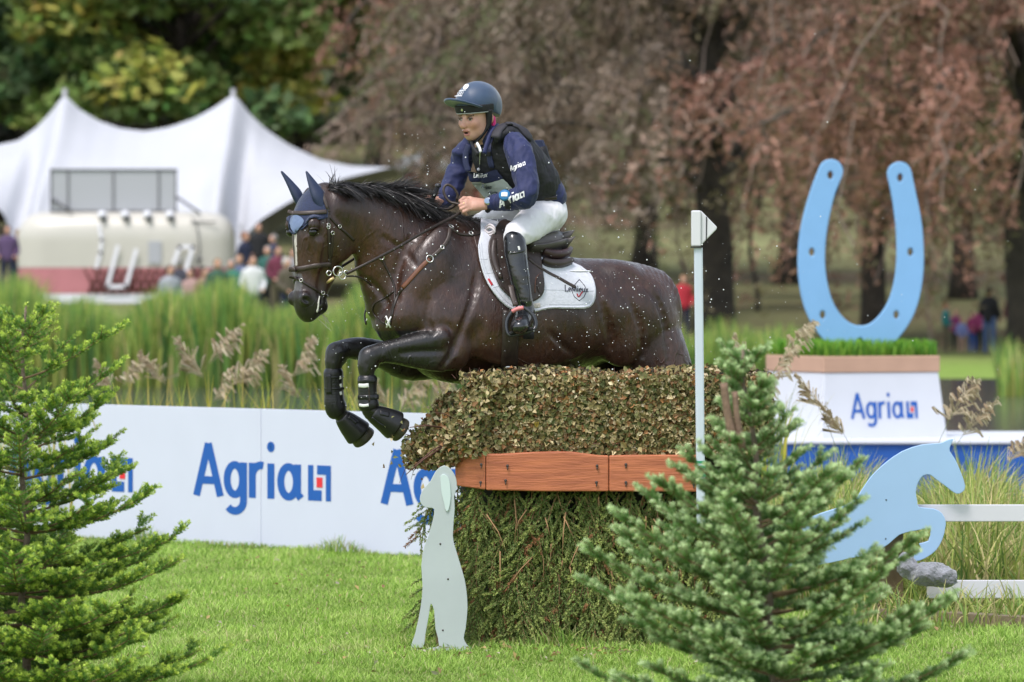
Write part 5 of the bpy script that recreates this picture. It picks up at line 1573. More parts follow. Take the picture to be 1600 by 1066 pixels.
cast_lines('stitch', bvh_f, [[(766, 384), (768, 406), (775, 427), (785, 447), (801, 463)]], .003, .002, M_panel, flap)
bvh_pf = BVHTree.FromPolygons(np.vstack((PW, FWV)).tolist(), np.vstack((PQ, FQ + len(PW))).tolist())
cast_lines('surcingle', bvh_pf, [[(825, 403), (836, 412), (847, 420), (858, 427), (872, 434), (886, 442), (899, 449)]], .017, .005, M_leather_grey, saddle)
cast_lines('girth', bvh_h, [[(798, 486), (797, 505), (797, 530), (796, 555), (795, 578)]], .085, .012, M_leather, saddle)
cast_lines('girth_buckle', bvh_h, [[(786, 574), (792, 572), (800, 574)]], .03, .020, M_steel, saddle)
mb = MB()
for dy in (0, 4):
    mb.tube(catmull([W(758, 356 + dy, 27.90), W(766, 351 + dy, 27.86), W(773, 358 + dy, 27.85), W(764, 364 + dy, 27.87), W(757, 359 + dy, 27.88)], 4), .006, 6)
mb.part('pommel_tie', mat('pink_white_cord', (.66, .60, .62), .7), saddle)

# ------------------------------------------------------------------ rider
def limbw(pts, lat):
    """pts: (px, py, depth, R, w); world stations"""
    C = np.array([W(p[0], p[1], p[2]) for p in pts]); T = np.gradient(C, axis=0); out = []
    for c, t, p in zip(C, T, pts):
        v = np.cross(t, lat); v /= np.linalg.norm(v); out.append((c, v, p[3], p[4]))
    return out
def wrinkle(amp, f, seed, stretch=(1, 1, 1)):
    st = np.array(stretch)
    def post(X, D):
        near = np.abs(D) < .03; o = D.copy()
        a = fnoise(X[near] * st, f, seed); b = fnoise(X[near] * st, f * 2.3, seed + 1)
        o[near] = D[near] + amp * (np.abs(a) + .5 * np.abs(b)) * 1.0
        return o
    return post
YR = R(45)
fR = np.array((-math.cos(YR), -math.sin(YR), 0)); lR = np.array((math.sin(YR), -math.cos(YR), 0)); UP = np.array((0, 0, 1.0))
M_skin = mat('skin', (.58, .30, .215), .5, var=.18, nscale=30, bump=.05, bscale=150, spec=.4, attr='Col')
M_jacket = mat('navy_jersey', (.013, .020, .090), .70, var=.2, nscale=25, bump=.25, bscale=28, bdist=.012, sheen=.08)
M_vest = mat('black_vest', (.010, .010, .014), .68, var=.4, nscale=35, bump=.3, bscale=40, bdist=.01)
M_strapnavy = mat('navy_webbing', (.018, .024, .075), .6, bump=.2, bscale=200)
M_breech = mat('white_breeches', (.78, .77, .80), .72, var=.07, nscale=18, bump=.22, bscale=22, bdist=.012, sheen=.1)
M_tallboot = mat('polished_boot', (.010, .011, .013), .22, coat=.5, bump=.12, bscale=30, bdist=.008)
M_white = mat('white_print_cloth', (.78, .78, .80), .6)
rider = root('person', W(815, 380, 28.1), 'rider in navy top, black vest, white breeches and blue helmet crouched over the saddle', 'person')

# breeches
bf = Field()
bf.ell(W(853, 328, 28.15), (.085, .125, .085), k=.03)
bf.ell(W(862, 338, 28.10), (.062, .09, .075), k=.05)
bf.loft(limbw([(858, 330, 28.11, .090, .090), (842, 342, 28.00, .092, .092), (826, 354, 27.90, .086, .086), (812, 364, 27.82, .074, .072), (803, 371, 27.775, .060, .060), (803, 380, 27.765, .046, .048)], (.5, .5, .7)), k=.05, sub=3)
bf.loft(limbw([(846, 325, 28.20, .09, .09), (812, 333, 28.26, .085, .085), (782, 341, 28.30, .075, .075), (757, 351, 28.34, .066, .066), (748, 362, 28.36, .06, .06), (752, 385, 28.36, .05, .05)], (.5, .5, .7)), k=.05, sub=3)
bf.ell(W(822, 326, 28.08), (.05, .07, .045), k=.05)
V, Q = bf.mesh(.006, post=wrinkle(.006, 26, 31), smooth=1); part('breeches', V, Q, M_breech, rider)
bvh_br = BVHTree.FromPolygons(V.tolist(), Q.tolist())
# torso
tf = Field()
tor = [(852, 313, 28.15, .095, .130), (840, 300, 28.13, .108, .138), (817, 280, 28.09, .130, .156), (796, 255, 28.05, .132, .166), (782, 236, 28.02, .112, .160), (770, 219, 27.99, .070, .10), (762, 208, 27.97, .05, .060)]
tf.loft(limbw(tor, lR), sub=3, kin=.02)
V, Q = tf.mesh(.006, post=wrinkle(.005, 35, 41), smooth=1); part('jacket', V, Q, M_jacket, rider)
bvh_j = BVHTree.FromPolygons(V.tolist(), Q.tolist())
sl = Field()
sl.loft(limbw([(800, 219, 27.90, .048, .050), (808, 231, 27.85, .062, .062), (815, 250, 27.80, .066, .060), (820, 276, 27.75, .060, .056), (824, 298, 27.725, .056, .054), (818, 309, 27.73, .056, .052), (800, 312, 27.77, .051, .048), (782, 315, 27.82, .042, .041), (764, 319, 27.87, .033, .031)], (.3, .8, .1)), sub=3, kin=.02)
V, Q = sl.mesh(.005, post=wrinkle(.008, 30, 51), smooth=1); nsl = part('sleeve', V, Q, M_jacket, rider)
bvh_s = BVHTree.FromPolygons(V.tolist(), Q.tolist())
sl = Field()
sl.loft(limbw([(736, 224, 28.10, .045, .045), (725, 238, 28.13, .056, .056), (719, 258, 28.15, .057, .054), (712, 280, 28.15, .054, .050), (704, 297, 28.13, .050, .046), (694, 311, 28.09, .042, .040), (684, 320, 28.06, .032, .030)], (.3, .8, .1)), sub=3, kin=.02)
V, Q = sl.mesh(.005, post=wrinkle(.008, 30, 57), smooth=1); part('sleeve', V, Q, M_jacket, rider)
# belt
bl_ = [(836, 309), (848, 310), (860, 310), (869, 309)]
strap('belt', bvh_j, bl_, .02, .006, M_leather, rider, sub=4)
# body protector
vf = Field()
vf.loft(limbw([(834, 292, 28.12, .128, .155), (817, 278, 28.09, .146, .170), (796, 254, 28.05, .147, .178), (782, 237, 28.02, .122, .158), (773, 225, 28.0, .085, .105)], lR), sub=3, kin=.02, k=.02)
vf.loft(limbw([(774, 218, 27.88, .030, .045), (788, 206, 27.90, .031, .05), (808, 208, 27.95, .032, .05), (825, 222, 28.0, .032, .05), (836, 240, 28.04, .032, .05)], (0.2, .9, .2)), sub=3, k=.03)
vf.ell(W(752, 214, 27.88), (.06, .07, .06), k=.02, op='sub')
V, Q = vf.mesh(.005, post=wrinkle(.004, 30, 61), smooth=1); VV, VQ = V, Q
vest = part('body_protector', V, Q, M_vest, rider)
bvh_v = BVHTree.FromPolygons(V.tolist(), Q.tolist())
# back plate of the vest
outl = [W(831, 221, 28.16), W(836, 219, 28.18), (W(846, 219, 28.20)), W(856, 245, 28.22), W(866, 268, 28.23), W(873, 287, 28.24), W(870, 291, 28.22), W(858, 280, 28.20), W(842, 250, 28.18)]
V, F = prism(outl, .022, (.5, .86, .05)); mb = MB(); mb.add(V, F); o = mb.part('back_flap', M_strapnavy, rider, smooth=False); mod_bevel(o, .004)
mb = MB(); mb.tube(catmull([W(845, 230, 28.1), W(854, 262, 28.10), W(862, 284, 28.1)], 4), [.03] * 9, 8); mb.part('air_canister', M_vest, rider)
mb = MB(); mb.tube([W(862, 281, 28.12), W(869, 288, 28.12), W(875, 289, 28.12)], .008, 6); mb.part('pull_cord', M_vest, rider)
# webbing straps, buckles, zip
strap('webbing', bvh_v, [(776, 199), (768, 212), (764, 228), (765, 245), (769, 262)], .034, .006, M_strapnavy, rider, sub=4)
strap('webbing', bvh_v, [(733, 226), (728, 240), (728, 255), (732, 268)], .030, .006, M_strapnavy, rider, sub=4)
strap('shoulder_pad', bvh_v, [(774, 216), (779, 204), (790, 195), (803, 196), (817, 204), (829, 217)], .05, .010, mat('grey_vest_trim', (.028, .026, .034), .7), rider, sub=4)
for x, y in ((764, 240), (729, 248)):
    p, n = hit(bvh_v, x, y, .008)
    if p is not None:
        mb = MB(); a = np.cross(n, UP); a /= np.linalg.norm(a); mb.box(p, .042, .014, .022, ax=(a, n, np.cross(a, n))); o = mb.part('buckle', M_vest, rider, smooth=False); mod_bevel(o, .003)
cast_lines('zip', bvh_v, [[(751, 232), (750.5, 245), (750, 260)]], .006, .004, M_steel, rider)
p, n = hit(bvh_v, 749.5, 264, .006)
if p is not None:
    mb = MB(); mb.ball(p, .008, 8, 6); mb.part('zip_pull', M_white, rider)
# number bib
bib = cast_patch('bib_band', bvh_v, [(732, 268), (745, 270), (760, 270), (775, 264), (781, 270), (787, 278), (775, 282), (760, 284), (745, 285), (735, 284), (732, 276)], M_strapnavy, rider, .010)
M_bib = mat('pale_bib', (.55, .62, .58), .5, var=.15, nscale=25)
bib2 = cast_patch('number_bib', bvh_v, [(737, 285.5), (750, 285), (765, 284), (780, 280), (788, 279), (796, 287), (801, 294), (792, 302), (780, 307), (768, 310), (758, 309), (750, 301), (743, 293)], M_bib, rider, .012)
write('LeMieux', pxmap(bvh_v, 740, 277.8, (7.2, -1.1), (.5, -6.6)), M_white, bib, w=.12, lift=.014, sub=2, gap=-.02, joined=True, name='print')
M_inkgrey = mat('ink', (.06, .08, .10), .6)
x = write('Agria', pxmap(bvh_v, 752, 294, (6.8, -.7), (.6, -6.5)), M_inkgrey, bib2, w=.15, lift=.016, sub=2, joined=True, name='print')
logo_mark(x + .06, pxmap(bvh_v, 752, 294, (6.8, -.7), (.6, -6.5)), M_inkgrey, None, bib2, lift=.016)
write('22', pxmap(bvh_v, 763, 310, (13.5, -2.2), (1.6, -11.5)), M_inkgrey, bib2, w=.16, lift=.016, sub=2, joined=True, name='print')
f = pxmap(bvh_s, 798.5, 267.5, (8.0, -3.1), (-1.3, -8.2)); x = write('Agria', f, M_white, nsl, w=.17, lift=.004, sub=2, joined=True, name='print'); logo_mark(x + .1, f, M_white, None, nsl, .004)
f = pxmap(bvh_s, 781, 324.5, (14.2, -6.2), (-1.6, -13.5)); x = write('Agria', f, M_white, nsl, w=.19, lift=.004, sub=2, joined=True, name='print'); logo_mark(x + .02, f, M_white, None, nsl, .004)
# wrist watch and arm computer
M_blue = mat('blue_plastic', (.02, .16, .36), .35); M_dial = mat('watch_dial', (.20, .28, .42), .2, coat=.5)
def disc(c, n, r, th, m, name, parent, seg=20):
    n = np.asarray(n, float); n /= np.linalg.norm(n); mb = MB(); mb.tube([c, c + n * th * .7, c + n * th], [r, r, r * .85], seg, upv=np.cross(n, (.3, .2, .9))); return mb.part(name, m, parent)
p, n = hit(bvh_s, 765, 315, -.004)
n = np.array((-.25, -.9, .3)) if n is None else np.array((-.2, -.9, .3))
mb = MB(); P = [W(764, 319, 27.87) + .036 * (math.cos(t) * np.array((.1, .35, .93)) + math.sin(t) * np.array((.3, -.9, .3))) for t in np.linspace(0, 2 * math.pi, 20)]; mb.tube(P, .010, 6, cap=False); mb.part('watch_strap', M_vest, rider)
c = W(763, 315, 27.835); disc(c, n, .021, .012, M_steel, 'watch_case', rider); disc(c + n * .012, n, .016, .002, M_dial, 'watch_face', rider)
strap('computer_strap', bvh_s, [(790, 298), (791, 308), (793, 318), (794, 326)], .03, .007, M_vest, rider, sub=4)
p, n2 = hit(bvh_s, 789, 306, .0)
n = np.array((-.15, -.9, .35)); n /= np.linalg.norm(n)
disc(p, n, .029, .016, M_blue, 'arm_computer', rider, 24); mb = MB(); a = np.cross(n, UP); a /= np.linalg.norm(a); mb.box(p + n * .017, .030, .004, .020, ax=(a, n, np.cross(a, n))); mb.part('display', M_white, rider, smooth=False)

# head
HY_ = R(46)
f0 = np.array((-math.cos(HY_), -math.sin(HY_), 0)); l0 = np.array((math.sin(HY_), -math.cos(HY_), 0))
tilt = R(7); fh = f0 * math.cos(tilt) - UP * math.sin(tilt); uh = UP * math.cos(tilt) + f0 * math.sin(tilt); lh = l0
HC0 = W(745.5, 173, 27.95)
def hp(f, l, u): return HC0 + fh * f + lh * l + uh * u
AX = [fh, lh, uh]
kf = Field()
kf.ell(hp(-.005, 0, .03), (.095, .075, .095), AX, k=.02)
kf.ell(hp(.035, 0, -.055), (.062, .056, .075), AX, k=.03)
kf.ell(hp(.055, 0, -.115), (.032, .032, .028), AX, k=.025)          # chin
kf.ell(hp(.010, .042, -.075), (.04, .018, .05), AX, k=.03); kf.ell(hp(.010, -.042, -.075), (.04, .018, .05), AX, k=.03)   # jaw
for s in (1, -1):
    kf.ell(hp(.068, .036 * s, -.055), (.022, .022, .022), AX, k=.02)   # cheek bone
    kf.ell(hp(.098, .030 * s, -.032), (.020, .017, .011), AX, k=.012, op='sub')   # eye socket
    kf.ell(hp(.086, .030 * s, -.013), (.012, .022, .007), AX, k=.010)   # brow
kf.cap(hp(.088, 0, -.028), hp(.108, 0, -.062), .009, .013, k=.012)
kf.ell(hp(.106, 0, -.068), (.012, .016, .010), AX, k=.008)
kf.ell(hp(.090, 0, -.090), (.014, .022, .008), AX, k=.010)           # upper lip
kf.ell(hp(.080, 0, -.111), (.013, .019, .007), AX, k=.010)           # lower lip
kf.ell(hp(.096, 0, -.101), (.018, .012, .0045), AX, k=.004, op='sub')   # open mouth
kf.cap(hp(-.02, 0, -.06), hp(-.04, 0, -.17), .055, .055, k=.03)     # neck
V, Q = kf.mesh(.0028, smooth=1)
q = V - HC0; hfv, hlv, huv = q @ fh, q @ lh, q @ uh
col = np.tile(np.array((.62, .355, .265)), (len(V), 1))
bl = np.exp(-(((hfv - .07) / .03) ** 2 + ((np.abs(hlv) - .042) / .022) ** 2 + ((huv + .065) / .026) ** 2)); col = col * (1 - bl[:, None] * .5) + np.array((.60, .20, .15)) * bl[:, None] * .5
nz = np.exp(-(((hfv - .11) / .02) ** 2 + (hlv / .02) ** 2 + ((huv + .066) / .015) ** 2)); col = col * (1 - nz[:, None] * .4) + np.array((.58, .20, .15)) * nz[:, None] * .4
lp = (hfv > .075) & (np.abs(hlv) < .024 - .35 * np.abs(huv + .10)) & (huv < -.086) & (huv > -.117); col[lp] = (.46, .19, .155)
mo = (hfv > .06) & (np.abs(hlv) < .012) & (np.abs(huv + .101) < .0042); col[mo] = (.05, .015, .015)
br = (hfv > .07) & (np.abs(np.abs(hlv) - .032) < .02) & (np.abs(huv + .014 + .1 * (np.abs(hlv) - .03)) < .0042); col[br] = (.20, .12, .08)
part('head', V, Q, M_skin, rider, col=col)
M_eyew = mat('eye_white', (.40, .35, .32), .25); M_iris = mat('iris', (.05, .035, .025), .15)
for s in (1, -1):
    mb = MB(); mb.ball(hp(.0800, .030 * s, -.0335), .0118, 12, 8); e = mb.part('eyeball', M_eyew, rider)
    mb = MB(); mb.ball(hp(.0868, .033 * s, -.0330), .0066, 10, 6); mb.part('iris', M_iris, e)
    mb = MB(); mb.tube(catmull([hp(.083, .014 * s, -.031), hp(.0925, .029 * s, -.0265), hp(.084, .046 * s, -.031)], 5), [.0032] * 11, 6); mb.part('eyelid', mat('lash', (.10, .05, .035), .6), rider)
# ear and pink hair tie
mb = MB(); mb.ball(hp(-.012, .076, -.04), 1, 12, 8, (.016, .012, .028)); mb.part('ear', mat('ear_skin', (.55, .24, .18), .5), rider)
mb = MB(); mb.tube(catmull([hp(-.035, .070, -.035), hp(-.04, .068, -.06), hp(-.036, .066, -.085)], 4), .011, 8); mb.part('hair_tie', mat('pink_band', (.75, .03, .22), .5), rider)
# collar
mb = MB(); mb.tube(catmull([W(757, 240, 27.82), W(761, 226, 27.84), W(767, 211, 27.87), W(774, 201, 27.92), W(778, 197, 27.98)], 5), .016, 8, flat=.6); mb.part('collar', M_jacket, rider)
mb = MB(); mb.tube(catmull([W(737, 222, 27.92), W(740, 232, 27.86), W(747, 242, 27.82)], 5), .013, 8, flat=.6); mb.part('collar', M_vest, rider)
mb = MB(); mb.tube(catmull([W(745, 224, 27.85), W(749, 231, 27.83), W(751, 238, 27.82)], 4), .010, 8, flat=.5); mb.part('stock', M_white, rider)
# helmet
hfld = Field(); HCc = hp(-.010, 0, .038)
hfld.ell(HCc, (.122, .103, .107), AX, k=.02)
hfld.ell(hp(-.075, 0, .0), (.060, .078, .072), AX, k=.04)
def hpost(X, D):
    qq = X - HC0; f_, u_ = qq @ fh, qq @ uh
    pl = (-.004 + .34 * np.clip(f_, -.2, 0)) - u_
    near = np.abs(D) < .03; D = D.copy()
    wr = fnoise(X[near] * np.array((1, 1, .6)), 55, 71); low = np.clip(1 - (u_[near] + .03) / .10, 0, 1)
    D[near] += .006 * np.abs(wr) * low + .0014 * np.abs(wr)
    return np.maximum(D, pl)
V, Q = hfld.mesh(.004, post=hpost, smooth=1)
M_helmet = mat('satin_cap_blue', (.030, .062, .125), .48, var=.2, nscale=20, bump=.12, bscale=30, bdist=.01, sheen=.3)
helmet = part('helmet', V, Q, M_helmet, rider, label='blue satin riding helmet cover with peak')
bvh_hm = BVHTree.FromPolygons(V.tolist(), Q.tolist())
pk = Field(); px_ = fh * .95 + uh * .30; px_ /= np.linalg.norm(px_); pz = np.cross(px_, lh); pz = pz if pz[2] > 0 else -pz
pc = hp(.075, 0, .040)
pk.ell(pc, (.122, .096, .035), [px_, lh, pz], k=.01)
def ppost(X, D):
    qq = X - pc; z = qq @ pz; yy = qq @ lh; xx = qq @ px_
    return np.maximum(np.maximum(D, np.abs(z + 1.6 * yy * yy) - .006), -xx - .06)
V, Q = pk.mesh(.0035, post=ppost, smooth=1); part('peak', V, Q, M_helmet, helmet)
bd = Field(); bd.ell(hp(-.006, 0, .03), (.117, .096, .11), AX)
def bpost(X, D):
    qq = X - HC0; f_, u_ = qq @ fh, qq @ uh
    return np.maximum(np.maximum(np.abs(D) - .006, -(u_ + .004)), np.maximum(u_ - .035, -f_ - .02))
V, Q = bd.mesh(.004, post=bpost, smooth=1); part('helmet_band', V, Q, M_vest, helmet)
mb = MB(); P = [hp(-.006, 0, .03) + fh * .120 * math.cos(t) * .945 + lh * .099 * math.sin(t) * .945 - uh * .034 for t in np.linspace(-1.5, 1.5, 24)]; mb.tube(P, .0035, 6); mb.part('band_trim', mat('grey_trim', (.45, .46, .48), .4), helmet)
mb = MB(); p = hp(.114, .010, .014); a = lh; mb.box(p, .012, .004, .012, ax=((lh + uh) / 1.414, fh, (uh - lh) / 1.414)); mb.part('badge', M_steel, helmet, smooth=False)
bvh_hp = bvh_hm
cast_patch('crest_print', bvh_hm, [(724, 139), (726, 134), (730, 132), (733, 134), (731, 138), (728, 140)], M_white, helmet, .003)
cast_lines('print_line', bvh_hm, [[(717.5, 142.5), (722, 141.5), (728, 140.8)], [(710.5, 150.5), (716, 150), (722, 150)]], .006, .002, M_white, helmet)
for cx, cy in ((717, 146.5), (720, 145.5), (723, 144.5), (718.5, 147.5), (721.5, 146.8)):
    P = [hit(bvh_hm, cx + 1.8 * math.cos(t), cy + 1.8 * math.sin(t), .002)[0] for t in np.linspace(0, 2 * math.pi, 9)]
    if all(q is not None for q in P):
        mb = MB(); mb.tube(P, .0011, 4, cap=False); mb.part('print_ring', M_white, helmet)
# chin strap
P = catmull([hp(.006, .086, .005), hp(.004, .083, -.025), hp(.004, .078, -.055), hp(.010, .068, -.085), hp(.045, .032, -.140), hp(.052, 0, -.150), hp(.045, -.032, -.140), hp(.01, -.066, -.085), hp(.006, -.086, 0)], 5)
mb = MB(); mb.tube(P, np.concatenate((np.linspace(.021, .013, 16), np.linspace(.010, .005, len(P) - 16))), 8, flat=.8, upv=lh); mb.part('chin_strap', M_vest, helmet)

# hands
def hand(name, wrist, palm, knuck, midj, tips, thumb, rr=.0095):
    hf_ = Field()
    hf_.loft([(wrist[0], wrist[1], .021, .026), ((wrist[0] + palm[0]) / 2, wrist[1], .020, .033), (palm[0], palm[1], .019, .038)], sub=3)
    for k, m_, t in zip(knuck, midj, tips):
        hf_.cap(palm[0] * .45 + k * .55, k, rr * 1.15, rr * 1.05, k=.012)
        hf_.cap(k, m_, rr * 1.02, rr * .92, k=.004); hf_.cap(m_, t, rr * .9, rr * .78, k=.004)
    for a, b, r0, r1 in zip(thumb[:-1], thumb[1:], (.0135, .011, .0105), (.011, .0105, .0085)):
        hf_.cap(a, b, r0, r1, k=.008)
    V, Q = hf_.mesh(.0026, smooth=1)
    part(name, V, Q, M_skin, rider, col=np.tile(np.array((.58, .32, .24)), (len(V), 1)))
wr = W(761, 320, 27.86); vn_ = np.array((-.25, -.75, .6)); vn_ /= np.linalg.norm(vn_)
kn_ = [W(729.5, 313.5, 27.845), W(728.5, 318, 27.835), W(729.5, 322.5, 27.83), W(732, 327, 27.83)]
mj_ = [W(721, 316, 27.835), W(719, 321.5, 27.825), W(720.5, 326.5, 27.82), W(724.5, 331, 27.82)]
tp_ = [W(723, 322, 27.86), W(721.5, 327.5, 27.855), W(724, 332, 27.85), W(728.5, 335, 27.85)]
hand('hand', (wr, vn_), (W(738, 319, 27.85), vn_), kn_, mj_, tp_, [W(746, 315, 27.87), W(734, 310.5, 27.875), W(725, 310.5, 27.87), W(719, 314, 27.865)])
mb = MB(); P = [W(725, 319, 27.834) + .0115 * (math.cos(t) * np.array((.25, .2, .95)) + math.sin(t) * np.array((-.1, -.95, .2))) for t in np.linspace(0, 2 * math.pi, 14)]; mb.tube(P, .0018, 6, cap=False); mb.part('finger_ring', mat('gold', (.8, .6, .25), .25, metal=1), rider)
wr2 = W(690, 317, 28.07); v2 = np.array((-.35, -.6, .72)); v2 /= np.linalg.norm(v2)
kn_ = [W(670, 312, 28.06), W(668, 315.5, 28.04), W(668, 319.5, 28.025), W(670, 323.5, 28.02)]
mj_ = [W(662, 315, 28.055), W(660.5, 318.5, 28.035), W(660.5, 322.5, 28.02), W(663, 326.5, 28.015)]
tp_ = [W(667, 319, 28.035), W(666, 323, 28.015), W(667, 327, 28.0), W(670, 330, 28.0)]
hand('hand', (wr2, v2), (W(677, 317, 28.055), v2), kn_, mj_, tp_, [W(684, 312, 28.07), W(677, 309, 28.065), W(671, 308, 28.05), W(667, 310, 28.03)])
# boots
for s in (1, 0):
    bt = Field()
    if s:
        st = [(803, 376, 27.745, .050, .052), (805, 388, 27.738, .053, .053), (806, 400, 27.730, .051, .052), (811, 428, 27.715, .050, .050), (816, 455, 27.705, .043, .043), (819, 472, 27.70, .038, .038), (820, 482, 27.72, .040, .038)]
        ft = [(821, 486, 27.72, .042, .040), (818, 497, 27.68, .043, .044), (815, 505, 27.62, .042, .046), (812, 510, 27.56, .036, .042), (811, 511, 27.53, .024, .032)]
        heel = W(826, 514, 27.745); hl2 = W(826, 530, 27.745)
    else:
        st = [(751, 377, 28.365, .052, .052), (753, 395, 28.37, .052, .05), (757, 428, 28.375, .050, .048), (762, 455, 28.38, .043, .042), (765, 478, 28.385, .038, .037)]
        ft = [(766, 486, 28.38, .040, .038), (760, 497, 28.34, .041, .040), (754, 505, 28.28, .040, .040), (750, 510, 28.23, .03, .034)]
        heel = W(772, 514, 28.39); hl2 = W(772, 526, 28.39)
    bt.loft(limbw(st, (.9, .3, .1)), sub=3, kin=.012); bt.loft(limbw(ft, (.9, -.3, .1)), sub=3, kin=.012, k=.03); bt.cap(W(st[-1][0], st[-1][1] + 8, st[-1][2] + .01), heel, .034, .03, k=.02)
    V, Q = bt.mesh(.0045, post=wrinkle(.0012, 30, 81, (.8, .8, 1.4)), smooth=1); bo = part('tall_boot', V, Q, M_tallboot, rider)
    mb = MB(); mb.tube([heel, hl2], [.028, .026], 12); mb.part('heel', M_vest, bo)
    if s:
        bvh_bt = BVHTree.FromPolygons(V.tolist(), Q.tolist())
        cast_lines('boot_strap', bvh_bt, [[(798, 396), (806, 395), (815, 393), (820, 391)]], .010, .004, M_tallboot, bo)
        cast_lines('boot_tag', bvh_bt, [[(810, 385), (811, 388), (811.5, 391)]], .010, .003, M_patch, bo)
        cast_lines('seam', bvh_bt, [[(820, 398), (823, 425), (827, 452), (828, 470)]], .003, .002, M_vest, bo)
# stirrup
stp = root('stirrup', W(814, 526, 27.630), "black stirrup with pink top band holding the rider's near foot", 'stirrup')
P = catmull([W(808, 482, 27.625), W(798, 490, 27.625), W(791.5, 503, 27.620), W(793, 519, 27.610), W(799, 524, 27.605), W(816, 521, 27.590), W(832, 516, 27.590), W(837, 509, 27.600), W(835, 496, 27.610), (W(825, 485, 27.620)), W(814, 480, 27.625)], 4, True)
mb = MB(); mb.tube(np.vstack((P, P[:1])), .0095, 8, cap=False, flat=.8); mb.part('frame', mat('black_alloy', (.02, .022, .026), .3, coat=.3), stp)
mb = MB(); c = (W(796, 521, 27.605) + W(834, 513, 27.590)) / 2; a = W(834, 513, 27.590) - W(796, 521, 27.605); L = np.linalg.norm(a); a /= L; bb = np.cross(a, UP); bb /= np.linalg.norm(bb)
mb.box(c, L, .06, .014, ax=(a, bb, np.cross(bb, a))); o = mb.part('tread', M_vest, stp, smooth=False); mod_bevel(o, .004)
mb = MB(); mb.tube(catmull([W(800, 487, 27.615), W(808, 483, 27.612), W(818, 481, 27.612)], 4), .010, 8); mb.part('top_band', mat('pink_band2', (.62, .20, .20), .5), stp)
mb = MB(); P = catmull([W(798, 446, 27.680), W(801, 462, 27.650), W(806, 478, 27.630)], 4); mb.tube(P, .014, 8, flat=.3, upv=(1, .2, 0)); mb.part('stirrup_leather', M_leather_grey, stp)
# whip and loose rein loop
whip = root('riding_whip', W(670, 323, 28.03), "short black whip upright in the rider's far hand", 'whip')
mb = MB(); mb.tube(catmull([W(668, 330, 28.03), W(672, 320, 28.025), W(679, 304, 28.01), W(684, 292, 28.0)], 4), .0115, 10); mb.part('grip', M_vest, whip)
mb = MB(); mb.ball(W(684.5, 290.5, 28.0), .016, 12, 8, (1, 1, .8)); mb.part('knob', mat('dark_cap', (.03, .03, .033), .4), whip)
mb = MB(); mb.tube([W(668, 330, 28.03), W(664, 342, 28.06), W(655, 362, 28.10)], [.006, .005, .004], 8); mb.part('shaft', M_vest, whip)
mb = MB(); Cc = [(718, 320), (712, 318), (704, 316), (697, 309), (693, 299), (695, 291), (701, 289), (709, 294), (715, 304), (714, 312)]
mb.tube(catmull([W(x, y, 27.86 + .004 * i) for i, (x, y) in enumerate(Cc)], 4), .0065, 8); mb.part('rein_loop', M_leather_grey, bridle)
mb = MB(); mb.tube(catmull([W(715, 306, 27.9), W(712, 320, 27.93), W(700, 327, 27.96), W(684, 325, 28.0), W(674, 321, 28.03)], 5), .0065, 8); mb.part('rein_loop', M_leather_grey, bridle)
# ================================================================== the brush fence
def plate(loops, mapf, thick, bevel, name, m, parent, back):
    """a cut-out board: closed 2d loops (first the outline, then holes) mapped to the world, given real thickness"""
    cu = bpy.data.curves.new('outline', 'CURVE'); cu.dimensions = '2D'; cu.fill_mode = 'BOTH'; cu.extrude = thick / 2; cu.bevel_depth = bevel; cu.bevel_resolution = 2
    for lp in loops:
        sp = cu.splines.new('POLY'); sp.points.add(len(lp) - 1); sp.use_cyclic_u = True
        for p, (x, y) in zip(sp.points, lp): p.co = (x, y, 0, 1)
    ob = bpy.data.objects.new('outline', cu); COL.objects.link(ob)
    dg = bpy.context.evaluated_depsgraph_get(); me = bpy.data.meshes.new_from_object(ob.evaluated_get(dg))
    bpy.data.objects.remove(ob); bpy.data.curves.remove(cu)
    co = np.zeros(len(me.vertices) * 3); me.vertices.foreach_get('co', co); co = co.reshape(-1, 3)
    bk = np.asarray(back, float)
    Wp = np.array([mapf(x, y) for x, y, z in co]) - bk * co[:, 2:3]
    Wp = Wp - np.array(top_of(parent).location)
    me.vertices.foreach_set('co', Wp.ravel()); me.materials.clear(); me.name = name; me.update()
    return link_mesh(name, me, m, parent)
def px2(d, px0=0.0, py0=0.0):
    """2d outline units are metres measured from the photo at depth d"""
    k = d / FPX
    return (lambda pts: [((x - 800) * k, HCAM - (y - HORIZ) * k) for x, y in pts]), (lambda u, v: np.array((u, d, v)))

FD = 27.5
fence = root('brush_fence', W(930, 1012, FD + .3), 'brush-topped cross-country fence with plank band and spruce-branch skirt', 'jump')
M_wood = mat('stained_timber', (.52, .165, .070), .6, col2=(.34, .10, .045), nscale=5, stretch=(1, 1, 9), bump=.35, bscale=14, bdist=.01, detail=8)
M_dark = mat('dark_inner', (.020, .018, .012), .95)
M_screw = mat('rusty_screw', (.05, .035, .03), .6)
def plank(poly, d0, d1, thick):
    P = catmull(np.array(poly, float), 1, True); n = len(P)
    xs = P[:, 0]; t = (xs - xs.min()) / (xs.max() - xs.min())
    out = np.array([W(x, y, d0 + (d1 - d0) * k) for (x, y), k in zip(P, t)])
    ctr = out.mean(0)
    V, F = prism(out, thick, (0, 1, 0)); mb = MB(); mb.add(V, F); o = mb.part('plank', M_wood, fence, smooth=False); mod_bevel(o, .006, 2, 50); return o
PK = []
PK.append(plank([(711, 722), (716, 713), (731, 705.5), (745, 706), (758.5, 709), (758.5, 765.5), (712, 759)], 27.64, 27.44, .05))
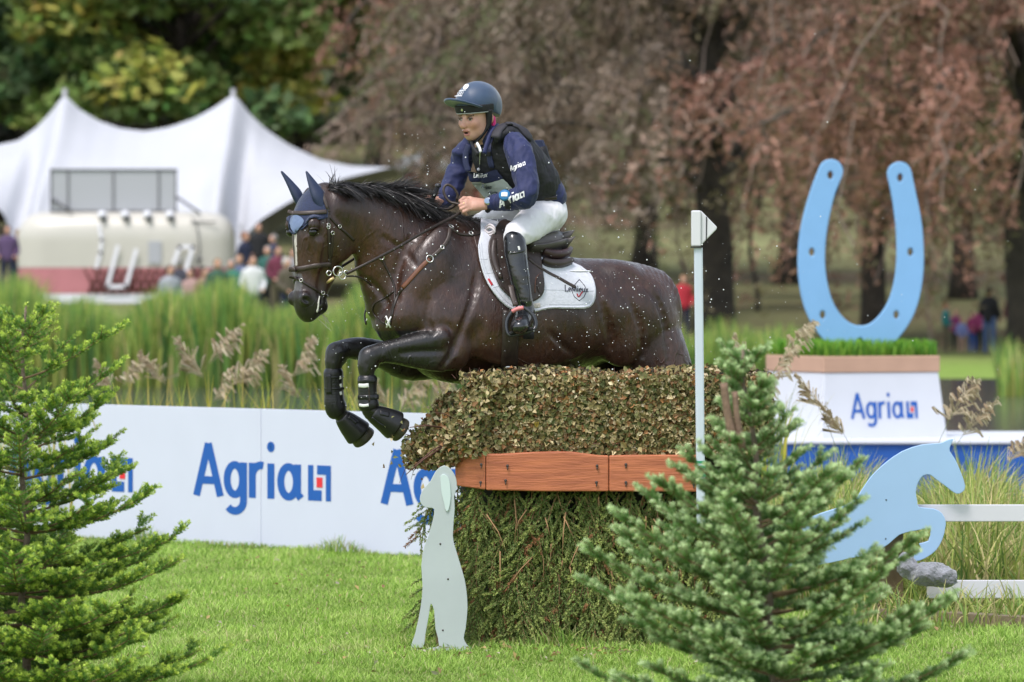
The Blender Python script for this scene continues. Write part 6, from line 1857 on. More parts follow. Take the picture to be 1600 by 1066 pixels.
PK.append(plank([(759.5, 709), (780, 709.5), (805, 708), (835, 706.5), (870, 705.5), (893, 706), (915, 709), (935, 711.5), (951, 712), (951, 768), (850, 768), (759.5, 766)], 27.44, 27.44, .05))
PK.append(plank([(952, 712), (990, 711), (1040, 711), (1088, 711), (1095, 711.2), (1095, 768.6), (1088, 768.5), (952, 768)], 27.435, 27.435, .05))
for x, y in ((752, 726), (751, 754), (793, 728), (790, 751), (933, 728), (932, 754), (978, 726), (978, 754), (1088 - 4, 757), (1060, 727)):
    mb = MB(); p = W(x, y, 27.432); mb.tube([p, p - np.array((0, .005, 0))], [.0075, .006], 10); pk_ = PK[0 if x < 759 else 1 if x < 951 else 2]; mb.part('screw', M_screw, pk_)
    mb = MB(); mb.tube([p - np.array((.0, .003, .006)), p - np.array((0, .003, .022))], [.005, .001], 5); mb.part('rust_streak', M_screw, pk_)
# solid near-black core that blocks the view through hedge and skirt
def fpoly(off=0.0):
    """plan of the fence: front, chamfered left corner, left end going back"""
    return [(-1.0, 28.25), None]
XL, XC, XR = (712 - 800) * 27.6 / FPX, (759 - 800) * 27.5 / FPX, (1206 - 800) * 27.6 / FPX
mb = MB()
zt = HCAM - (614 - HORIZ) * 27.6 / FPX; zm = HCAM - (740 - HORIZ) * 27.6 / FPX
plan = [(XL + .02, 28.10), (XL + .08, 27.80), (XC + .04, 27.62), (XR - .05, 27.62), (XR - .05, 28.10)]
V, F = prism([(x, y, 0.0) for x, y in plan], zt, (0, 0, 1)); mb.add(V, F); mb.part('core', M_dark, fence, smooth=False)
# hedge leaves: shell of a clipped hedge
r = np.random.default_rng(77)
LEAFC = [(.27, .22, .085), (.42, .34, .16), (.20, .20, .07), (.58, .48, .27), (.30, .155, .065), (.14, .165, .055), (.70, .60, .38), (.40, .19, .07)]  # mixed dry leaf tones; the palest are raised to stand in for highlights
LP = [.20, .17, .17, .12, .10, .13, .06, .05]
def hedge_points(n):
    P, N = [], []
    zb = HCAM - (712 - HORIZ) * 27.55 / FPX; zt = HCAM - (588 - HORIZ) * 27.55 / FPX
    k = int(n * .60); x = r.uniform(XC - .02, XR, k); z = r.uniform(zb, zt, k); dep = 27.50 + np.abs(r.normal(size=k)) * .035 - .02
    P.append(np.stack((x, dep, z), 1)); N.append(np.tile((0, -1.0, .25), (k, 1)))
    k = int(n * .16); x = r.uniform(XL + .02, XR, k); dep = r.uniform(27.5, 28.15, k); z = zt + r.normal(size=k) * .016 + .014 * np.sin(x * 9) + .03 * sstep(XL + .15, XL - .1, x) * 0
    P.append(np.stack((x, dep, z), 1)); N.append(np.tile((0, -.4, 1.0), (k, 1)))
    k = int(n * .24); u = r.uniform(size=k); v = r.uniform(size=k)      # loose left end, bulging down over the plank
    x = XC + .01 - (XC - XL + .11) * u ** .9 - .05 * np.sin(v * 5); dep = 27.46 + .50 * u + r.normal(size=k) * .04
    z = (zb - .07 * sstep(.1, .6, u)) + (zt - zb + .03 - .06 * u) * v
    x = x - .12 * (1 - v) * u + r.normal(size=k) * .022
    P.append(np.stack((x, dep, z), 1)); N.append(np.tile((-.5, -.8, .3), (k, 1)))
    return np.vstack(P), np.vstack(N)
P, N = hedge_points(21000)
N = N + r.normal(size=N.shape) * .75
V, F, C = leaf_cloud(P, .030, N, pick(r, len(P), LEAFC, LP, .3), r, bend=.5, asp=.7)
o = part('hedge_leaves', V, F, M_leafdry, fence, col=C, smooth=False); o['kind'] = 'stuff'
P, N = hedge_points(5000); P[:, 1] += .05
V, F, C = leaf_cloud(P, .034, N + r.normal(size=N.shape) * .9, pick(r, len(P), [(.035, .032, .013), (.05, .035, .016)], None, .3), r, bend=.5, asp=.7)  # inner layer coloured near black: shade of the gaps put into the leaves
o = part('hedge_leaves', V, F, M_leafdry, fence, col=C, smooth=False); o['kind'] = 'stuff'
# single leaves standing proud of the clipped face
lv = [npmesh('leaf', *leaf_cloud(np.zeros((1, 3)), .037, np.array([[0, -1.0, .2]]), np.array([c]), np.random.default_rng(i), .6, .7)[:2], smooth=False, col=np.array([c] * 4)) for i, c in enumerate(LEAFC + [(.42, .30, .05)])]
for me in lv: me.materials.append(M_leafdry)
P, N = hedge_points(300)
for i in range(290):
    o = bpy.data.objects.new('leaf', lv[int(r.choice(9, p=[.2, .16, .16, .14, .10, .11, .06, .04, .03]))]); COL.objects.link(o); o.parent = fence
    p = P[i] - np.array((0, .018, 0)) - np.array(fence.location); o.location = p.tolist(); o.rotation_euler = (r.normal() * .7, r.uniform(0, 6.3), r.normal() * .7)
# twigs sticking out
mb = MB()
for i in range(70):
    k = int(r.integers(len(P))); a = P[k] + np.array((0, .05, 0)); b = a + np.array((r.normal() * .05 - (.05 if a[0] < XC else 0), -.07 - .05 * r.uniform(), r.normal() * .06)); mb.tube([a, (a + b) / 2 + r.normal(size=3) * .008, b], [.003, .0022, .001], 4)
for i in range(60):
    x = r.uniform(XL, XR); a = np.array((x, r.uniform(27.52, 27.8), HCAM - (592 - HORIZ) * 27.55 / FPX)); b = a + np.array((r.normal() * .02, r.normal() * .02, r.uniform(.02, .055))); mb.tube([a, b], [.002, .001], 4)
for x0, y0, x1, y1 in ((690, 700, 634, 742), (700, 690, 648, 727), (690, 668, 640, 668)):
    mb.tube([W(x0, y0, 27.6), W((x0 + x1) / 2, (y0 + y1) / 2 - 3, 27.5), W(x1, y1, 27.46)], [.005, .004, .002], 5)
o = mb.part('twigs', mat('twig_bark', (.12, .055, .04), .8), fence); o['kind'] = 'stuff'
# leaves knocked out of the hedge, falling
n = 46; P = np.array([W(x, y, 27.45 + .2 * q) for x, y, q in zip(r.uniform(600, 690, n), r.uniform(640, 760, n), r.uniform(size=n))])
P[:10] = np.array([W(x, y, 27.4) for x, y in ((547, 608), (625, 727), (612, 706), (584, 694), (640, 690), (630, 672), (618, 715), (660, 760), (646, 742), (628, 660))])
sel = np.concatenate((np.arange(10), 10 + np.where(r.uniform(size=n - 10) < .5)[0]))
V, F, C = leaf_cloud(P[sel], .026, r.normal(size=(len(sel), 3)), pick(r, len(sel), LEAFC, LP), r, .5)
solo('flying_leaves', V, F, M_leafdry, 'loose leaves knocked off the hedge and falling', 'leaves', kind='stuff', col=C, smooth=False)

# spruce branch skirt: a few branch meshes, hung many times
M_needle = mat('spruce_needles', (0, 0, 0), .6, attr='Col', spec=.3, trans=.15)
M_stem = mat('spruce_stem', (.30, .17, .085), .8, var=.4, nscale=30)
def needles_on(Pa, Pb, n, length, spread, r, c0, c1, tipc=None, flat=0.0, upb=0.0, wid=.0011):
    """needles along a straight shoot Pa->Pb, pointing forward and out"""
    Pa = np.asarray(Pa, float); Pb = np.asarray(Pb, float); ax = Pb - Pa; L = np.linalg.norm(ax); ax /= L
    s = np.cross(ax, (0, 0, 1.0)); s = s if np.linalg.norm(s) > .2 else np.cross(ax, (0, 1.0, 0)); s /= np.linalg.norm(s); u = np.cross(s, ax)
    t = (np.arange(n) + r.uniform(size=n)) / n; th = r.uniform(0, 2 * math.pi, n)
    out = np.cos(th)[:, None] * s + np.sin(th)[:, None] * u * (1 - flat) + u * upb
    dr = ax * (1 - spread) + out * spread; dr /= np.linalg.norm(dr, axis=1)[:, None]
    base = Pa + ax * (t * L)[:, None]; ln = length * r.uniform(.75, 1.15, n) * (1 - .35 * np.clip((t - .85) / .15, 0, 1)); tip = base + dr * ln[:, None]
    w = np.cross(dr, r.normal(size=(n, 3))); w /= np.linalg.norm(w, axis=1)[:, None]; w *= wid
    mid = base + dr * (ln * .55)[:, None]
    V = np.stack((base, mid + w, tip, mid - w), 1).reshape(-1, 3); F = np.arange(4 * n).reshape(n, 4)
    k = r.uniform(size=(n, 1)); c = np.asarray(c0) * (1 - k) + np.asarray(c1) * k
    if tipc is not None:
        q = np.clip((t - .45) / .5, 0, 1)[:, None]; c = c * (1 - q) + np.asarray(tipc) * q * r.uniform(.8, 1.2, (n, 1))
    return V, F, np.repeat(c, 4, 0)
def tube_arr(pts, rad, n=5):
    mb = MB(); mb.tube(pts, rad, n); return np.array(mb.v), mb.f
def skirt_branch(seed):
    r = np.random.default_rng(seed); L = r.uniform(.26, .40); Vs, Fs, Cs, Ms = [], [], [], []; n0 = 0
    stem = np.array([(.03 * math.sin(3 * t + seed) * t, -.02 * t, -L * t) for t in np.linspace(0, 1, 7)])
    sh = [(stem[0], stem[3], 60), (stem[3], stem[6], 64)]
    k = 0
    for t in np.linspace(.08, .9, 11):
        p = np.array((.03 * math.sin(3 * t + seed) * t, -.02 * t, -L * t)); sd = 1 if k % 2 else -1; k += 1
        l = (.06 + .085 * (1 - abs(t - .45))) * r.uniform(.7, 1.2); ang = r.uniform(.35, .75)
        sh.append((p, p + np.array((sd * math.sin(ang) * l, -.015 * r.uniform(0, 2), -math.cos(ang) * l)), int(34 + l * 300)))
    g = r.uniform(.8, 1.2)
    for a, b, n in sh:
        V, F, C = needles_on(a, b, n, .017, .44, r, np.array((.10, .16, .045)) * g, np.array((.19, .26, .065)) * g, np.array((.34, .40, .11)) * g, wid=.0027)
        if r.uniform() < .05: C = C * 0 + np.array((.30, .14, .06)) * r.uniform(.7, 1.2, (len(C), 1))
        Vs.append(V); Fs.append(F + n0); Cs.append(C); n0 += len(V); Ms.append(np.zeros(len(F), int))
    me_V = np.vstack(Vs); F4 = np.vstack(Fs)
    mb = MB(); mb.tube(stem, np.linspace(.0036, .0014, 7), 5, cap=False)
    for a, b, n in sh[2:]: mb.tube([a, b], [.0015, .0008], 4, cap=False)
    Vt = np.array(mb.v); Ft = np.array(mb.f) + n0
    V = np.vstack((me_V, Vt)); C = np.vstack((np.vstack(Cs), np.tile((.20, .11, .05), (len(Vt), 1))))
    me = npmesh('spruce_branch', V, np.vstack((F4, Ft)), smooth=False, col=C, mats=[M_needle, M_stem], midx=np.concatenate((np.zeros(len(F4), int), np.ones(len(Ft), int))))
    return me
SB = [skirt_branch(400 + i) for i in range(9)]
r = np.random.default_rng(88)
zt_ = HCAM - (745 - HORIZ) * 27.55 / FPX
def hang(x, dep, z, rz, tiltx, sc):
    o = bpy.data.objects.new('spruce_branch', SB[int(r.integers(len(SB)))]); COL.objects.link(o); o.parent = fence
    o.location = (np.array((x, dep, z)) - np.array(fence.location)).tolist(); o.rotation_euler = (tiltx, r.normal() * .28, rz); o.scale = (sc, sc, sc)
for row in range(8):
    z = zt_ - row * .092
    for i in range(28):
        x = XC - .03 + (XR - XC + .02) * (i + r.uniform(-.4, .4) + .5 * (row % 2)) / 28
        if x > XR: continue
        zz = min(z + r.normal() * .025, zt_)
        zz = max(zz, .30)
        hang(x, 27.545 - .003 * row + r.normal() * .012, zz, r.normal() * .35, .10 + r.normal() * .08, r.uniform(.8, 1.12))
for row in range(8):     # chamfer and left end
    for i in range(7):
        u = (i + r.uniform()) / 7; x = XC - .02 - (XC - XL + .09) * u; dep = 27.58 + .50 * u
        hang(x, dep, max(min(zt_ - row * .092 + r.normal() * .02, zt_), .30), -.9 * u + r.normal() * .3, .10 + r.normal() * .08, r.uniform(.8, 1.1))

# bare tan twigs showing between the boughs
tw_me = []
for i in range(4):
    mb = MB(); rr_ = np.random.default_rng(600 + i); L = .09 + .04 * i; mb.tube([(0, 0, 0), (rr_.normal() * .012, 0, -L * .5), (rr_.normal() * .03, -.004, -L)], [.0034, .0026, .0012], 5); me = mb.mesh('bare_twig'); me.materials.append(mat('tan_twig', (.36, .21, .10), .8)); tw_me.append(me)
for i in range(34):
    o = bpy.data.objects.new('bare_twig', tw_me[i % 4]); COL.objects.link(o); o.parent = fence
    o.location = (np.array((r.uniform(XC, XR - .1), 27.495 + r.uniform(0, .02), r.uniform(.30, .74))) - np.array(fence.location)).tolist(); o.rotation_euler = (.06, r.normal() * .5, r.uniform(0, 6.3))

# dog cut-out
M_pale = mat('pale_green_board', (.47, .52, .525), .55, var=.12, nscale=3.5, rvar=.05, bscale=30)
M_edge = M_pale
dogp = [(694, 728), (705, 735), (712, 748), (713, 762), (709, 776), (710, 795), (707, 837), (712, 860), (722, 893), (727.5, 917), (730, 949), (727, 982), (724, 997), (729, 1008), (735, 1018), (668, 1020), (671, 1013), (687, 1010), (681, 982), (679, 954), (673, 942), (670, 959), (664, 992), (660, 1013), (642, 1015), (649, 992), (658, 949), (661, 916), (659, 884), (663, 856), (670, 837), (677, 813), (679, 795), (670, 793), (661, 790), (656.5, 780), (661, 766), (673, 752), (682, 736)]
DD = 27.30
tometre, tow = px2(DD)
dog = root('dog_cutout', W(690, 1019, DD), 'pale green board cut out as a sitting dog', 'cut-out')
plate([tometre(catmull(np.array(dogp, float), 2, True))], tow, .022, .002, 'board', M_pale, dog, (0, -1, 0))
earp = [(689, 744), (697, 743), (702, 752), (704, 775), (701, 795), (697, 798), (694, 785), (690, 768)]
t2, w2_ = px2(DD - .016); plate([t2(catmull(np.array(earp, float), 3, True))], w2_, .008, .001, 'ear', mat('pale_green_light', (.55, .65, .63), .55), dog, (0, -1, 0))
for x, y in ((694, 760), (688, 850), (700, 905), (692, 985)):
    mb = MB(); p = W(x, y, DD - .0125); mb.tube([p, p - np.array((0, .003, 0))], [.005, .004], 8); mb.part('screw', M_screw, dog)
mb = MB(); mb.box(W(690, 930, DD + .08), .05, .04, .55); mb.part('stake', mat('raw_wood', (.30, .20, .11), .8, var=.3, nscale=20), dog, smooth=False)

# flag post
M_pvc = mat('white_pvc', (.54, .60, .68), .35, var=.05, nscale=10); M_flagw = mat('white_flag', (.62, .62, .65), .4); M_line = mat('black_line', (.02, .02, .025), .5); M_tape = mat('green_tape', (.02, .25, .12), .5)
post = root('flag_post', W(1096, 838, 27.3), 'slim white boundary flag post at the right end of the fence', 'flag post')
a, b = W(1091, 386, 27.3), W(1095.5, 838, 27.3); mb = MB(); c = (a + b) / 2; u = (b - a); L = np.linalg.norm(u); u /= L; s = np.cross(u, (0, 1, 0)); mb.box(c, L, .040, .042, ax=(u, (0, 1, 0), s)); o = mb.part('pole', M_pvc, post, smooth=False); mod_bevel(o, .008)
mb = MB(); mb.box((W(1080, 329, 27.3) + W(1095, 385, 27.3)) / 2, 15 * 27.3 / FPX, .055, 56 * 27.3 / FPX); o = mb.part('flag_sleeve', M_flagw, post, smooth=False); mod_bevel(o, .006)
V, F = prism([W(1095.2, 329, 27.29), W(1120.5, 355, 27.29), W(1119, 359, 27.29), W(1094.6, 384, 27.29)], .025, (0, 1, 0)); mb = MB(); mb.add(V, F); o = mb.part('flag', M_flagw, post, smooth=False); mod_bevel(o, .004)
V, F = prism([W(1103.2, 338, 27.287), W(1105.0, 340, 27.287), W(1104.4, 374, 27.287), W(1102.8, 376, 27.287)], .002, (0, 1, 0)); mb = MB(); mb.add(V, F); mb.part('line', M_line, post, smooth=False)
mb = MB(); mb.box(W(1087.8, 386.5, 27.3), 18 * 27.3 / FPX, .062, .006); mb.part('collar', M_line, post, smooth=False)
for y in (722, 729, 736, 743, 750):
    mb = MB(); mb.box(W(1094.2, y, 27.3), 16.5 * 27.3 / FPX, .046, 3.8 * 27.3 / FPX); mb.part('tape', M_tape, post, smooth=False)
mb = MB(); mb.box(W(1094, 745, 27.36), .03, .07, .05); mb.part('bracket', M_line, post, smooth=False)

# water thrown up by the horse
r = np.random.default_rng(91); n = 900
px = np.concatenate((r.normal(700, 130, 260), r.normal(960, 110, 330), r.normal(1180, 180, 150), r.uniform(480, 640, 110), r.uniform(600, 800, 50)))
py = np.concatenate((r.normal(400, 80, 260), r.normal(470, 75, 330), r.normal(440, 110, 150), r.uniform(380, 640, 110), r.uniform(200, 320, 50)))
dp = np.concatenate((r.uniform(27.2, 27.8, 260), r.uniform(27.2, 28.0, 330), r.uniform(27.3, 28.2, 150), r.uniform(27.2, 27.7, 110), r.uniform(27.3, 27.9, 50)))
sz = np.clip(r.exponential(.0008, n) + .0009, .0009, .0042)
ico = np.array([(0, 0, 1), (.894, 0, .447), (.276, .851, .447), (-.724, .526, .447), (-.724, -.526, .447), (.276, -.851, .447), (.724, .526, -.447), (-.276, .851, -.447), (-.894, 0, -.447), (-.276, -.851, -.447), (.724, -.526, -.447), (0, 0, -1)])
icf = np.array([(0, 1, 2), (0, 2, 3), (0, 3, 4), (0, 4, 5), (0, 5, 1), (1, 6, 2), (2, 7, 3), (3, 8, 4), (4, 9, 5), (5, 10, 1), (6, 7, 2), (7, 8, 3), (8, 9, 4), (9, 10, 5), (10, 6, 1), (11, 7, 6), (11, 8, 7), (11, 9, 8), (11, 10, 9), (11, 6, 10)])
ctr = np.stack(((px - 800) * dp / FPX, dp, HCAM - (py - HORIZ) * dp / FPX), 1)
V = (ctr[:, None, :] + ico[None] * sz[:, None, None]).reshape(-1, 3); F = (icf[None] + (np.arange(n) * 12)[:, None, None]).reshape(-1, 3)
M_drop = mat('spray', (.85, .87, .9), .05, spec=1.0)
solo('water_drops', V, F, M_drop, 'fine spray of water drops thrown up around the horse', 'spray', kind='stuff')
# ================================================================== sponsor boards
M_board = mat('white_board', (.60, .62, .76), .45, var=.03, nscale=3, rvar=.06, bscale=12)
M_ink = mat('blue_ink', (.003, .090, .40), .5); M_redink = mat('red_ink', (.72, .02, .035), .45)
BA, BB = W(170, 845, 38.77), W(650, 872, 36.40); BA[2] = BB[2] = 0.012
bdir = (BB - BA); bdir[2] = 0; Lb = np.linalg.norm(bdir); bdir /= Lb; bnor = np.array((bdir[1], -bdir[0], 0)); bnor = bnor if bnor[1] < 0 else -bnor
def bpos(px):
    """distance along the hoarding line where photo column px crosses it"""
    k = (px - 800) / FPX
    return (k * BA[1] - BA[0]) / (bdir[0] - k * bdir[1])
BH = .915
def hoard(p0, p1, label, words):
    s0, s1 = bpos(p0), bpos(p1); c = BA + bdir * (s0 + s1) / 2
    t = root('advertising_board', c, label, 'hoarding', 'white boards along the water')
    mb = MB(); mb.box(c + np.array((0, 0, BH / 2)), s1 - s0 - .004, .02, BH, ax=(bdir, -bnor, (0, 0, 1))); o = mb.part('panel', M_board, t, smooth=False); mod_bevel(o, .003); t_panel = o
    for f in (.12, .88):
        q = BA + bdir * (s0 + (s1 - s0) * f) - bnor * .10; mb = MB(); mb.tube([q + np.array((0, 0, BH * .9)) + bnor * .08, q - bnor * .30 + np.array((0, 0, -.01))], .015, 6); mb.part('brace', M_line, t)
    return t_panel
def word_on(t, px_start, clip=None):
    s0 = bpos(px_start); capm = .352; xs = 1.44
    def f(gx, gy, lift): return BA + bdir * (s0 + gx * capm * xs) + np.array((0, 0, .325 + gy * capm)) + bnor * (.0105 + lift)
    return f
p1 = hoard(-62, 409.5, 'white board with a blue word behind the left spruce', 0)
p2 = hoard(409.5, 885, 'white board with blue lettering partly behind the fence and dog', 0)
for k, px0 in enumerate((13, 306, 599)):
    f = word_on(p1, px0); x = 0
    for ch in 'Agria':
        adv, st = GLYPH[ch]
        mb = MB()
        for j, s_ in enumerate(st):
            if ch == 'i' and j == 1: s_ = _arc(.10, .97, .028, .05, 0, 360, 14)
            V, F = stroke_quads([(x + a, b) for a, b in s_], .145 if not (ch == 'i' and j == 1) else .10, f, .0008 + .0004 * j, 2); mb.add(V, F)
        owner = p1 if (px0 + x * 78 < 400) else p2
        mb.part('letter', M_ink, owner, smooth=False); x += adv
    lm_owner = p1 if px0 < 100 else p2
    logo_mark(x + .07, f, M_ink, M_redink, lm_owner, .0008, h=.66, wd=.46)

# horseshoe on its plinth
PD = 50.0; ks = PD / FPX
al = R(24); e1 = np.array((math.cos(al), math.sin(al), 0)); e2 = np.array((-math.sin(al), math.cos(al), 0))     # front face runs right and back, side face left and back
def zrow(y): return HCAM - (y - HORIZ) * ks
corner = np.array(((1287 - 800) * ks, PD, 0)); Lp = 1.16; Ls = 1.14
def ring4(grow, z):
    c = corner - e1 * grow - e2 * grow
    return [np.append((c)[:2], z), np.append((c + e1 * (Lp + 2 * grow))[:2], z), np.append((c + e1 * (Lp + 2 * grow) + e2 * (Ls + 2 * grow))[:2], z), np.append((c + e2 * (Ls + 2 * grow))[:2], z)]
def frustum(g0, z0, g1, z1, name, m, parent, bev=.01):
    a, b = ring4(g0, z0), ring4(g1, z1); mb = MB(); mb.add(a + b, [(3, 2, 1, 0), (4, 5, 6, 7), (0, 1, 5, 4), (1, 2, 6, 5), (2, 3, 7, 6), (3, 0, 4, 7)]); o = mb.part(name, m, parent, smooth=False); mod_bevel(o, bev); return o
pl = root('plinth', np.append((corner + e1 * Lp / 2 + e2 * Ls / 2)[:2], zrow(690)), 'white tapered plinth with tan rim and blue word under the horseshoe', 'plinth')
M_plw = mat('plinth_white', (.62, .64, .69), .5, var=.04, nscale=4); M_tanp = mat('tan_board', (.52, .32, .22), .6, var=.08, nscale=6)
plb = frustum(.05, zrow(690), -.01, zrow(583), 'body', M_plw, pl)
frustum(.0, zrow(582.8), .0, zrow(557), 'rim', M_tanp, pl)
def plf(gx, gy, lift):
    s = .255 + gx * .238; zz = zrow(655) + gy * .225
    t = (zz - zrow(690)) / (zrow(583) - zrow(690)); g = .05 + (-.06) * t
    return np.append((corner - e1 * g - e2 * g + e1 * (s + g))[:2], zz) - e2 * (.004 + lift)
x = write('Agria', plf, M_ink, plb, w=.115, lift=.001, sub=2); logo_mark(x + .06, plf, M_ink, M_redink, plb, .001)
# turf on the plinth
r = np.random.default_rng(61); n = 5200; a_, b_ = r.uniform(.02, Lp - .02, n), r.uniform(.02, Ls - .02, n)
pos = corner + e1 * a_[:, None] + e2 * b_[:, None]; pos[:, 2] = zrow(560)
def tc_(r, n): c = pick(r, n, [(.16, .36, .03), (.10, .28, .03), (.24, .44, .05)]); return c * .6, c * 1.15
V, F, C = blades(n, pos, r.uniform(.10, .19, n), .35, .008, tc_, seg=3, seed=62); o = part('turf', V, F, M_blade, pl, col=C, smooth=False); o['kind'] = 'stuff'
shoe = root('horseshoe', W(1344, 545, PD + .72), 'giant light blue horseshoe standing on the plinth', 'horseshoe')
SD = PD + .62; tm, tw_ = px2(SD)
cl = np.array([(1298, 268), (1284, 305), (1272, 355), (1267.5, 400), (1270, 440), (1279, 477), (1296, 507), (1318, 526), (1344, 533), (1369, 527), (1391, 508), (1409, 478), (1419, 440), (1422, 400), (1420, 355), (1413, 310), (1405, 272)], float)
cl = catmull(cl, 4); T = np.gradient(cl, axis=0); T /= np.linalg.norm(T, axis=1)[:, None]; Nn = np.stack((-T[:, 1], T[:, 0]), 1)
tt = np.linspace(-1, 1, len(cl)); wd = 18 + 2.2 * (1 - np.abs(tt)) * 2 - 1.0 * np.exp(-((np.abs(tt) - .9) / .1) ** 2)
outer = cl + Nn * wd[:, None]; inner = cl - Nn * wd[:, None]
def endcap(c, t, w): return [c + t * w * math.sin(a) + np.array((-t[1], t[0])) * w * math.cos(a) for a in np.linspace(0, math.pi, 9)[1:-1]]
loop = list(outer) + endcap(cl[-1], T[-1], wd[-1]) + list(inner[::-1]) + endcap(cl[0], -T[0], wd[0])
holes = [[(x + 5.8 * math.cos(q), y + 8.2 * math.sin(q)) for q in np.linspace(0, 2 * math.pi, 15)[:-1]] for x, y in ((1297, 274), (1406, 278), (1268, 394), (1422, 394), (1285, 492), (1400, 492), (1343.5, 534))]
M_shoe = mat('blue_painted', (.20, .42, .68), .5, var=.04, nscale=6)
plate([tm(loop)] + [tm(h) for h in holes], tw_, .07, .009, 'shoe', M_shoe, shoe, (0, -1, 0))
# blue stage under the plinth
stage = root('stage', W(1420, 735, PD - .8), 'low blue stage with white lip under the plinth', 'stage')
mb = MB(); x0, x1 = (1150 - 800) * ks, (1720 - 800) * ks; zt2 = zrow(692); mb.box(((x0 + x1) / 2, PD + .9, (zt2 - .55) / 2 - .0), x1 - x0, 2.9, zt2 + .55); mb.part('skirt', mat('blue_cloth', (.012, .10, .42), .6, var=.2, nscale=5, bump=.4, bscale=4), stage, smooth=False)
mb = MB(); mb.box(((x0 + x1) / 2, PD + .9, zt2 + .020), x1 - x0 + .04, 2.96, .034); o = mb.part('lip', M_plw, stage, smooth=False); mod_bevel(o, .01)

# running horse cut-out and white rails
HD = 30.0; tm2, tw2 = px2(HD)
zp = lambda x, y: (1200 + x / 2.665, 600 + y / 2.665)
hp_ = [(768, 232), (757, 256), (754, 280), (775, 312), (800, 368), (818, 425), (808, 448), (785, 455), (762, 441), (742, 425), (700, 395), (675, 376), (645, 379), (622, 410), (613, 450), (619, 490), (627, 515), (690, 522), (722, 540), (737, 572), (735, 600), (724, 645), (698, 690), (655, 722), (613, 736), (612, 706), (640, 683), (632, 666), (670, 655), (679, 606), (662, 600), (600, 611), (545, 626), (500, 665), (430, 705), (350, 722), (262, 742), (190, 752), (110, 778), (70, 800), (40, 796), (52, 770), (100, 735), (160, 700), (205, 672), (160, 640), (146, 610), (146, 572), (230, 537), (325, 507), (365, 480), (395, 438), (432, 385), (490, 330), (560, 282), (640, 255), (715, 249), (742, 238)]
hc = root('horse_cutout', W(1400, 880, HD), 'light blue board cut out as a jumping horse', 'cut-out')
M_hblue = mat('pale_blue_board', (.34, .52, .76), .55, var=.04, nscale=6)
plate([tm2(catmull(np.array([zp(*q) for q in hp_], float), 2, True))], tw2, .024, .003, 'board', M_hblue, hc, (0, -1, 0))
for x, y in ((492, 483), (490, 645), (560, 690)):
    mb = MB(); p = W(*zp(x, y), HD - .014); mb.tube([p, p - np.array((0, .003, 0))], .004, 8); mb.part('screw', M_line, hc)
fen = root('rail_fence', W(1540, 985, HD + .1), 'white two-rail fence behind the blue horse cut-out', 'fence')
M_rail = mat('white_rail', (.64, .64, .69), .45, var=.04, nscale=5)
for y0, y1, xl in ((787.5, 814, 1432), (905.5, 934, 1448)):
    a, b = W(xl, (y0 + y1) / 2, HD + .06), W(1790, (y0 + y1) / 2 + 2, HD + .06); mb = MB(); mb.box((a + b) / 2, b[0] - a[0], .03, (y1 - y0) * HD / FPX); o = mb.part('rail', M_rail, fen, smooth=False); mod_bevel(o, .004)
M_post = mat('brown_post', (.20, .135, .075), .85, var=.4, nscale=12, stretch=(1, 1, .2), bump=.3, bscale=30)
for px, yt in ((1391, 820), (1700, 770)):
    p = W(px, yt, HD + .16); mb = MB(); mb.box((p[0], HD + .14, p[2] / 2 - .02), .13, .09, p[2] + .04); o = mb.part('post', M_post, fen, smooth=False); mod_bevel(o, .006)
# grey stone and lying timber
r = np.random.default_rng(71); mb = MB(); f = Field(); c = W(1452, 897, HD - .10)
f.ell(c, (.125, .09, .072), k=.02); f.ell(c + np.array((-.12, .02, .045)), (.06, .06, .075), k=.03); f.ell(c + np.array((.09, 0, -.02)), (.07, .07, .06), k=.03)
V, Q = f.mesh(.008, post=wrinkle(.012, 45, 5), smooth=1)
solo('fur_bundle', V, Q, mat('grey_fur', (.30, .31, .34), .95, col2=(.16, .165, .18), nscale=14, bump=.9, bscale=60, bdist=.02, sheen=.5), 'grey furry bundle below the blue horse cut-out', 'bundle')
p0, p1_ = W(1385, 958, 29.7), W(1640, 1004, 28.9); mb = MB(); u = p1_ - p0; u[2] = 0; L = np.linalg.norm(u); u /= L; s = np.cross((0, 0, 1.0), u); mb.box(np.append(((p0 + p1_) / 2)[:2], .035), L, .14, .07, ax=(u, s, (0, 0, 1)))
o = mb.solo('timber_beam', mat('weathered_timber', (.27, .21, .13), .85, var=.4, nscale=8, bump=.4, bscale=30), 'weathered timber beam lying in the long grass', 'beam', smooth=False)

# ranker grass left by the mower along boards and fence
r = np.random.default_rng(75); n = 2600; q = r.uniform(-1.6, 6.2, n); base = BA + bdir * q[:, None] + bnor * (.02 + np.abs(r.normal(size=n)) * .10)[:, None]
m2 = 1300; fx = np.stack((r.uniform(-.55, 1.3, m2), 27.42 + r.normal(size=m2) * .07, np.zeros(m2)), 1)
pos = np.vstack((base, fx)); pos[:, 2] = ground_z(pos[:, 0], pos[:, 1]) - .005; n = len(pos)
cl_ = .5 + .5 * np.sin(pos[:, 0] * 7) * np.sin(pos[:, 0] * 2.3 + 1)
V, F, C = blades(n, pos, r.uniform(.03, .07, n) * (.7 + 1.5 * cl_ ** 3), .7, .0030, lambda r, n: (lambda c: (c * .8, c * 1.1))(pick(r, n, [(.20, .34, .06), (.28, .40, .08), (.14, .26, .045), (.40, .38, .16)])), seg=3, seed=76)
solo('grass_tufts', V, F, M_blade, 'longer grass tufts at the foot of the boards and fence', 'grass', kind='stuff', col=C, smooth=False)
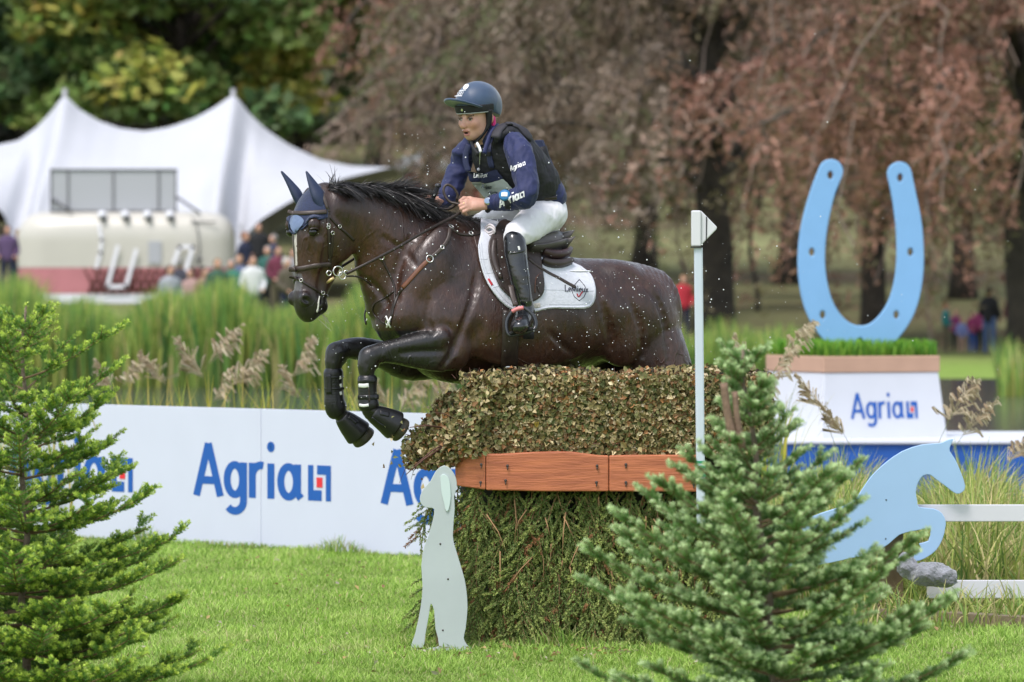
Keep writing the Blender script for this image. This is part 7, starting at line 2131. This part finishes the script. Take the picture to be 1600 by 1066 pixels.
# long grass on the right bank, plumes along the water
def long_cols(r, n):
    c = pick(r, n, [(.33, .38, .09), (.22, .32, .07), (.44, .40, .16), (.52, .44, .22), (.14, .25, .06)], [.30, .26, .20, .12, .12], .25); return c * .75, c * 1.2
r = np.random.default_rng(64); n = 11000; d = r.uniform(30.35, 36.5, n); p = r.uniform(1170, 1680, n); x = (p - 800) * d / FPX
pos = np.stack((x, d, ground_z(x, d) - .02), 1); h = r.uniform(.42, .90, n) * (.86 + .14 * np.sin(p * .03)) * np.where(d < 31, .8, 1.0)
V, F, C = blades(n, pos, h, .55, .0056, long_cols, seg=5, seed=65, droop=.9)
solo('long_grass', V, F, M_blade, 'long yellow green grass behind the white rails', 'grass', kind='stuff', col=C, smooth=False)
r = np.random.default_rng(66); n = 900; d = r.uniform(28.9, 30.6, n); p = r.uniform(1330, 1680, n); x = (p - 800) * d / FPX
pos = np.stack((x, d, ground_z(x, d) - .02), 1)
V, F, C = blades(n, pos, r.uniform(.12, .34, n), .9, .0040, long_cols, seg=4, seed=67, droop=.9)
solo('long_grass', V, F, M_blade, 'straggling grass at the foot of the rails and beam', 'grass', kind='stuff', col=C, smooth=False)
r = np.random.default_rng(68); n = 1000; d = r.uniform(38.9, 40.9, n); p = r.uniform(-40, 1230, n); x = (p - 800) * d / FPX
pos = np.stack((x, d, ground_z(x, d) - .02), 1)
V, F, C = blades(n, pos, r.uniform(.80, 1.22, n), .30, .008, lambda r, n: (lambda c: (c * .8, c * 1.15))(pick(r, n, [(.42, .40, .05), (.28, .34, .055), (.50, .40, .09), (.18, .27, .05)])), seg=4, seed=69)
solo('water_edge_grass', V, F, M_blade, 'yellowing rushes at the water edge behind the white boards', 'rushes', kind='stuff', col=C, smooth=False)
GP = 'feathery reeds along the water'
spots = []
SP = [(300, 545, 42, -.25, .5), (345, 525, 42.5, .30, .55), (385, 560, 41.8, .35, .5), (240, 560, 42, -.3, .45), (345, 590, 41.5, .2, .4), (470, 545, 42.2, .18, .5), (455, 590, 41.5, -.2, .4), (640, 600, 41.5, .25, .5), (660, 560, 42, .2, .5), (600, 610, 41.2, -.2, .4), (205, 570, 42, .25, .4), (165, 575, 42.5, -.2, .4), (690, 585, 42, .3, .45)]
LBS = ['feathery reed plume leaning left above the first board', 'tallest feathery reed plume above the lettering', 'brownish reed plume right of the tallest one', 'reed plume between the left spruce and the lettering', 'low reed plume just above the lettering', 'upright reed plume left of the front hooves', 'low reed plume beside the far front boot', 'low reed plume behind the near hoof', 'reed plume under the horse chest', 'low reed plume between the two front legs', 'reed plume at the tip of the left spruce branch', 'reed plume behind the left spruce top', 'reed plume behind the left end of the hedge']
SP = [(a, b, c, d_, e * .72) for a, b, c, d_, e in SP]
plume_group(list(zip(SP, LBS)), '', 73, GP)
SP = [(1240, 520, 37, .30, .34), (1165, 540, 37, -.2, .30), (1215, 560, 36.5, .25, .28), (1500, 612, 36, .25, .34), (1525, 640, 36, .35, .30), (1300, 640, 35, -.3, .28), (1590, 690, 35, .3, .28), (1190, 600, 36, .25, .3), (1265, 600, 35.5, -.25, .25)]
LBS = ['feathery reed left of the plinth turf', 'reed plume just right of the flag post', 'reed plume over the left corner of the plinth', 'bushy reed plume right of the plinth', 'bent reed plume above the horse cut-out muzzle', 'thin reed plume in front of the plinth lettering', 'reed plume at the right edge over the blue stage', 'reed plume behind the top of the right fir', 'thin reed plume across the white face of the plinth']
plume_group(list(zip(SP, LBS)), '', 74, GP)
# ================================================================== the two young firs in front
M_fir = mat('fir_needles', (0, 0, 0), .45, attr='Col', spec=.45, trans=.30)
M_trunk = mat('young_bark', (.20, .155, .11), .85, col2=(.11, .08, .055), nscale=25, bump=.5, bscale=60)
M_twig = mat('young_twig', (.20, .13, .07), .85)
HWR = lambda u: float(np.interp(u, [0, .1, .22, .30, .37, .45, .55, .7, 1], [.06, .10, .15, .21, .34, .48, .60, .68, .74]))
HWL = lambda u: float(np.interp(u, [0, .08, .2, .5, .65, .9, 1], [.08, .17, .42, .50, .58, .72, .78]))
def fir(name_lb, px, d, top_y, seed, halfw, c_old, c_new, c_tip, nlen, nwid, dens, whorls, per, droop, up_tip, gap=None, shootlen=.085, trunk_r=.022, lean=0.0, lmin=.5, dens_low=0.0):
    r = np.random.default_rng(seed); x0 = (px - 800) * d / FPX; ztop = HCAM - (top_y - HORIZ) * d / FPX
    t = root('fir_tree', (x0, d, 0), name_lb, 'conifer', 'young firs flanking the fence')
    tp = np.array([(x0 + lean * k / 12 + .012 * math.sin(k * 1.7 + seed), d + .01 * math.cos(k * 1.3), ztop * k / 12) for k in range(13)])
    mb = MB(); mb.tube(tp, np.linspace(trunk_r, .006, 13), 9); mb.part('trunk', M_trunk, t)
    def along(z): return np.array([np.interp(z, tp[:, 2], tp[:, i]) for i in range(3)])
    def shoot(acc, a, b, fat=1.0):
        L = np.linalg.norm(b - a); n = max(14, int(L * dens * fat))
        V, F, C = needles_on(a, b, n, nlen, .58, r, c_old, c_new, c_tip, flat=.0, upb=.35, wid=nwid); acc.append((V, F, C))
    def build(acc, segs):
        if not acc: return
        n0 = 0; Vs, Fs, Cs = [], [], []
        for V, F, C in acc: Vs.append(V); Fs.append(F + n0); Cs.append(C); n0 += len(V)
        mb = MB()
        for P, rr in segs: mb.tube(P, rr, 5, cap=False)
        Vt = np.array(mb.v); Ft = np.array(mb.f) + n0; V = np.vstack(Vs + [Vt]); C = np.vstack(Cs + [np.tile((.2, .13, .07), (len(Vt), 1))]); F4 = np.vstack(Fs)
        part('branch', V, np.vstack((F4, Ft)), None, t, smooth=False, col=C, mats=[M_fir, M_twig], midx=np.concatenate((np.zeros(len(F4), int), np.ones(len(Ft), int))))
    # leader
    acc = []; shoot(acc, along(ztop - .10), along(ztop) + np.array((0, 0, .012)), .9); build(acc, [([along(ztop - .12), along(ztop)], .004)])
    for wi in range(whorls):
        u = (wi + .55) / whorls                       # 0 top .. 1 bottom
        z = ztop * (1 - u * .97) - .02; Lb = halfw(u); nb = int(per * (1 + dens_low * max(0, u - .4))) if u > .34 else max(3, int(per * (.42 + 1.0 * u)))
        a0 = r.uniform(0, 6.28)
        for k in range(nb):
            az = a0 + 2 * math.pi * k / nb + r.normal() * .16; L = Lb * (lmin + (1.06 - lmin) * r.uniform() ** .7)
            hd_ = np.array((math.cos(az), math.sin(az), 0)); rise = up_tip * (1 - u) + r.normal() * .05
            m = 9; tt = np.linspace(0, 1, m)
            base = along(z + r.normal() * .02)
            P = base + hd_ * (L * tt)[:, None] + np.array((0, 0, 1.0)) * (L * (rise * tt - droop * u * 1.6 * tt * (1 - .45 * tt) + .22 * tt ** 2.2))[:, None]
            sd_ = np.cross(hd_, (0, 0, 1.0)); acc = []; segs = [(P, np.linspace(.007, .002, m) * (.6 + .7 * u))]
            for i in range(1 if L < .2 else 2, m - 1): shoot(acc, P[i], P[i + 1], .8)
            ns = max(3, int(L / .058))
            for j in range(ns):
                s = .16 + .84 * (j + r.uniform()) / ns; i0 = min(int(s * (m - 1)), m - 2); p = P[i0] + (P[i0 + 1] - P[i0]) * (s * (m - 1) - i0); tg = P[i0 + 1] - P[i0]; tg /= np.linalg.norm(tg)
                for sg in (1, -1):
                    if r.uniform() < .12: continue
                    l = shootlen * r.uniform(.7, 1.35) * (1.0 + 1.4 * L * (1 - s)); ang = r.uniform(.6, .95)
                    q = tg * math.cos(ang) + sd_ * sg * math.sin(ang) + np.array((0, 0, 1)) * r.uniform(-.05, .38); q /= np.linalg.norm(q); e = p + q * l
                    shoot(acc, p, e); segs.append(([p, e], [.0025, .0012]))
                    if l > .12:
                        for sg2 in (1, -1):
                            for f_ in (.45, .72):
                                pp_ = p + q * l * f_; q2 = q * .75 + np.cross(q, (0, 0, 1.0)) * sg2 * .65 + np.array((0, 0, r.uniform(0, .3))); q2 /= np.linalg.norm(q2); shoot(acc, pp_, pp_ + q2 * l * .48)
            shoot(acc, P[-2], P[-1] + hd_ * .03 + np.array((0, 0, .012)))
            build(acc, segs)
    return t
# right: dense blue green fir, closer to the lens
fir('dense blue green fir covering the right end of the fence', 1226, 20.6, 546, 501, HWR, (.075, .18, .040), (.18, .33, .085), (.62, .76, .40), .0205, .0030, 860, 15, 9, .10, .62, shootlen=.068, trunk_r=.026, lean=-.15)
rf = bpy.context.scene.objects['fir_tree']
for P in ([(1131, 598), (1136, 640), (1146, 690)], [(1148, 612), (1152, 655), (1160, 700)]):     # two dead brown leaders
    mb = MB(); mb.tube(catmull([W(x, y, 20.45) for x, y in P], 4), np.linspace(.013, .017, 9) * (1 if P[0][0] < 1140 else .8), 8); mb.part('dead_leader', mat('dead_wood', (.25, .16, .11), .9, var=.4, nscale=60, bump=.4, bscale=90), rf)
# left: open green spruce
fir('open bright green spruce at the left edge', 38, 24.2, 478, 502, HWL, (.085, .20, .040), (.19, .35, .060), (.58, .72, .12), .0180, .0027, 860, 13, 7, .10, .38, shootlen=.094, trunk_r=.020, lmin=.60, dens_low=1.3)
